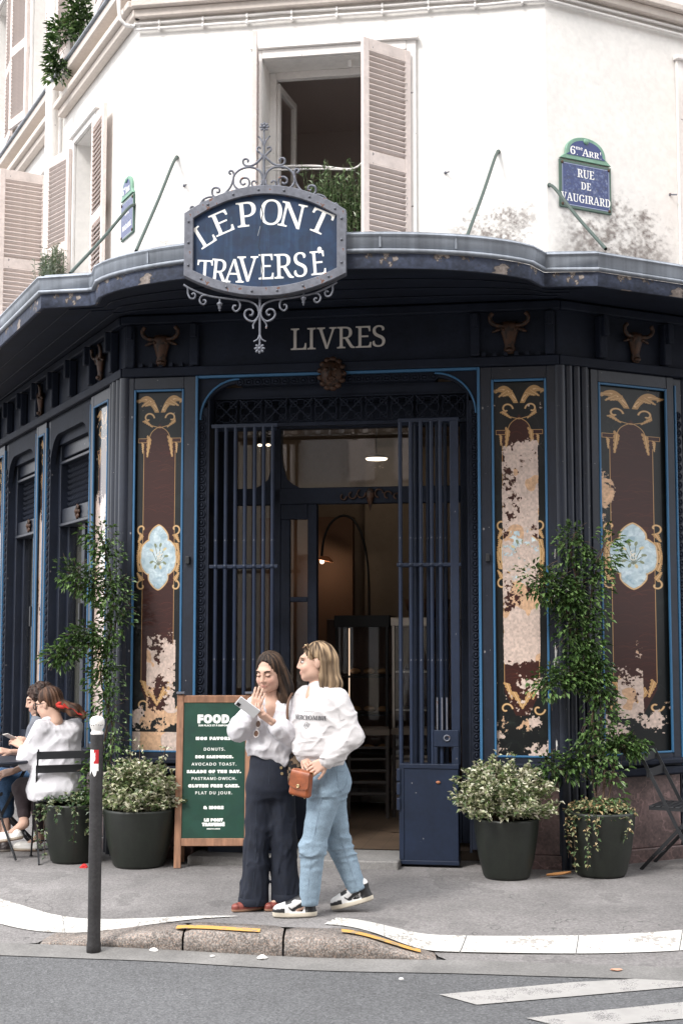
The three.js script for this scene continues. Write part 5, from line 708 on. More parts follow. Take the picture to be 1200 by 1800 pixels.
vine('green plant hanging out of the upper window beside the drainpipe', [[[0, 0, 0], [0, 0.2, 0.05], [-0.02, 0.42, 0.07]], [[-0.02, 0.1, 0.04], [-0.25, 0.12, 0.1], [-0.42, 0.16, 0.14]], [[-0.1, 0.08, 0.06], [-0.22, -0.05, 0.16], [-0.28, -0.22, 0.18], [-0.3, -0.34, 0.17]]].map((p) => p.map(([a, b, c]) => V(-1.62 + a, 7.16 + b, 0.02 + c).applyMatrix4(UL).toArray())), () => 0.12, 1300, 641, 'plant', GREENS, 0.07, 0.006, 'plants in the upper windows');
{ const p = V(1.53, 0, 0), r = RNG(9); const l = thing('fallen_leaf', 'curled orange fallen leaf on the pavement between the two pots', 'leaf', [1.5, groundY(1.5, -9.62) + 0.003, -9.62]); part('blade', gridGeo(6, 4, (u, v) => { const a = (u - 0.5) * 0.17, w = 0.045 * Math.sin(PI * clamp(u, 0.02, 0.98)); return [a, 0.012 + 0.03 * Math.abs(v - 0.5) + 0.02 * u * u, (v - 0.5) * 2 * w]; }), std({ color: lin(0.42, 0.2, 0.07), roughness: 0.8, side: THREE.DoubleSide }), l); part('stalk', rod([-0.085, 0.012, 0], [-0.13, 0.006, 0.01], 0.002), M.stem, l); }
// ---------------------------------------------------------------- bollard
{
  const x = -1.405, z = -7.94, y = groundY(x, z), t = thing('bollard', 'dark grey steel bollard with a white ball top and torn sticker', 'bollard', [x, y, z]);
  M.steel = std({ map: dataTex(256, 512, (u, v) => { const n = fbm(u, v, 6, 5, 401), f = fbm(u, v, 60, 2, 403), k = 0.21 + 0.06 * (n - 0.5) + 0.07 * (f - 0.5); return [k, k * 0.97, k * 0.985]; }, true, 0.6), roughness: 0.55, metalness: 0.25, bumpMap: grain, bumpScale: 0.001 });
  const h = 1.215 - y; part('post', lathe([[0.001, -0.05], [0.041, -0.05], [0.041, 0.0], [0.037, 0.02], [0.0365, h - 0.105], [0.034, h - 0.1]], 28), M.steel, t);
  const ball = part('ball_top', lathe([[0.034, h - 0.11], [0.036, h - 0.106], [0.037, h - 0.094], [0.031, h - 0.087], [0.031, h - 0.08], [0.037, h - 0.068], [0.0425, h - 0.045], [0.0405, h - 0.02], [0.03, h - 0.006], [0.012, h], [0.001, h]], 28), M.white, t);
  const rn = RNG(12); for (let i = 0; i < 7; i++) { const a = 0.5 + i * 0.35; part('scuff', new THREE.SphereGeometry(0.0028, 6, 4).translate(Math.cos(a) * 0.0415, h - 0.052 + 0.006 * rn(), Math.sin(a) * 0.0415), M.blackMetal, ball); }
  const st = canvas(128, 256, (g, W, H) => { g.fillStyle = '#eceae6'; g.fillRect(0, 0, W, H); g.fillStyle = '#b8252b'; g.fillRect(64, 0, 64, 150); g.fillStyle = '#e8e4de'; g.beginPath(); g.ellipse(52, 92, 34, 40, 0, 0, 7); g.fill(); g.beginPath(); g.moveTo(20, 70); g.lineTo(24, 20); g.lineTo(48, 56); g.fill(); g.beginPath(); g.moveTo(84, 70); g.lineTo(84, 24); g.lineTo(58, 56); g.fill(); g.strokeStyle = '#4a4646'; g.lineWidth = 3; g.beginPath(); g.arc(40, 88, 4, 0, 7); g.moveTo(68, 88); g.arc(64, 88, 4, 0, 7); g.moveTo(44, 112); g.lineTo(62, 112); g.stroke(); });
  part('torn_sticker', gridGeo(12, 10, (u, v) => { const a = R(lerp(150, 62, u)), ragged = v < 0.35 ? (noise3(u * 7, 3, 1, 9) - 0.4) * 0.06 : 0; return [Math.cos(a) * 0.0378, h - 0.325 + v * 0.135 + ragged * (1 - v), Math.sin(a) * 0.0378]; }), std({ map: canvasTex(st), roughness: 0.6 }), t, null, true);
}
// ---------------------------------------------------------------- menu board
{
  const t = thing('menu_board', 'wooden A-frame menu board with green poster and white lettering', 'sandwich board', [-0.93, 0, -10.03], null, R(1)), H = 1.245;
  const tx = canvas(640, 1480, (g, W, Hh) => {
    g.fillStyle = '#173c30'; g.fillRect(0, 0, W, Hh); const r = RNG(3); for (let i = 0; i < 260; i++) { g.fillStyle = r() > 0.5 ? `rgba(60,110,94,${0.02 + r() * 0.035})` : `rgba(12,44,34,${0.02 + r() * 0.04})`; g.beginPath(); g.ellipse(r() * W, r() * Hh, 20 + r() * 120, 14 + r() * 70, r() * 3, 0, 7); g.fill(); }
    g.fillStyle = '#f3f1ec'; g.strokeStyle = '#f3f1ec'; g.textAlign = 'center'; g.lineJoin = 'round';
    const put = (s, y, size, width, fat, sp = 0) => { g.font = `${fat ? 'bold ' : ''}${size}px sans-serif`; g.letterSpacing = sp + 'px'; const m = g.measureText(s).width; g.save(); g.translate(W / 2 + 6, y); g.scale(width / m, 1); g.fillText(s, 0, 0); g.lineWidth = fat || 1.2; g.strokeText(s, 0, 0); g.restore(); };
    put('FOOD.', 222, 118, 376, 13, 4); put('SUR PLACE ET À EMPORTER', 262, 26, 350, 1); put('NOS FAVORIS', 410, 40, 396, 8, 7); put('DONUTS.', 530, 44, 232, 0, 5); put('EGG SANDWICH.', 612, 38, 400, 7, 5); put('AVOCADO TOAST.', 694, 44, 474, 0, 6); put('SALADE OF THE DAY.', 774, 40, 566, 8, 6); put('PASTRAMI-DWICH.', 852, 44, 474, 0, 5); put('GLUTEN FREE CAKE.', 930, 40, 534, 8, 5); put('PLAT DU JOUR.', 1008, 44, 394, 0, 6); put('& MORE', 1166, 40, 210, 8, 5); put('LE PONT', 1300, 40, 196, 8, 3); put('TRAVERSÉ', 1350, 42, 232, 8, 2); put('BREATH & BREW', 1388, 18, 138, 1); g.font = '30px sans-serif'; g.globalAlpha = 0.35; g.fillText('SAGE', W / 2 - 20, 806); g.globalAlpha = 1;
  });
  const lean = R(-6.5), FX = new THREE.Matrix4().makeRotationX(lean);
  const fr = (z, back) => { const X = t.matrixWorld.clone().multiply(flat(0, 0, z)).multiply(new THREE.Matrix4().makeRotationX(back ? -lean : lean)), nm = back ? 'rear_' : 'front_'; for (const s of [-1, 1]) part(nm + 'post', rbox(s * 0.252 - 0.025, s * 0.252 + 0.025, 0, H, -0.016, 0.016, 0.004), M.wood, t, X); part(nm + 'rail', rbox(-0.227, 0.227, H - 0.06, H - 0.008, -0.014, 0.014, 0.004), M.wood, t, X); part(nm + 'rail', rbox(-0.227, 0.227, 0.155, 0.21, -0.014, 0.014, 0.004), M.wood, t, X); return X; };
  const X = fr(0, false); fr(-0.27, true); const bd = part('panel', box(-0.227, 0.227, 0.21, H - 0.06, -0.006, 0.004), M.green, t, X); part('poster', gridGeo(1, 1, (u, v) => [lerp(-0.225, 0.225, u), lerp(0.212, H - 0.062, v), 0.0075]), std({ map: canvasTex(tx), roughness: 0.45 }), bd, X, true);
  for (const s of [-1, 1]) part('hinge', rbox(s * 0.252 - 0.03, s * 0.252 + 0.03, H - 0.004, H + 0.012, -0.15, -0.1, 0.003), M.iron, t, t.matrixWorld);
}
// ---------------------------------------------------------------- folding cafe chairs and table
function chair(x, z, turn, label) { // front towards local +z
  const t = thing('bistro_chair', label, 'chair', [x, groundY(x, z), z], 'black folding cafe chairs', turn), w = 0.2, m = M.blackMetal;
  for (const s of [-1, 1]) { part('back_leg', bar([s * w, 0, 0.21], [s * w, 0.83, -0.21], 0.012, 0.024), m, t); part('front_leg', bar([s * (w - 0.018), 0, -0.22], [s * (w - 0.018), 0.44, 0.19], 0.012, 0.024), m, t); part('foot', rbox(s * w - 0.012, s * w + 0.012, 0, 0.008, 0.19, 0.24, 0.002), m, t); }
  for (const y of [0.79, 0.685]) { const zz = -0.21 + (0.83 - y) * 0.505; part('back_slat', new THREE.ExtrudeGeometry(shapeOf(rect(-w - 0.012, w + 0.012, y - 0.028, y + 0.028)), { depth: 0.012, bevelEnabled: false }).translate(0, 0, zz - 0.02), m, t); }
  for (let i = 0; i < 8; i++) part('seat_slat', rbox(-w + 0.004, w - 0.004, 0.445, 0.457, -0.15 + i * 0.047, -0.113 + i * 0.047, 0.003), m, t);
  part('seat_frame', [bar([-w + 0.01, 0.438, -0.15], [-w + 0.01, 0.438, 0.225], 0.01, 0.02), bar([w - 0.01, 0.438, -0.15], [w - 0.01, 0.438, 0.225], 0.01, 0.02)].slice(0, 1), m, t); part('seat_frame', bar([w - 0.01, 0.438, -0.15], [w - 0.01, 0.438, 0.225], 0.01, 0.02), m, t);
  part('stretcher', rod([-w, 0.12, 0.15], [w, 0.12, 0.15], 0.006), m, t); part('stretcher', rod([-w, 0.1, -0.13], [w, 0.1, -0.13], 0.006), m, t); return t;
}
chair(-2.1, -10.42, R(180 + 18), 'black folding chair under the seated person in the white shirt');
chair(-2.62, -10.95, R(-75), 'black folding chair under the seated person in the grey shirt');
chair(2.42, -10.02, R(62), 'empty black folding chair standing by the pink stone plinth');
for (const [x, z, label] of [[-2.62, -10.42, 'small round black cafe table in front of the seated people'], [2.95, -9.9, 'small round black cafe table beside the empty folding chair']]) {
  const t = thing('cafe_table', label, 'table', [x, groundY(x, z), z], 'round cafe tables'); part('top', lathe([[0.001, 0.715], [0.29, 0.715], [0.3, 0.722], [0.3, 0.735], [0.29, 0.74], [0.001, 0.74]], 36), M.navy, t); for (let i = 0; i < 3; i++) { const a = i / 3 * PI * 2 + 0.5; part('leg', tube([[Math.cos(a) * 0.05, 0.715, Math.sin(a) * 0.05], [Math.cos(a) * 0.06, 0.4, Math.sin(a) * 0.06], [Math.cos(a) * 0.24, 0.01, Math.sin(a) * 0.24]], 0.009, 16, 6), M.blackMetal, t); } part('ring', new THREE.TorusGeometry(0.07, 0.007, 6, 20).rotateX(PI / 2).translate(0, 0.3, 0), M.blackMetal, t);
}
// ---------------------------------------------------------------- litter in the gutter and on the pavement
{
  const paper = std({ color: lin(0.8, 0.78, 0.75), roughness: 0.9, side: THREE.DoubleSide }), crumple = (s, seed) => { const g = new THREE.IcosahedronGeometry(s, 1), p = g.attributes.position; for (let i = 0; i < p.count; i++) { const k = 0.6 + 0.8 * noise3(p.getX(i) * 60 + 9, p.getY(i) * 60, p.getZ(i) * 60, seed); p.setXYZ(i, p.getX(i) * k * 1.5, Math.max(-s * 0.3, p.getY(i) * k * 0.8), p.getZ(i) * k); } g.computeVertexNormals(); return g; };
  const bits = [[-0.44, kerbZ(-0.44) + 0.06, 0.022, 'crumpled white tissue lying in the gutter below the kerb joint'], [-1.06, kerbZ(-1.06) + 0.03, 0.016, 'small scrap of white paper at the low end of the kerb'], [-0.72, kerbZ(-0.72) + 0.08, 0.009, 'tiny pale scrap in the gutter between two larger scraps'], [0.31, -7.3, 0.009, 'tiny pale scrap on the road below the yellow line']];
  bits.forEach(([x, z, s, label], i) => solo('litter_scrap', crumple(s, i + 3).translate(x, ROAD + 0.013 + s * 0.3, z), paper, label, 'litter', 'scraps of litter'));
  solo('litter_scrap', crumple(0.02, 21).scale(1, 0.4, 1).translate(1.47, ROAD + 0.016, -7.5), std({ color: lin(0.6, 0.32, 0.22), roughness: 0.9 }), 'orange scrap of wrapper in the gutter by the crossing', 'litter', 'scraps of litter');
  solo('litter_scrap', crumple(0.022, 25).translate(-1.86, 0.006, -10.05), std({ color: lin(0.55, 0.03, 0.03), roughness: 0.9 }), 'small red scrap on the pavement beside the ivy pot', 'litter', 'scraps of litter');
}
// ---------------------------------------------------------------- figures: smooth joined distance fields meshed on a grid
const cap = (a, b, ra, rb = ra, k = 0.03) => ({ t: 0, a, b, ra, rb, k });
const ell = (c, r, k = 0.02, neg = false) => ({ t: 1, c, r, k, neg });
const stack = (s, yaw, k = 0.03) => ({ t: 2, s, lx: [Math.cos(yaw), -Math.sin(yaw)], k }); // s: [y, cx, cz, rx, rz] upwards; yaw turns the section about y
function distTo(p, x, y, z) {
  if (p.t === 0) { const bx = p.b[0] - p.a[0], by = p.b[1] - p.a[1], bz = p.b[2] - p.a[2], ax = x - p.a[0], ay = y - p.a[1], az = z - p.a[2], h = clamp((ax * bx + ay * by + az * bz) / (bx * bx + by * by + bz * bz + 1e-9)); return Math.hypot(ax - bx * h, ay - by * h, az - bz * h) - (p.ra + (p.rb - p.ra) * h); }
  if (p.t === 1) { const a = (x - p.c[0]) / p.r[0], b = (y - p.c[1]) / p.r[1], c = (z - p.c[2]) / p.r[2], l = Math.hypot(a, b, c), m = Math.hypot(a / p.r[0], b / p.r[1], c / p.r[2]); return m < 1e-6 ? -Math.min(...p.r) : l * (l - 1) / m; }
  const S = p.s, n = S.length; let i = 0; while (i < n - 2 && y > S[i + 1][0]) i++;
  const A = S[i], B = S[i + 1], f = clamp((y - A[0]) / (B[0] - A[0])), g = f * f * (3 - 2 * f), q = (j) => A[j] + (B[j] - A[j]) * lerp(f, g, 0.5), dx = x - q(1), dz = z - q(2), u = (dx * p.lx[0] + dz * p.lx[1]) / q(3), w = (-dx * p.lx[1] + dz * p.lx[0]) / q(4), l = Math.hypot(u, w), r = l < 1e-5 ? Math.min(q(3), q(4)) : 1 / Math.hypot(u / l / q(3) * 1, w / l / q(4) * 1) * 1;
  const side = (l - 1) * Math.min(r, q(3) + q(4)), end = Math.max(S[0][0] - y, y - S[n - 1][0]);
  return end > 0 ? (side > 0 ? Math.hypot(side, end) : end) : Math.max(side, end);
}
const field = (prims, warp, cut) => (x, y, z) => {
  let d = 1; for (const p of prims) { const e = distTo(p, x, y, z), k = p.k; if (p.neg) { const h = Math.max(k - Math.abs(d + e), 0) / k; d = Math.max(d, -e) + h * h * k * 0.25; } else { const h = Math.max(k - Math.abs(d - e), 0) / k; d = Math.min(d, e) - h * h * k * 0.25; } }
  if (warp && d < 0.05) d -= warp(x, y, z); if (cut) d = Math.max(d, cut(x, y, z)); return d;
};
function bounds(prims, m = 0.03) { const lo = [9, 9, 9], hi = [-9, -9, -9], add = (c, r) => { for (let i = 0; i < 3; i++) { lo[i] = Math.min(lo[i], c[i] - r[i]); hi[i] = Math.max(hi[i], c[i] + r[i]); } }; for (const p of prims) { if (p.neg) continue; if (p.t === 0) { add(p.a, [p.ra, p.ra, p.ra]); add(p.b, [p.rb, p.rb, p.rb]); } else if (p.t === 1) add(p.c, p.r); else for (const s of p.s) { const r = Math.max(s[3], s[4]); add([s[1], s[0], s[2]], [r, 0, r]); } } return [lo.map((v) => v - m), hi.map((v) => v + m)]; }
function nets(f, [lo, hi], h, color) { // surface nets
  const n = lo.map((l, i) => Math.ceil((hi[i] - l) / h) + 1), [nx, ny, nz] = n, F = new Float32Array(nx * ny * nz), id = new Int32Array(nx * ny * nz).fill(-1), at = (i, j, k) => i + nx * (j + ny * k);
  for (let k = 0; k < nz; k++) for (let j = 0; j < ny; j++) for (let i = 0; i < nx; i++) F[at(i, j, k)] = f(lo[0] + i * h, lo[1] + j * h, lo[2] + k * h);
  const P = [], I = [], E = [[0, 1], [2, 3], [4, 5], [6, 7], [0, 2], [1, 3], [4, 6], [5, 7], [0, 4], [1, 5], [2, 6], [3, 7]];
  for (let k = 0; k < nz - 1; k++) for (let j = 0; j < ny - 1; j++) for (let i = 0; i < nx - 1; i++) {
    const v = []; let m = 0; for (let c = 0; c < 8; c++) { v[c] = F[at(i + (c & 1), j + (c >> 1 & 1), k + (c >> 2))]; if (v[c] < 0) m++; } if (m === 0 || m === 8) continue;
    let x = 0, y = 0, z = 0, q = 0; for (const [a, b] of E) if ((v[a] < 0) !== (v[b] < 0)) { const t = v[a] / (v[a] - v[b]); x += lerp(a & 1, b & 1, t); y += lerp(a >> 1 & 1, b >> 1 & 1, t); z += lerp(a >> 2, b >> 2, t); q++; }
    id[at(i, j, k)] = P.length / 3; P.push(lo[0] + (i + x / q) * h, lo[1] + (j + y / q) * h, lo[2] + (k + z / q) * h);
  }
  const quad = (a, b, c, d, flip) => { if (a < 0 || b < 0 || c < 0 || d < 0) return; flip ? I.push(a, c, b, a, d, c) : I.push(a, b, c, a, c, d); };
  for (let k = 1; k < nz - 1; k++) for (let j = 1; j < ny - 1; j++) for (let i = 1; i < nx - 1; i++) {
    const a = F[at(i, j, k)] < 0;
    if (a !== F[at(i + 1, j, k)] < 0) quad(id[at(i, j - 1, k - 1)], id[at(i, j, k - 1)], id[at(i, j, k)], id[at(i, j - 1, k)], !a);
    if (a !== F[at(i, j + 1, k)] < 0) quad(id[at(i - 1, j, k - 1)], id[at(i - 1, j, k)], id[at(i, j, k)], id[at(i, j, k - 1)], !a);
    if (a !== F[at(i, j, k + 1)] < 0) quad(id[at(i - 1, j - 1, k)], id[at(i, j - 1, k)], id[at(i, j, k)], id[at(i - 1, j, k)], !a);
  }
  const g = new THREE.BufferGeometry(); g.setAttribute('position', new THREE.Float32BufferAttribute(P, 3)); g.setIndex(I); g.computeVertexNormals();
  if (color) { const C = []; for (let i = 0; i < P.length; i += 3) C.push(...color(P[i], P[i + 1], P[i + 2])); g.setAttribute('color', new THREE.Float32BufferAttribute(C, 3)); }
  return g;
}
const ridge = (n) => 1 - Math.abs(2 * n - 1);
const folds = (amp, fx, fy, fz, s, skew = 0) => (x, y, z) => amp * (ridge(noise3(x * fx + y * skew + 20, y * fy + 20 - x * skew * 0.5, z * fz + 20, s)) ** 3 - 0.35) + amp * 0.6 * (ridge(noise3(x * fx * 1.9 - y * skew + 40, y * fy * 1.7 + 7, z * fz * 1.9, s + 3)) ** 4 - 0.25) + amp * 0.3 * (noise3(x * fx * 2.7 + 9, y * fy * 2.7 - y * skew, z * fz * 2.7, s + 5) - 0.5);
const SKIN = [0.56, 0.36, 0.275];
function headGeo({ eyes = 'open', brow = [0.09, 0.055, 0.035], cell = 0.004, scale = 1 }) { // face towards +z, eye level at 0
  const prims = [ell([0, 0.028, -0.02], [0.073, 0.086, 0.09], 0.02), ell([0, -0.035, 0.022], [0.06, 0.078, 0.068], 0.03), ell([0, -0.095, 0.062], [0.024, 0.019, 0.021], 0.03), ell([0.034, -0.07, 0.02], [0.028, 0.032, 0.04], 0.03), ell([-0.034, -0.07, 0.02], [0.028, 0.032, 0.04], 0.03), ell([0.033, -0.035, 0.062], [0.026, 0.024, 0.022], 0.02), ell([-0.033, -0.035, 0.062], [0.026, 0.024, 0.022], 0.02),
    ell([0, 0.026, 0.075], [0.05, 0.014, 0.016], 0.02), ell([0.031, 0.002, 0.094], [0.017, 0.012, 0.014], 0.012, true), ell([-0.031, 0.002, 0.094], [0.017, 0.012, 0.014], 0.012, true), ell([0.031, 0.001, 0.077], [0.0145, 0.0125, 0.0135], 0.004), ell([-0.031, 0.001, 0.077], [0.0145, 0.0125, 0.0135], 0.004),
    cap([0, 0.012, 0.087], [0, -0.03, 0.1025], 0.008, 0.0105, 0.014), ell([0.011, -0.036, 0.092], [0.008, 0.007, 0.009], 0.008), ell([-0.011, -0.036, 0.092], [0.008, 0.007, 0.009], 0.008), ell([0, -0.061, 0.085], [0.021, 0.006, 0.0095], 0.009), ell([0, -0.0715, 0.083], [0.018, 0.0065, 0.0095], 0.009), ell([0.074, -0.008, -0.012], [0.009, 0.031, 0.019], 0.008), ell([-0.074, -0.008, -0.012], [0.009, 0.031, 0.019], 0.008), cap([0, -0.06, -0.02], [0, -0.15, -0.03], 0.05, 0.052, 0.03)];
  const color = (x, y, z) => { const ax = Math.abs(x); let c = SKIN; const mix = (o, t) => { c = c.map((v, i) => lerp(v, o[i], clamp(t))); };
    mix([0.6, 0.3, 0.24], 0.5 * bump(ax, 0.042, 0.02) * bump(y, -0.035, 0.022) * (z > 0.03 ? 1 : 0)); if (z > 0.078) mix([0.46, 0.2, 0.17], bump(ax, 0, 0.021) * (bump(y, -0.066, 0.0085)) * 0.95); if (z > 0.075) mix(brow, 1.5 * smooth(0.012, 0.017, ax) * (1 - smooth(0.048, 0.053, ax)) * bump(y, 0.021 + 0.006 * bump(ax, 0.034, 0.014), 0.0048));
    if (z > 0.07) { const ex = (ax - 0.031) / 0.0155; if (Math.abs(ex) < 1) { const lid = 0.0085 * Math.sqrt(1 - ex * ex); if (eyes === 'open') { if (Math.abs(y - 0.001) < lid) { c = [0.62, 0.58, 0.55]; if (Math.hypot(ax - 0.034, y - 0.001) < 0.0085) c = [0.035, 0.025, 0.02]; } else if (y > 0 && y - 0.001 < lid + 0.006) c = [0.06, 0.035, 0.03]; } else if (y < 0.001 && Math.abs(y + 0.002 + 0.6 * (lid - 0.004)) < 0.0034) c = [0.045, 0.03, 0.025]; } }
    return c; };
  const g = nets(field(prims), bounds(prims, 0.012), cell, color); return g.scale(scale, scale, scale);
}
// hand: wrist at origin, fingers along +y, back of the hand towards +z, thumb at side*x; curl in radians per joint bends fingers towards -z
function handPrims(X, side = 1, curl = [0.25, 0.25, 0.3, 0.35], thumbOut = 0.55, s = 1) {
  const T = (p) => V(...p).multiplyScalar(s).applyMatrix4(X).toArray(), out = [], k = 0.008;
  const palm = [[0.03, 0.05], [0.01, 0.055], [-0.011, 0.052], [-0.03, 0.046]]; for (const [x, y] of palm) out.push(cap(T([x * 0.6 * side, 0.0, 0]), T([x * side, y + 0.025, 0]), 0.0135 * s, 0.0115 * s, 0.014));
  const len = [[0.034, 0.024, 0.02], [0.038, 0.027, 0.021], [0.035, 0.025, 0.02], [0.027, 0.019, 0.017]], fx = [0.031, 0.0105, -0.011, -0.031], fy = [0.078, 0.082, 0.078, 0.068];
  for (let f = 0; f < 4; f++) { let p = [fx[f] * side, fy[f], 0], a = 0; const sp = (1.5 - f) * 0.05 * side; for (let j = 0; j < 3; j++) { a += curl[f] * (j ? 1 : 0.7); const L = len[f][j], q = [p[0] + Math.sin(sp) * L, p[1] + Math.cos(a) * L, p[2] - Math.sin(a) * L]; out.push(cap(T(p), T(q), (0.0098 - j * 0.0008 - (f == 3 ? 0.0012 : 0)) * s, (0.0092 - j * 0.0008 - (f == 3 ? 0.0012 : 0)) * s, 0.004)); p = q; } }
  const t0 = [0.02 * side, 0.012, -0.004], t1 = [(0.02 + 0.042 * Math.sin(thumbOut)) * side, 0.012 + 0.042 * Math.cos(thumbOut), -0.012], t2 = [t1[0] + 0.03 * Math.sin(thumbOut * 0.7) * side, t1[1] + 0.03 * Math.cos(thumbOut * 0.7), -0.02], t3 = [t2[0] + 0.022 * Math.sin(thumbOut * 0.4) * side, t2[1] + 0.022, -0.026];
  out.push(cap(T(t0), T(t1), 0.0145 * s, 0.0115 * s, 0.012), cap(T(t1), T(t2), 0.0108 * s, 0.0098 * s, 0.005), cap(T(t2), T(t3), 0.0095 * s, 0.0082 * s, 0.004)); return out;
}
const aim = (from, to, back) => { const y = V(...to).sub(V(...from)).normalize(), z0 = V(...back), x = V().crossVectors(y, z0).normalize(), z = V().crossVectors(x, y); return new THREE.Matrix4().makeBasis(x, y, z).setPosition(...from); };
M.skin = phy({ vertexColors: true, roughness: 0.55, specularIntensity: 0.4, sheen: 0.2, sheenRoughness: 0.6 });
M.hair = phy({ vertexColors: true, roughness: 0.6, specularIntensity: 0.45, side: THREE.DoubleSide });
const cloth = (seed, base, vary, rough = 0.9, n = 90, streak = 0) => std({ map: dataTex(256, 256, (u, v) => { const f = vnoise(u * n, v * n, n, n, seed), g = vnoise(u * n, v * n * 0.25, n, Math.max(1, n >> 2), seed + 2), m = fbm(u, v, 5, 4, seed + 3), k = 1 + vary * (f - 0.5) + streak * (g - 0.5) + vary * 0.8 * (m - 0.5); return base.map((b) => b * k); }, true, 0.22), roughness: rough, bumpMap: grain, bumpScale: 0.0008 });
M.cotton = cloth(701, [0.8, 0.79, 0.805], 0.05); M.fleece = cloth(703, [0.77, 0.755, 0.755], 0.07, 0.95, 120); M.denimDark = cloth(705, [0.062, 0.088, 0.145], 0.3, 0.85, 128, 0.3); M.denimLight = cloth(707, [0.5, 0.575, 0.635], 0.12, 0.85, 128, 0.16); M.greyKnit = cloth(709, [0.42, 0.43, 0.46], 0.2, 0.95, 110); M.leggings = cloth(711, [0.24, 0.2, 0.21], 0.2); M.denimMid = cloth(713, [0.2, 0.31, 0.43], 0.3, 0.85, 128, 0.3);
M.leather = phy({ map: dataTex(256, 256, (u, v) => { const n = fbm(u, v, 6, 4, 721), f = fbm(u, v, 50, 2, 723), k = 0.9 + 0.3 * (n - 0.5) + 0.15 * (f - 0.5); return [0.62 * k, 0.33 * k, 0.18 * k]; }, true, 0.2), roughness: 0.42, clearcoat: 0.2, clearcoatRoughness: 0.4, bumpMap: grain, bumpScale: 0.0006 });
M.brass = std({ color: lin(0.6, 0.46, 0.26), roughness: 0.35, metalness: 0.9 }); M.stitch = std({ color: lin(0.2, 0.26, 0.33), roughness: 0.9 });
M.vcol = std({ vertexColors: true, roughness: 0.5 });
// person > body (one continuous mesh) with clothes and hair as further parts; all in axes at the feet: x right, y up, z to the camera
function person(label, pos, { body, bodyCut, extra = [], head, hands = [], clothes = [], hair }, group) {
  const t = thing('person', label, 'person', pos, group), skinC = () => SKIN, geos = [];
  geos.push(nets(field(body), bounds(body), 0.013, skinC)); for (const h of hands) geos.push(nets(field(h), bounds(h, 0.012), 0.0036, skinC));
  const HX = head && new THREE.Matrix4().makeTranslation(...head.at).multiply(new THREE.Matrix4().makeRotationFromEuler(new THREE.Euler(head.pitch ?? 0, head.yaw, head.roll ?? 0, 'YXZ')));
  if (head) geos.push(headGeo(head).applyMatrix4(HX));
  part('body', mergeGeometries(geos.map((g) => { g = cubeUV(g); return g; })), M.skin, t, null, true);
  for (const c of clothes) part(c.name, nets(c.f = field(c.prims, c.warp, c.cut), bounds(c.prims, 0.035), c.cell ?? 0.009), c.mat, t);
  if (hair) { const f = field(hair.prims, hair.warp, hair.cut); part('hair', nets(f, bounds(hair.prims, 0.015), hair.cell ?? 0.0045, hair.color).applyMatrix4(HX), M.hair, t); if (hair.strands) part('loose_strands', hair.strands.map((s) => tube(s, 0.0016, 14, 4)).map((g) => { const c = hair.color(0, 0, 0), n = g.attributes.position.count; g.setAttribute('color', new THREE.Float32BufferAttribute(Array.from({ length: n * 3 }, (_, i) => hair.strandColor[i % 3]), 3)); return g; }), M.hair, t, t.matrixWorld.clone().multiply(HX)).userData.kind = 'stuff'; }
  return [t, HX];
}
const strandWarp = (freq, amp, s) => (x, y, z) => { const a = Math.atan2(x, z) * freq + 5 * noise3(x * 8, y * 4, z * 8, s) + y * 6; return 0.007 * Math.sin(y * 46 + Math.atan2(x, z) * 2.5) * smooth(-0.06, -0.16, y) + amp * Math.sin(a) + amp * 0.8 * (noise3(x * 60, y * 7, z * 60, s + 1) - 0.5) * 2; };
const strandColor = (dark, light, freq, s) => (x, y, z) => { const n = noise3(Math.atan2(x, z) * freq * 0.8 + 30, y * 5 + 3 * noise3(x * 10, y * 6, z * 10, s), Math.hypot(x, z) * 30, s), k = clamp((n - 0.35) * 2.2); return dark.map((d, i) => lerp(d, light[i], k)); };
function march(f, o, d, max = 0.6) { const p = [...o]; let t = 0; while (t < max) { const q = [o[0] + d[0] * t, o[1] + d[1] * t, o[2] + d[2] * t], e = f(...q); if (e < 0.0008) return q; t += Math.max(0.001, e * 0.6); } return null; }
function stitched(t, f, line, r, mat, name = 'seam', d = [0, 0, -1], from = 0.35) { const pts = []; for (let i = 0; i + 1 < line.length; i++) for (let k = 0; k < 8; k++) { const a = line[i], b = line[i + 1], q = march(f, [lerp(a[0], b[0], k / 8) - d[0] * from, lerp(a[1], b[1], k / 8) - d[1] * from, (a[2] ?? 0) - d[2] * from], d); if (q) pts.push(V(...q).addScaledVector(V(...d), -0.001)); } if (pts.length > 2) part(name, tube(pts, r, pts.length * 2, 4), mat, t); }
function shoeGeo(color, low = false, cell = 0.0036) { // toe towards +z, sole on y = 0
  const pr = [stack([[0.001, 0, 0, 0.041, 0.128], [0.012, 0, 0, 0.045, 0.134], [0.028, 0, 0, 0.044, 0.133], [0.034, 0, 0.0, 0.04, 0.128]], 0, 0.006), ell([0, 0.045, 0.075], [0.039, low ? 0.026 : 0.036, 0.056], 0.02), cap([0, low ? 0.04 : 0.055, 0.045], [0, low ? 0.045 : 0.085, -0.03], 0.036, 0.035, 0.02), cap([0, 0.045, -0.088], [0, low ? 0.05 : 0.1, -0.085], 0.037, 0.034, 0.02)]; if (!low) pr.push(cap([0, 0.09, -0.03], [0, 0.112, -0.085], 0.034, 0.033, 0.02));
  return nets(field(pr), bounds(pr, 0.012), cell, color);
}
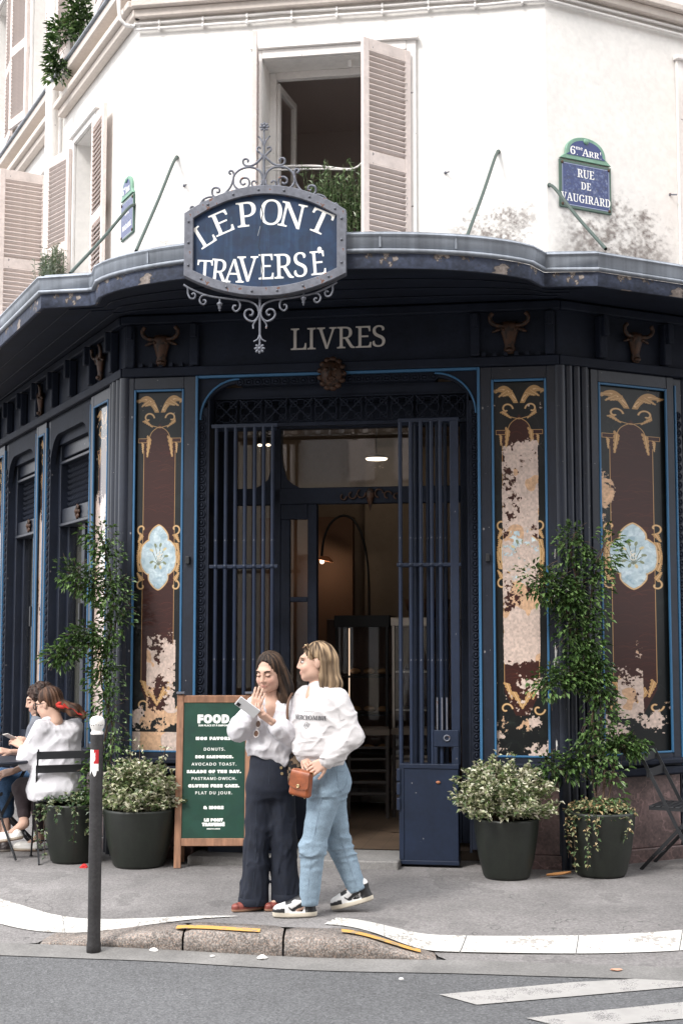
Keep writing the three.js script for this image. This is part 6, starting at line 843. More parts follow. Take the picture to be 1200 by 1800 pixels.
{
  const cream = [0.62, 0.56, 0.46], blk = [0.014, 0.014, 0.016], wht = [0.68, 0.67, 0.66], noir = [0.02, 0.02, 0.02];
  const sneaker = shoeGeo((x, y, z) => {
    if (y < 0.031) return y < 0.007 ? [0.25, 0.23, 0.2] : cream; const ax = Math.abs(x);
    if (z > 0.062 && y < 0.056 - (z - 0.085) * 0.15) return blk; if (z > 0.02 && y > 0.05 && ax < 0.03) return z > 0.058 ? wht : blk; if (z <= 0.03 && z > -0.045 && ax < 0.021) return blk; if (z < -0.058) return y > 0.112 ? wht : blk; if (y > 0.104) return blk;
    if (ax > 0.024) { const q = (z + 0.085) / 0.125; if (q > 0 && q < 1) { const c = lerp(0.092, 0.047, smooth(0, 0.85, q)) + (q > 0.85 ? (q - 0.85) * 0.1 : 0), th = 0.005 + 0.014 * Math.sin(PI * clamp(q * 0.95 + 0.12)); if (Math.abs(y - c) < th) return blk; } }
    return wht;
  });
  // ================= person in the light sweatshirt, walking, head turned in profile
  {
    const yaw = -R(50), O = [-0.12, 0.002, -8.42]; // chest faces left and a little to the camera
    const L = { hip: [0.03, 0.76, 0.07], knee: [-0.05, 0.42, 0.085], ank: [-0.078, 0.1, 0.08] }, Rg = { hip: [0.04, 0.76, -0.07], knee: [0.1, 0.425, -0.075], ank: [0.205, 0.17, -0.08] };
    const sh = [0.1, 1.285, 0.115], el = [0.175, 1.075, 0.145], wr = [0.03, 0.93, 0.215], sh2 = [-0.1, 1.285, -0.115], el2 = [-0.13, 1.07, -0.12], wr2 = [-0.11, 0.95, 0.03];
    const hair = { prims: [ell([0, 0.034, -0.028], [0.082, 0.094, 0.1], 0.02), cap([0, 0.0, -0.085], [0, -0.13, -0.1], 0.06, 0.055, 0.04), cap([0.035, -0.06, -0.075], [0.052, -0.2, -0.08], 0.042, 0.034, 0.03), cap([0.052, -0.2, -0.08], [0.06, -0.29, -0.065], 0.032, 0.014, 0.02), cap([-0.03, -0.06, -0.08], [-0.03, -0.2, -0.1], 0.045, 0.03, 0.03), cap([0.062, 0.0, -0.05], [0.066, -0.15, -0.035], 0.025, 0.022, 0.02), cap([0.066, -0.15, -0.035], [0.06, -0.235, -0.02], 0.022, 0.012, 0.02), cap([0.01, -0.13, -0.115], [0.035, -0.24, -0.135], 0.045, 0.028, 0.03), cap([0.035, -0.24, -0.135], [0.05, -0.31, -0.12], 0.026, 0.012, 0.02), ell([0, -0.03, 0.085], [0.085, 0.094, 0.067], 0.012, true), ell([0.078, -0.012, 0.002], [0.03, 0.036, 0.028], 0.01, true)], warp: strandWarp(34, 0.0024, 811), color: strandColor([0.055, 0.035, 0.022], [0.4, 0.28, 0.17], 12, 813), strandColor: [0.3, 0.2, 0.11], cell: 0.004 };
    const rs = RNG(31); hair.strands = Array.from({ length: 26 }, () => { const a = rs() * 2.4 + 1.9, x = Math.sin(a) * 0.07, z = Math.cos(a) * 0.09 - 0.03; return [[x, 0.02 - 0.05 * rs(), z], [x * 1.15, -0.09, z - 0.01], [x * 1.1 + (rs() - 0.5) * 0.03, -0.17, z - 0.015], [x + (rs() - 0.5) * 0.05, -0.24 - 0.03 * rs(), z - 0.01 + (rs() - 0.5) * 0.04]]; });
    const top = [stack([[0.9, 0.005, 0, 0.148, 0.112], [0.935, 0.0, 0, 0.155, 0.12], [0.955, -0.008, 0, 0.17, 0.14], [1.0, -0.012, 0, 0.176, 0.146], [1.08, -0.012, 0, 0.176, 0.142], [1.18, -0.006, 0, 0.172, 0.128], [1.26, 0.0, 0, 0.168, 0.108], [1.315, 0.0, 0, 0.135, 0.088], [1.35, -0.012, 0, 0.085, 0.072], [1.385, -0.018, 0, 0.062, 0.06]], yaw, 0.03), cap(sh, el, 0.074, 0.074, 0.06), cap(el, [0.09, 0.985, 0.185], 0.074, 0.064, 0.03), cap([0.09, 0.985, 0.185], [0.055, 0.955, 0.205], 0.062, 0.044, 0.02), cap([0.055, 0.955, 0.205], [0.034, 0.935, 0.214], 0.046, 0.045, 0.01), cap(sh2, el2, 0.075, 0.07, 0.06), cap(el2, wr2, 0.066, 0.048, 0.03)];
    const wr_ = folds(0.012, 7, 6, 7, 831, 7), wr3 = folds(0.007, 3, 24, 3, 833, 14);
    const jeans = [stack([[0.69, 0.03, 0, 0.12, 0.11], [0.74, 0.03, 0, 0.146, 0.128], [0.8, 0.03, 0, 0.152, 0.136], [0.87, 0.022, 0, 0.147, 0.122], [0.95, 0.01, 0, 0.14, 0.108]], yaw, 0.04), cap(L.hip, L.knee, 0.1, 0.073, 0.05), cap(L.knee, [-0.079, 0.03, 0.08], 0.076, 0.054, 0.02), cap(Rg.hip, Rg.knee, 0.097, 0.073, 0.05), cap(Rg.knee, [0.222, 0.11, -0.08], 0.076, 0.057, 0.02), ell([0.085, 0.785, -0.02], [0.085, 0.085, 0.095], 0.05)];
    const jw0 = folds(0.006, 8, 16, 8, 841, 8), jw1 = folds(0.011, 5, 26, 5, 843, 6), jw = (x, y, z) => jw0(x, y, z) + jw1(x, y, z) * (bump(y, 0.36, 0.09) + 0.8 * bump(y, 0.72, 0.05) + 0.7 * bump(y, 0.12, 0.05));
    const hips = [cap([-0.02, 1.3, 0], [0, 0.95, 0], 0.08, 0.09), cap(L.hip, L.knee, 0.075, 0.05), cap(L.knee, L.ank, 0.05, 0.036), cap(Rg.hip, Rg.knee, 0.075, 0.05), cap(Rg.knee, Rg.ank, 0.05, 0.036), cap(sh, el, 0.045, 0.036), cap(el, wr, 0.036, 0.025), cap(sh2, el2, 0.045, 0.036), cap(el2, wr2, 0.036, 0.025), cap([0.02, 0.85, 0], [0.03, 0.78, 0], 0.11, 0.12), cap([-0.02, 1.27, 0], [-0.028, 1.44, 0], 0.055, 0.05), cap(L.ank, [-0.16, 0.04, 0.085], 0.03, 0.025), cap(Rg.ank, [0.13, 0.07, -0.08], 0.03, 0.025)];
    const [t, HX] = person('person in a pale grey sweatshirt and light blue jeans, mid stride, head in profile', O, {
      body: hips, head: { at: [-0.042, 1.512, 0.0], yaw: -R(86), pitch: R(1), eyes: 'open', brow: [0.2, 0.13, 0.08] },
      hands: [handPrims(aim(wr, [-0.05, 0.885, 0.215], [0.25, 0.4, 0.9]), -1, [0.35, 0.4, 0.42, 0.45], 0.7, 0.95), handPrims(aim(wr2, [-0.07, 0.9, 0.12], [-0.6, 0.6, 0.4]), 1, [0.4, 0.4, 0.4, 0.4], 0.6, 0.9)],
      clothes: [{ name: 'sweatshirt', prims: top, mat: M.fleece, cell: 0.007, warp: (x, y, z) => (y < 0.95 && x < 0.02 ? 0.0015 * Math.sin(Math.atan2(x, z) * 90) : wr_(x, y, z) + wr3(x, y, z) * smooth(1.2, 1.0, y)) }, { name: 'jeans', prims: jeans, mat: M.denimLight, cell: 0.0085, warp: (x, y, z) => jw(x, y, z) * (0.5 + 0.9 * bump(y, 0.4, 0.1) + 0.6 * bump(y, 0.7, 0.06)), cut: (x, y, z) => (x - 0.09 + (y - 0.1) * 0.2 > 0 ? 0.118 - y - (x - 0.2) * 0.35 * -1 * -1 + (x - 0.2) * 0.72 : 0.068 - y) }],
      hair,
    });
    const jf = field(jeans, null), tf = field(top, null);
    stitched(t, jf, [[0.03, 0.86], [0.0, 0.7], [-0.04, 0.5], [-0.058, 0.38], [-0.074, 0.22], [-0.082, 0.09]], 0.0017, M.stitch); stitched(t, jf, [[0.09, 0.86], [0.155, 0.86], [0.15, 0.78], [0.12, 0.74], [0.1, 0.77], [0.09, 0.86]], 0.0016, M.stitch, 'pocket_seam'); stitched(t, jf, [[0.1, 0.5], [0.13, 0.4], [0.19, 0.22], [0.215, 0.16]], 0.0015, M.stitch);
    stitched(t, tf, [[0.06, 1.33], [0.1, 1.22], [0.11, 1.17], [0.2, 1.2]], 0.0014, std({ color: lin(0.5, 0.48, 0.48), roughness: 1 }), 'sleeve_seam');
    { // print on the chest
      const txt = canvas(512, 300, (g, W, H) => { g.fillStyle = '#000'; g.fillRect(0, 0, W, H); g.fillStyle = '#fff'; g.strokeStyle = '#fff'; g.textAlign = 'center'; g.font = 'bold 70px serif'; g.save(); g.translate(W / 2, 170); g.scale(1.02, 1); g.fillText('ABERCROMBIE', 0, 0); g.restore(); g.lineWidth = 3; g.beginPath(); for (let i = 0; i < 26; i++) g.lineTo(150 + i * 8.5, 72 + 12 * Math.sin(i * 1.9) * Math.cos(i * 0.6)); g.stroke(); g.lineWidth = 4; g.beginPath(); g.arc(W / 2 + 6, 232, 34, 0, 7); g.stroke(); g.font = 'italic 46px serif'; g.fillText('A&F', W / 2 + 6, 246); });
      const dir = [0.64, 0, -0.77].map((v) => v), fx = [0.77, 0, 0.64]; // look along dir towards the chest; fx runs along the print
      const tf2 = tf, grid = gridGeo(24, 14, (u, v) => { const a = lerp(-0.13, 0.13, u), y = lerp(1.1, 1.255, v), o = [-0.0 - 0.64 * 0.4 + fx[0] * a, y, 0.77 * 0.4 + fx[2] * a - 0.0]; const q = march(tf2, o, dir, 0.7) ?? [o[0] + dir[0] * 0.3, y, o[2] + dir[2] * 0.3], w = 0.006 + wr_(...q) * 1; return [q[0] - dir[0] * w, q[1], q[2] - dir[2] * w]; });
      part('chest_print', grid, std({ color: lin(0.05, 0.05, 0.055), alphaMap: canvasTex(txt, false), transparent: true, roughness: 0.9 }), t, null, true);
    }
    for (const [nm, p, y, pit, rl] of [['shoe', [-0.158, 0, 0.085], -R(84), 0, 0], ['shoe', [0.19, 0.05, -0.08], -R(86), R(14), 0]]) { const m = part(nm, sneaker.clone(), M.vcol, t); m.position.set(...p); m.rotation.set(pit, y, rl, 'YXZ'); if (pit) { m.position.y = 0.036; } }
    // sunglasses pushed up into the hair
    const g = thing('sunglasses', 'tortoiseshell sunglasses pushed up on the fair hair', 'sunglasses', [O[0] - 0.06, 1.6, O[2]]), GX = t.matrixWorld.clone().multiply(HX).multiply(new THREE.Matrix4().makeTranslation(0, 0.098, 0.058)).multiply(new THREE.Matrix4().makeRotationX(-R(52))), tort = std({ color: lin(0.12, 0.06, 0.025), roughness: 0.3 });
    for (const s of [-1, 1]) { part('rim', new THREE.TorusGeometry(0.024, 0.0035, 6, 20).scale(1.1, 0.85, 1).translate(s * 0.032, 0, 0), tort, g, GX); part('lens', new THREE.CircleGeometry(0.024, 20).scale(1.1, 0.85, 1).translate(s * 0.032, 0, 0.0), phy({ color: lin(0.05, 0.03, 0.02), roughness: 0.1, clearcoat: 1 }), g, GX); part('temple', tube([[s * 0.058, 0.004, 0], [s * 0.08, 0.0, -0.03], [s * 0.085, -0.02, -0.1]], 0.003, 10, 5), tort, g, GX); part('hinge_mark', new THREE.SphereGeometry(0.006, 6, 5).translate(s * 0.061, 0.005, 0.002), M.brass, g, GX); } part('bridge', rod([-0.008, 0.004, 0], [0.008, 0.004, 0], 0.003), tort, g, GX);
    // leather bag on its strap
    const B = [O[0] - 0.118, 0.8, O[2] + 0.19], bag = thing('handbag', 'tan leather crossbody bag with flap and clasp, held at the hip', 'handbag', B, null, -R(28)); bag.rotation.z = R(-9); bag.updateMatrixWorld(true);
    const bb = new RoundedBoxGeometry(0.135, 0.155, 0.06, 4, 0.02); { const p = bb.attributes.position; for (let i = 0; i < p.count; i++) { const y = p.getY(i); p.setX(i, p.getX(i) * (1 - 0.5 * (y + 0.03) * 1.2)); } bb.computeVertexNormals(); } part('pouch', bb, M.leather, bag);
    const fl = part('flap', gridGeo(10, 12, (u, v) => { const a = v * 1.9, x = (u - 0.5) * (0.118 + 0.012 * v), edge = 0.012 * Math.sin(PI * u) * (v > 0.9 ? 1 : 0); return a < 0.5 ? [x, 0.079, lerp(-0.026, 0.026, a / 0.5)] : a < 0.8 ? [x, 0.079 - 0.012 * ((a - 0.5) / 0.3), 0.026 + 0.0085 * ((a - 0.5) / 0.3)] : [x, 0.067 - (a - 0.8) / 1.1 * 0.085 - edge, 0.0355]; }), M.leather, bag); M.leather.side = THREE.DoubleSide; part('clasp', [new THREE.TorusGeometry(0.009, 0.0025, 6, 14).translate(0, -0.012, 0.04), rbox(-0.008, 0.008, -0.022, -0.004, 0.036, 0.04, 0.002)], M.brass, fl); part('flap_edge', tube([[-0.064, 0.05, 0.036], [-0.064, -0.016, 0.0375], [0, -0.031, 0.0375], [0.064, -0.016, 0.0375], [0.064, 0.05, 0.036]].map((p) => V(...p)), 0.0016, 30, 4), std({ color: lin(0.16, 0.06, 0.03), roughness: 0.7 }), fl);
    part('strap', tube([[0.062, 0.075, 0.0], [0.075, 0.11, -0.05], [0.09, 0.16, -0.09]], 0.005, 16, 5), M.leather, bag); for (const s of [-1, 1]) part('ring', new THREE.TorusGeometry(0.008, 0.002, 5, 12).translate(s * 0.062, 0.07, 0), M.brass, bag); for (const s of [-1, 1]) part('foot_stud', new THREE.SphereGeometry(0.005, 6, 5).translate(s * 0.04, -0.079, 0.01), M.brass, bag);
  }
  // ================= person in the white blouse looking at a phone, hand at the mouth
  {
    const O = [-0.42, 0.002, -8.58], yaw = -R(16);
    const sL = [-0.118, 1.235, 0.01], eL_ = [-0.215, 1.09, 0.085], wL = [-0.108, 1.215, 0.165], sR = [0.12, 1.24, -0.01], eR_ = [0.118, 1.045, 0.075], wR = [0.0, 1.15, 0.205];
    const hA = { hip: [-0.085, 0.74, 0], knee: [-0.1, 0.4, 0.02], ank: [-0.115, 0.08, 0.02] }, hB = { hip: [0.045, 0.74, -0.01], knee: [0.062, 0.41, 0.0], ank: [0.08, 0.08, 0.0] };
    const blouse = [stack([[0.9, -0.03, 0, 0.118, 0.095], [0.93, -0.034, 0, 0.134, 0.112], [0.98, -0.034, 0.005, 0.146, 0.124], [1.06, -0.02, 0.005, 0.142, 0.115], [1.15, -0.005, 0, 0.138, 0.1], [1.21, 0.0, 0, 0.13, 0.085], [1.25, 0.0, -0.005, 0.1, 0.062], [1.275, 0.0, -0.012, 0.07, 0.05]], yaw, 0.03), cap(sL, eL_, 0.062, 0.066, 0.04), cap(eL_, [-0.155, 1.15, 0.13], 0.066, 0.058, 0.02), cap([-0.155, 1.15, 0.13], [-0.14, 1.165, 0.142], 0.058, 0.05, 0.01), cap(sR, eR_, 0.062, 0.066, 0.04), cap(eR_, [0.05, 1.1, 0.155], 0.066, 0.06, 0.02), cap([0.05, 1.1, 0.155], [0.035, 1.112, 0.166], 0.062, 0.058, 0.01), ell([0.04, 0.92, 0.02], [0.075, 0.075, 0.08], 0.03), ell([-0.02, 1.235, 0.085], [0.03, 0.075, 0.045], 0.02, true)];
    const bw = folds(0.011, 9, 5, 9, 861, 6), bw2 = folds(0.006, 18, 12, 18, 863, -9);
    const jeans = [stack([[0.68, -0.022, 0, 0.105, 0.1], [0.73, -0.022, 0, 0.132, 0.115], [0.8, -0.023, 0, 0.136, 0.116], [0.88, -0.026, 0, 0.128, 0.104], [0.955, -0.03, 0, 0.112, 0.09]], yaw, 0.04), cap(hA.hip, hA.knee, 0.086, 0.074, 0.05), cap(hA.knee, [-0.12, 0.0, 0.03], 0.074, 0.089, 0.02), cap(hB.hip, hB.knee, 0.086, 0.078, 0.05), cap(hB.knee, [0.082, 0.02, 0.0], 0.078, 0.088, 0.02)];
    const jw = folds(0.008, 16, 5, 16, 871, 3);
    const body = [cap([-0.01, 1.2, 0], [-0.03, 0.95, 0], 0.075, 0.08), cap([-0.02, 0.9, 0], [-0.02, 0.78, 0], 0.085, 0.1), cap(hA.hip, hA.knee, 0.065, 0.048), cap(hA.knee, hA.ank, 0.048, 0.034), cap(hB.hip, hB.knee, 0.065, 0.048), cap(hB.knee, hB.ank, 0.048, 0.034), cap(hA.ank, [-0.2, 0.03, 0.08], 0.028, 0.022), cap(hB.ank, [0.0, 0.035, 0.06], 0.028, 0.022), cap(sL, eL_, 0.042, 0.034), cap(eL_, wL, 0.034, 0.024), cap(sR, eR_, 0.042, 0.034), cap(eR_, wR, 0.034, 0.025), cap([-0.005, 1.2, -0.01], [-0.025, 1.37, 0.005], 0.055, 0.048), cap([-0.09, 1.225, 0.0], [0.09, 1.225, 0.0], 0.04, 0.04)];
    const hair = { prims: [ell([0, 0.034, -0.026], [0.083, 0.093, 0.098], 0.02), cap([0.06, 0.0, -0.03], [0.075, -0.13, -0.01], 0.036, 0.034, 0.03), cap([0.075, -0.13, -0.01], [0.085, -0.27, 0.03], 0.036, 0.026, 0.03), cap([0.05, -0.06, -0.06], [0.1, -0.22, -0.05], 0.06, 0.045, 0.04), cap([-0.055, -0.01, -0.04], [-0.065, -0.13, -0.04], 0.034, 0.03, 0.03), cap([-0.065, -0.13, -0.04], [-0.05, -0.24, -0.01], 0.03, 0.02, 0.03), cap([0, -0.03, -0.085], [0.02, -0.23, -0.1], 0.065, 0.05, 0.04), cap([0.06, -0.23, 0.03], [0.055, -0.32, 0.06], 0.026, 0.014, 0.03), ell([-0.002, -0.012, 0.085], [0.064, 0.102, 0.066], 0.012, true)], warp: strandWarp(34, 0.0026, 881), color: strandColor([0.016, 0.011, 0.009], [0.085, 0.052, 0.034], 9, 883), strandColor: [0.05, 0.032, 0.022], cell: 0.0042 };
    const rs = RNG(41); hair.strands = Array.from({ length: 26 }, (_, i) => { const s = i % 3 ? 1 : -1, x = s * (0.065 + 0.03 * rs()), z = -0.03 + 0.06 * rs(); return [[x, -0.02, z], [x * 1.1, -0.12, z + 0.01], [x * 1.05 + (rs() - 0.5) * 0.03, -0.21, z + 0.02], [x + (rs() - 0.5) * 0.05, -0.3 - 0.03 * rs(), z + 0.04 * rs()]]; });
    const [t] = person('person in a loose white blouse and dark flared jeans, looking down at a phone', O, {
      body, head: { at: [-0.03, 1.448, 0.025], yaw: -R(24), pitch: R(15), eyes: 'down', brow: [0.025, 0.016, 0.012] },
      hands: [handPrims(aim(wL, [-0.07, 1.37, 0.165], [-0.1, 0.05, 1]), -1, [0.1, 0.08, 0.1, 0.16], 0.35, 0.88), handPrims(aim(wR, [-0.1, 1.222, 0.225], [0.25, -0.9, 0.25]), -1, [0.42, 0.4, 0.42, 0.46], 0.75, 0.95)],
      clothes: [{ name: 'blouse', prims: blouse, mat: M.cotton, cell: 0.007, warp: (x, y, z) => bw(x, y, z) + bw2(x, y, z), cut: (x, y, z) => 0.925 - y - smooth(-0.02, 0.05, x) * 0.075 + 0.012 * Math.sin(x * 40) }, { name: 'jeans', prims: jeans, mat: M.denimDark, cell: 0.0085, warp: (x, y, z) => jw(x, y, z) * (0.4 + smooth(0.75, 0.4, y)), cut: (x, y, z) => (x < -0.02 ? 0.03 : 0.048) - y }],
      hair,
    });
    const jf = field(jeans, null); for (const [x, y] of [[0.045, 0.9], [0.05, 0.865], [0.055, 0.83]]) { const q = march(jf, [x, y, 0.4], [0, 0, -1]); if (q) part('button', new THREE.CylinderGeometry(0.009, 0.009, 0.005, 14).rotateX(PI / 2).translate(q[0], q[1], q[2] + 0.003), M.brass, t); }
    for (const [x, h, dz] of [[-0.12, 0.03, 0.03], [0.081, 0.048, 0.0]]) part('turned_cuff', new THREE.TorusGeometry(0.088, 0.0065, 6, 30).scale(1, 1, 4).rotateX(PI / 2).translate(x, h + 0.024, dz), M.denimDark, t);
    stitched(t, jf, [[-0.1, 0.7], [-0.1, 0.4], [-0.12, 0.1]], 0.0013, std({ color: lin(0.03, 0.04, 0.06), roughness: 1 })); stitched(t, jf, [[-0.02, 0.94], [-0.022, 0.74]], 0.0014, std({ color: lin(0.03, 0.04, 0.06), roughness: 1 }));
    const red = shoeGeo((x, y, z) => y < 0.02 ? [0.36, 0.2, 0.13] : (z > 0.02 && (Math.sin(z * 150) > 0.55) && y > 0.03 ? [0.14, 0.03, 0.022] : [0.24, 0.06, 0.045]), true);
    for (const [p, y] of [[[-0.15, 0, 0.055], -R(62)], [[0.045, 0, 0.03], -R(58)]]) { const m = part('shoe', red.clone(), M.vcol, t); m.position.set(...p); m.rotation.y = y; m.scale.set(0.8, 0.72, 0.82); }
    // things carried
    const ph = thing('phone', 'white phone held up in the hand by the person in the blouse', 'phone', [O[0] - 0.148, O[1] + 1.24, O[2] + 0.24]), px = V(-0.74, 0.55, 0.12).normalize(), pn = V(-0.28, -0.42, 0.86), py = V().crossVectors(pn, px).normalize(); pn.crossVectors(px, py); const PX = new THREE.Matrix4().makeBasis(px, py, pn).setPosition(...ph.position.toArray());
    part('case', new RoundedBoxGeometry(0.15, 0.074, 0.009, 3, 0.0044), std({ color: lin(0.62, 0.62, 0.63), roughness: 0.35 }), ph, PX); part('camera_bump', rbox(0.042, 0.066, 0.006, 0.03, 0.0046, 0.0066, 0.001), M.blackMetal, ph, PX); part('screen', box(-0.07, 0.07, -0.033, 0.033, -0.0056, -0.0047), M.blackMetal, ph, PX);
    const sg = thing('sunglasses', 'sunglasses hanging from the front of the white blouse', 'sunglasses', [O[0] - 0.095, O[1] + 1.1, O[2] + 0.16]), amber = phy({ color: lin(0.12, 0.055, 0.03), roughness: 0.1, clearcoat: 1 }), SX = new THREE.Matrix4().makeTranslation(O[0] - 0.094, O[1] + 1.105, O[2] + 0.152).multiply(new THREE.Matrix4().makeRotationFromEuler(new THREE.Euler(0, -0.3, R(78)))); for (const s of [-1, 1]) { part('lens', new THREE.CylinderGeometry(0.02, 0.02, 0.002, 20).rotateX(PI / 2).scale(1.05, 0.75, 1).translate(s * 0.03, 0, 0), amber, sg, SX); part('rim', new THREE.TorusGeometry(0.021, 0.0035, 6, 20).scale(1.05, 0.77, 1).translate(s * 0.03, 0, 0), std({ color: lin(0.6, 0.56, 0.54), roughness: 0.4 }), sg, SX); } part('bridge', rod([-0.008, 0.004, 0], [0.008, 0.004, 0], 0.003), std({ color: lin(0.6, 0.56, 0.54), roughness: 0.4 }), sg, SX);
    const bg = thing('shoulder_bag', 'dark patterned shoulder bag hanging between the two standing people', 'bag', [O[0] + 0.135, O[1] + 0.86, O[2] + 0.03]), pat = std({ map: dataTex(128, 128, (u, v) => { const n = fbm(u, v, 9, 4, 891); return n > 0.56 ? [0.5, 0.42, 0.34] : n > 0.48 ? [0.2, 0.14, 0.12] : [0.09, 0.08, 0.085]; }, true, 0.16), roughness: 0.8 }); part('pouch', new RoundedBoxGeometry(0.1, 0.2, 0.13, 3, 0.035), pat, bag2(bg)); function bag2(b) { return b; }
    part('strap', tube([[0.115, 1.305, -0.03], [0.112, 1.31, 0.02], [0.09, 1.25, 0.1], [0.092, 1.12, 0.118], [0.12, 0.98, 0.09], [0.135, 0.9, 0.04]].map(([x, y, z]) => V(O[0] + x, O[1] + y, O[2] + z)), 0.009, 40, 6), std({ color: lin(0.13, 0.07, 0.045), roughness: 0.6 }), bg, new THREE.Matrix4());
    part('strap', tube([[0.115, 1.305, -0.03], [0.15, 1.2, -0.1], [0.16, 1.05, -0.09], [0.14, 0.92, 0.0]].map(([x, y, z]) => V(O[0] + x, O[1] + y, O[2] + z)), 0.009, 30, 6), std({ color: lin(0.13, 0.07, 0.045), roughness: 0.6 }), bg, new THREE.Matrix4());
  }
  // ================= seated person in the white shirt, seen from behind
  {
    const O = [-2.15, 0.0, -10.42], yaw = R(180 + 25); // faces left and away
    const X = (px) => px - 0.15; // measured from another origin
    const hip = [0.0, 0.53, -0.02], kA = [-0.3, 0.5, -0.22], aA = [-0.235, 0.26, -0.02], kB = [-0.22, 0.5, -0.38], aB = [-0.2, 0.09, -0.4];
    const sA = [-0.105, 0.97, 0.05], eA = [-0.215, 0.74, 0.02], wA = [-0.29, 0.83, -0.12], sB = [0.12, 0.97, -0.09], eB = [0.02, 0.74, -0.25], wB = [-0.25, 0.83, -0.26];
    const shirt = [stack([[0.46, 0.0, 0.0, 0.2, 0.17], [0.52, 0.0, 0.01, 0.205, 0.175], [0.62, 0.0, 0.0, 0.19, 0.15], [0.76, 0.0, -0.02, 0.18, 0.13], [0.88, -0.005, -0.03, 0.175, 0.115], [0.96, -0.01, -0.035, 0.16, 0.095], [1.01, -0.03, -0.05, 0.1, 0.07], [1.04, -0.045, -0.06, 0.06, 0.055]], yaw, 0.04), cap(sA, eA, 0.068, 0.07, 0.05), cap(eA, [-0.245, 0.785, -0.05], 0.07, 0.058, 0.03), cap([-0.245, 0.785, -0.05], [-0.26, 0.8, -0.075], 0.06, 0.042, 0.01), cap(sB, eB, 0.065, 0.06, 0.05), ell([-0.09, 0.5, 0.03], [0.1, 0.09, 0.12], 0.05)];
    const w1 = folds(0.012, 6, 4, 6, 901, 6), w2 = folds(0.005, 13, 9, 13, 903, -10);
    const legs = [cap(hip, kA, 0.1, 0.075, 0.05), cap(kA, [-0.245, 0.33, -0.06], 0.072, 0.05, 0.03), cap([0.0, 0.52, -0.12], kB, 0.09, 0.07, 0.04), cap(kB, [-0.2, 0.18, -0.4], 0.07, 0.05, 0.03)];
    const body = [cap([-0.02, 0.95, -0.04], [0, 0.6, 0], 0.08, 0.1), cap(hip, kA, 0.075, 0.055), cap(kA, aA, 0.05, 0.034), cap(hip, kB, 0.075, 0.055), cap(kB, aB, 0.05, 0.034), cap(aA, [-0.33, 0.19, 0.03], 0.032, 0.024), cap(aB, [-0.3, 0.04, -0.38], 0.03, 0.024), cap(sA, eA, 0.042, 0.034), cap(eA, wA, 0.034, 0.024), cap(sB, eB, 0.042, 0.034), cap(eB, wB, 0.034, 0.024), cap([-0.04, 0.95, -0.05], [-0.065, 1.1, -0.055], 0.05, 0.046)];
    const hair = { prims: [ell([0, 0.034, -0.026], [0.084, 0.094, 0.1], 0.02), cap([0, -0.03, -0.09], [-0.01, -0.06, -0.13], 0.045, 0.035, 0.03), cap([-0.01, -0.06, -0.13], [-0.03, -0.11, -0.2], 0.036, 0.045, 0.03), cap([-0.03, -0.11, -0.2], [-0.035, -0.16, -0.25], 0.045, 0.028, 0.03), ell([0, -0.03, 0.085], [0.085, 0.094, 0.068], 0.012, true), ell([0.078, -0.02, 0.0], [0.03, 0.04, 0.03], 0.01, true)], warp: strandWarp(30, 0.0022, 911), color: strandColor([0.035, 0.018, 0.012], [0.12, 0.06, 0.035], 9, 913), strandColor: [0.07, 0.035, 0.02], cell: 0.0045 };
    const [t, HX] = person('seated person in a loose white shirt, dark ponytail tied with a red scarf', O, { body, head: { at: [-0.075, 1.155, -0.055], yaw: -R(112), pitch: R(16), eyes: 'down' }, hands: [handPrims(aim(wA, [-0.36, 0.87, -0.16], [0.3, 0.5, 0.8]), 1, [0.4, 0.4, 0.45, 0.5], 0.6, 0.95), handPrims(aim(wB, [-0.33, 0.88, -0.22], [0.1, 0.8, 0.5]), -1, [0.35, 0.35, 0.4, 0.4], 0.6, 0.95)],
      clothes: [{ name: 'shirt', prims: shirt, mat: M.cotton, cell: 0.008, warp: (x, y, z) => w1(x, y, z) + w2(x, y, z), cut: (x, y, z) => 0.44 - y }, { name: 'trousers', prims: legs, mat: M.leggings, cell: 0.0105, warp: folds(0.005, 8, 14, 8, 915) }], hair });
    part('collar', new THREE.TorusGeometry(0.058, 0.014, 8, 24).scale(1, 1, 1.5).rotateX(PI / 2 - 0.2).translate(-0.05, 1.035, -0.055), M.cotton, t);
    const HW = t.matrixWorld.clone().multiply(HX), scarf = std({ color: lin(0.5, 0.03, 0.02), roughness: 0.8, side: THREE.DoubleSide }); part('red_scarf', [new THREE.TorusGeometry(0.044, 0.014, 8, 18).rotateX(R(60)).translate(-0.005, -0.05, -0.112), new THREE.SphereGeometry(0.022, 10, 8).scale(1, 0.8, 1.6).translate(0.03, -0.03, -0.1), gridGeo(5, 8, (u, v) => [0.02 - 0.05 * v + (u - 0.5) * 0.05 * (1 + v), -0.05 - 0.1 * v + 0.012 * Math.sin(v * 9 + u * 3), -0.15 - 0.11 * v])].map((g) => g), scarf, t, HW);
    part('glasses', [tube([[0.078, 0.006, 0.085], [0.082, 0.004, 0.03], [0.08, 0.0, -0.02]], 0.003, 10, 5), new THREE.TorusGeometry(0.024, 0.003, 6, 18).translate(0.036, 0.0, 0.1), new THREE.TorusGeometry(0.024, 0.003, 6, 18).translate(-0.036, 0.0, 0.1)], M.blackMetal, t, HW);
    const white = shoeGeo((x, y, z) => y < 0.012 ? [0.2, 0.13, 0.09] : y < 0.026 ? [0.45, 0.38, 0.3] : [0.74, 0.71, 0.67], true); for (const [p, ry, px] of [[[-0.345, 0.135, 0.02], -R(92), R(9)], [[-0.29, 0.0, -0.39], -R(95), 0]]) { const m = part('shoe', white.clone(), M.vcol, t); m.position.set(...p); m.rotation.set(px, ry, 0, 'YXZ'); m.scale.set(0.95, 0.95, 0.9); }
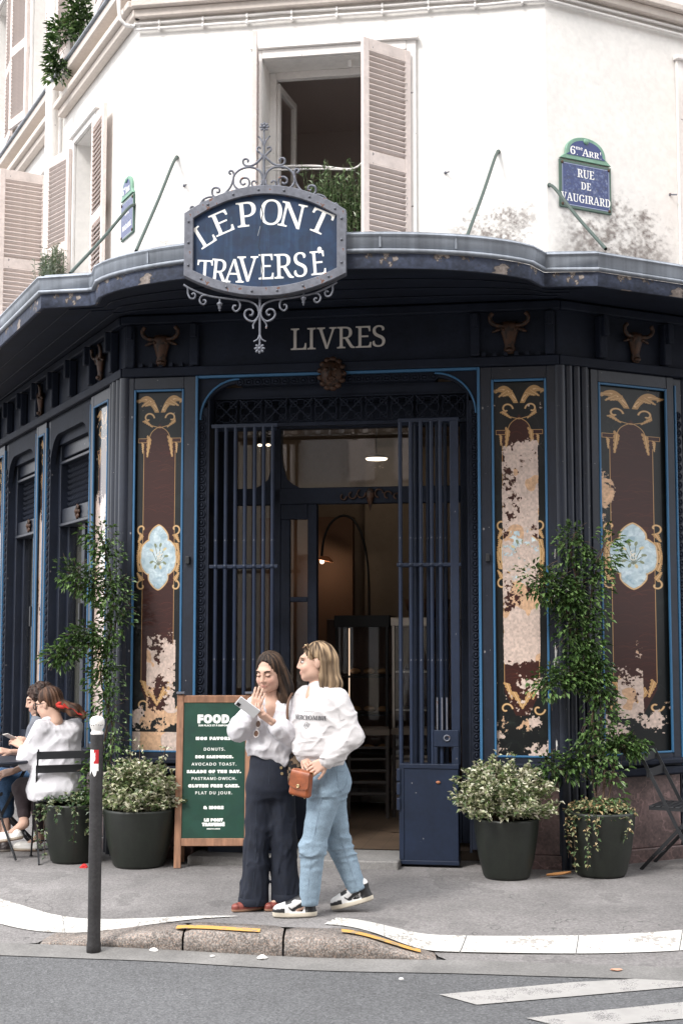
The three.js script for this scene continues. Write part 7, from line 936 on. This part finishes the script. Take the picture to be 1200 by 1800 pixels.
    const ph = thing('phone', 'pale phone held by the seated person in the white shirt', 'phone', [O[0] - 0.37, 0.885, O[2] - 0.18]); ph.rotation.set(R(20), R(30), R(-38)); ph.updateMatrixWorld(true); part('case', new RoundedBoxGeometry(0.15, 0.075, 0.009, 3, 0.0044).rotateX(PI / 2 - 0.5), std({ color: lin(0.55, 0.5, 0.46), roughness: 0.4 }), ph);
  }
  // ================= seated person in the grey shirt behind, curly dark hair
  {
    const O = [-2.4, 0.0, -10.98], hip = [0.02, 0.53, 0], kA = [-0.22, 0.54, 0.16], kB = [-0.3, 0.54, 0.0], aA = [-0.2, 0.12, 0.2], aB = [-0.3, 0.12, 0.02], sA = [0.02, 0.96, 0.14], eA = [0.04, 0.7, 0.2], wA = [-0.14, 0.62, 0.26], sB = [-0.03, 0.96, -0.16], eB = [-0.1, 0.72, -0.2], wB = [-0.25, 0.74, -0.06];
    const hair = { prims: [ell([0, 0.03, -0.03], [0.105, 0.108, 0.112], 0.02), ell([0, -0.06, -0.05], [0.11, 0.09, 0.095], 0.04), ell([0.06, -0.1, -0.01], [0.05, 0.08, 0.06], 0.04), ell([-0.06, -0.1, -0.01], [0.05, 0.08, 0.06], 0.04), ell([0, -0.03, 0.09], [0.07, 0.09, 0.07], 0.015, true)], warp: (x, y, z) => 0.02 * (noise3(x * 40, y * 40, z * 40, 921) - 0.5) + 0.014 * (noise3(x * 85, y * 85, z * 85, 923) - 0.5), color: strandColor([0.018, 0.011, 0.009], [0.07, 0.04, 0.03], 9, 925), strandColor: [0.05, 0.03, 0.02], cell: 0.0055 };
    person('seated person in a grey shirt and blue jeans with dark curly hair', O, { body: [cap([0, 0.95, 0], [0.02, 0.6, 0], 0.08, 0.1), cap(hip, kA, 0.075, 0.055), cap(kA, aA, 0.05, 0.034), cap(hip, kB, 0.075, 0.055), cap(kB, aB, 0.05, 0.034), cap(aA, [-0.31, 0.04, 0.24], 0.03, 0.025), cap(aB, [-0.41, 0.04, 0.04], 0.03, 0.025), cap(sA, eA, 0.042, 0.034), cap(eA, wA, 0.034, 0.024), cap(sB, eB, 0.042, 0.034), cap(eB, wB, 0.034, 0.024), cap([0, 0.95, 0], [-0.02, 1.1, 0], 0.05, 0.046)], head: { at: [-0.01, 1.16, 0.0], yaw: -R(70), pitch: R(14), eyes: 'down' }, hands: [handPrims(aim(wA, [-0.24, 0.6, 0.26], [0, 0.8, 0.6]), 1, [0.35, 0.35, 0.4, 0.4], 0.6, 0.95), handPrims(aim(wB, [-0.33, 0.76, 0.0], [0, 0.8, 0.6]), -1, [0.35, 0.35, 0.4, 0.4], 0.6, 0.95)],
      clothes: [{ name: 'shirt', prims: [stack([[0.5, 0.02, 0, 0.17, 0.14], [0.62, 0.01, 0, 0.165, 0.13], [0.8, 0.0, 0, 0.165, 0.12], [0.94, 0.0, 0, 0.155, 0.1], [1.0, 0, 0, 0.1, 0.07], [1.03, 0, 0, 0.06, 0.055]], -R(70), 0.03), cap(sA, eA, 0.066, 0.058, 0.05), cap(sB, eB, 0.066, 0.058, 0.05)], mat: M.greyKnit, warp: folds(0.01, 8, 10, 8, 927, 4), cell: 0.0105 }, { name: 'jeans', prims: [cap(hip, kA, 0.1, 0.075, 0.05), cap(kA, [-0.21, 0.3, 0.18], 0.075, 0.058, 0.03), cap(hip, kB, 0.1, 0.075, 0.05), cap(kB, [-0.3, 0.3, 0.01], 0.075, 0.058, 0.03)], mat: M.denimMid, warp: folds(0.006, 8, 16, 8, 929), cell: 0.0105 }], hair })[0];
    const t = scene.children[scene.children.length - 1], dk = shoeGeo((x, y, z) => y < 0.02 ? [0.3, 0.27, 0.24] : [0.05, 0.04, 0.04], true); for (const [p, ry] of [[[-0.29, 0, 0.235], -R(72)], [[-0.39, 0, 0.03], -R(85)]]) { const m = part('shoe', dk.clone(), M.vcol, t); m.position.set(...p); m.rotation.y = ry; }
  }
}
renderer.render(scene, camera);
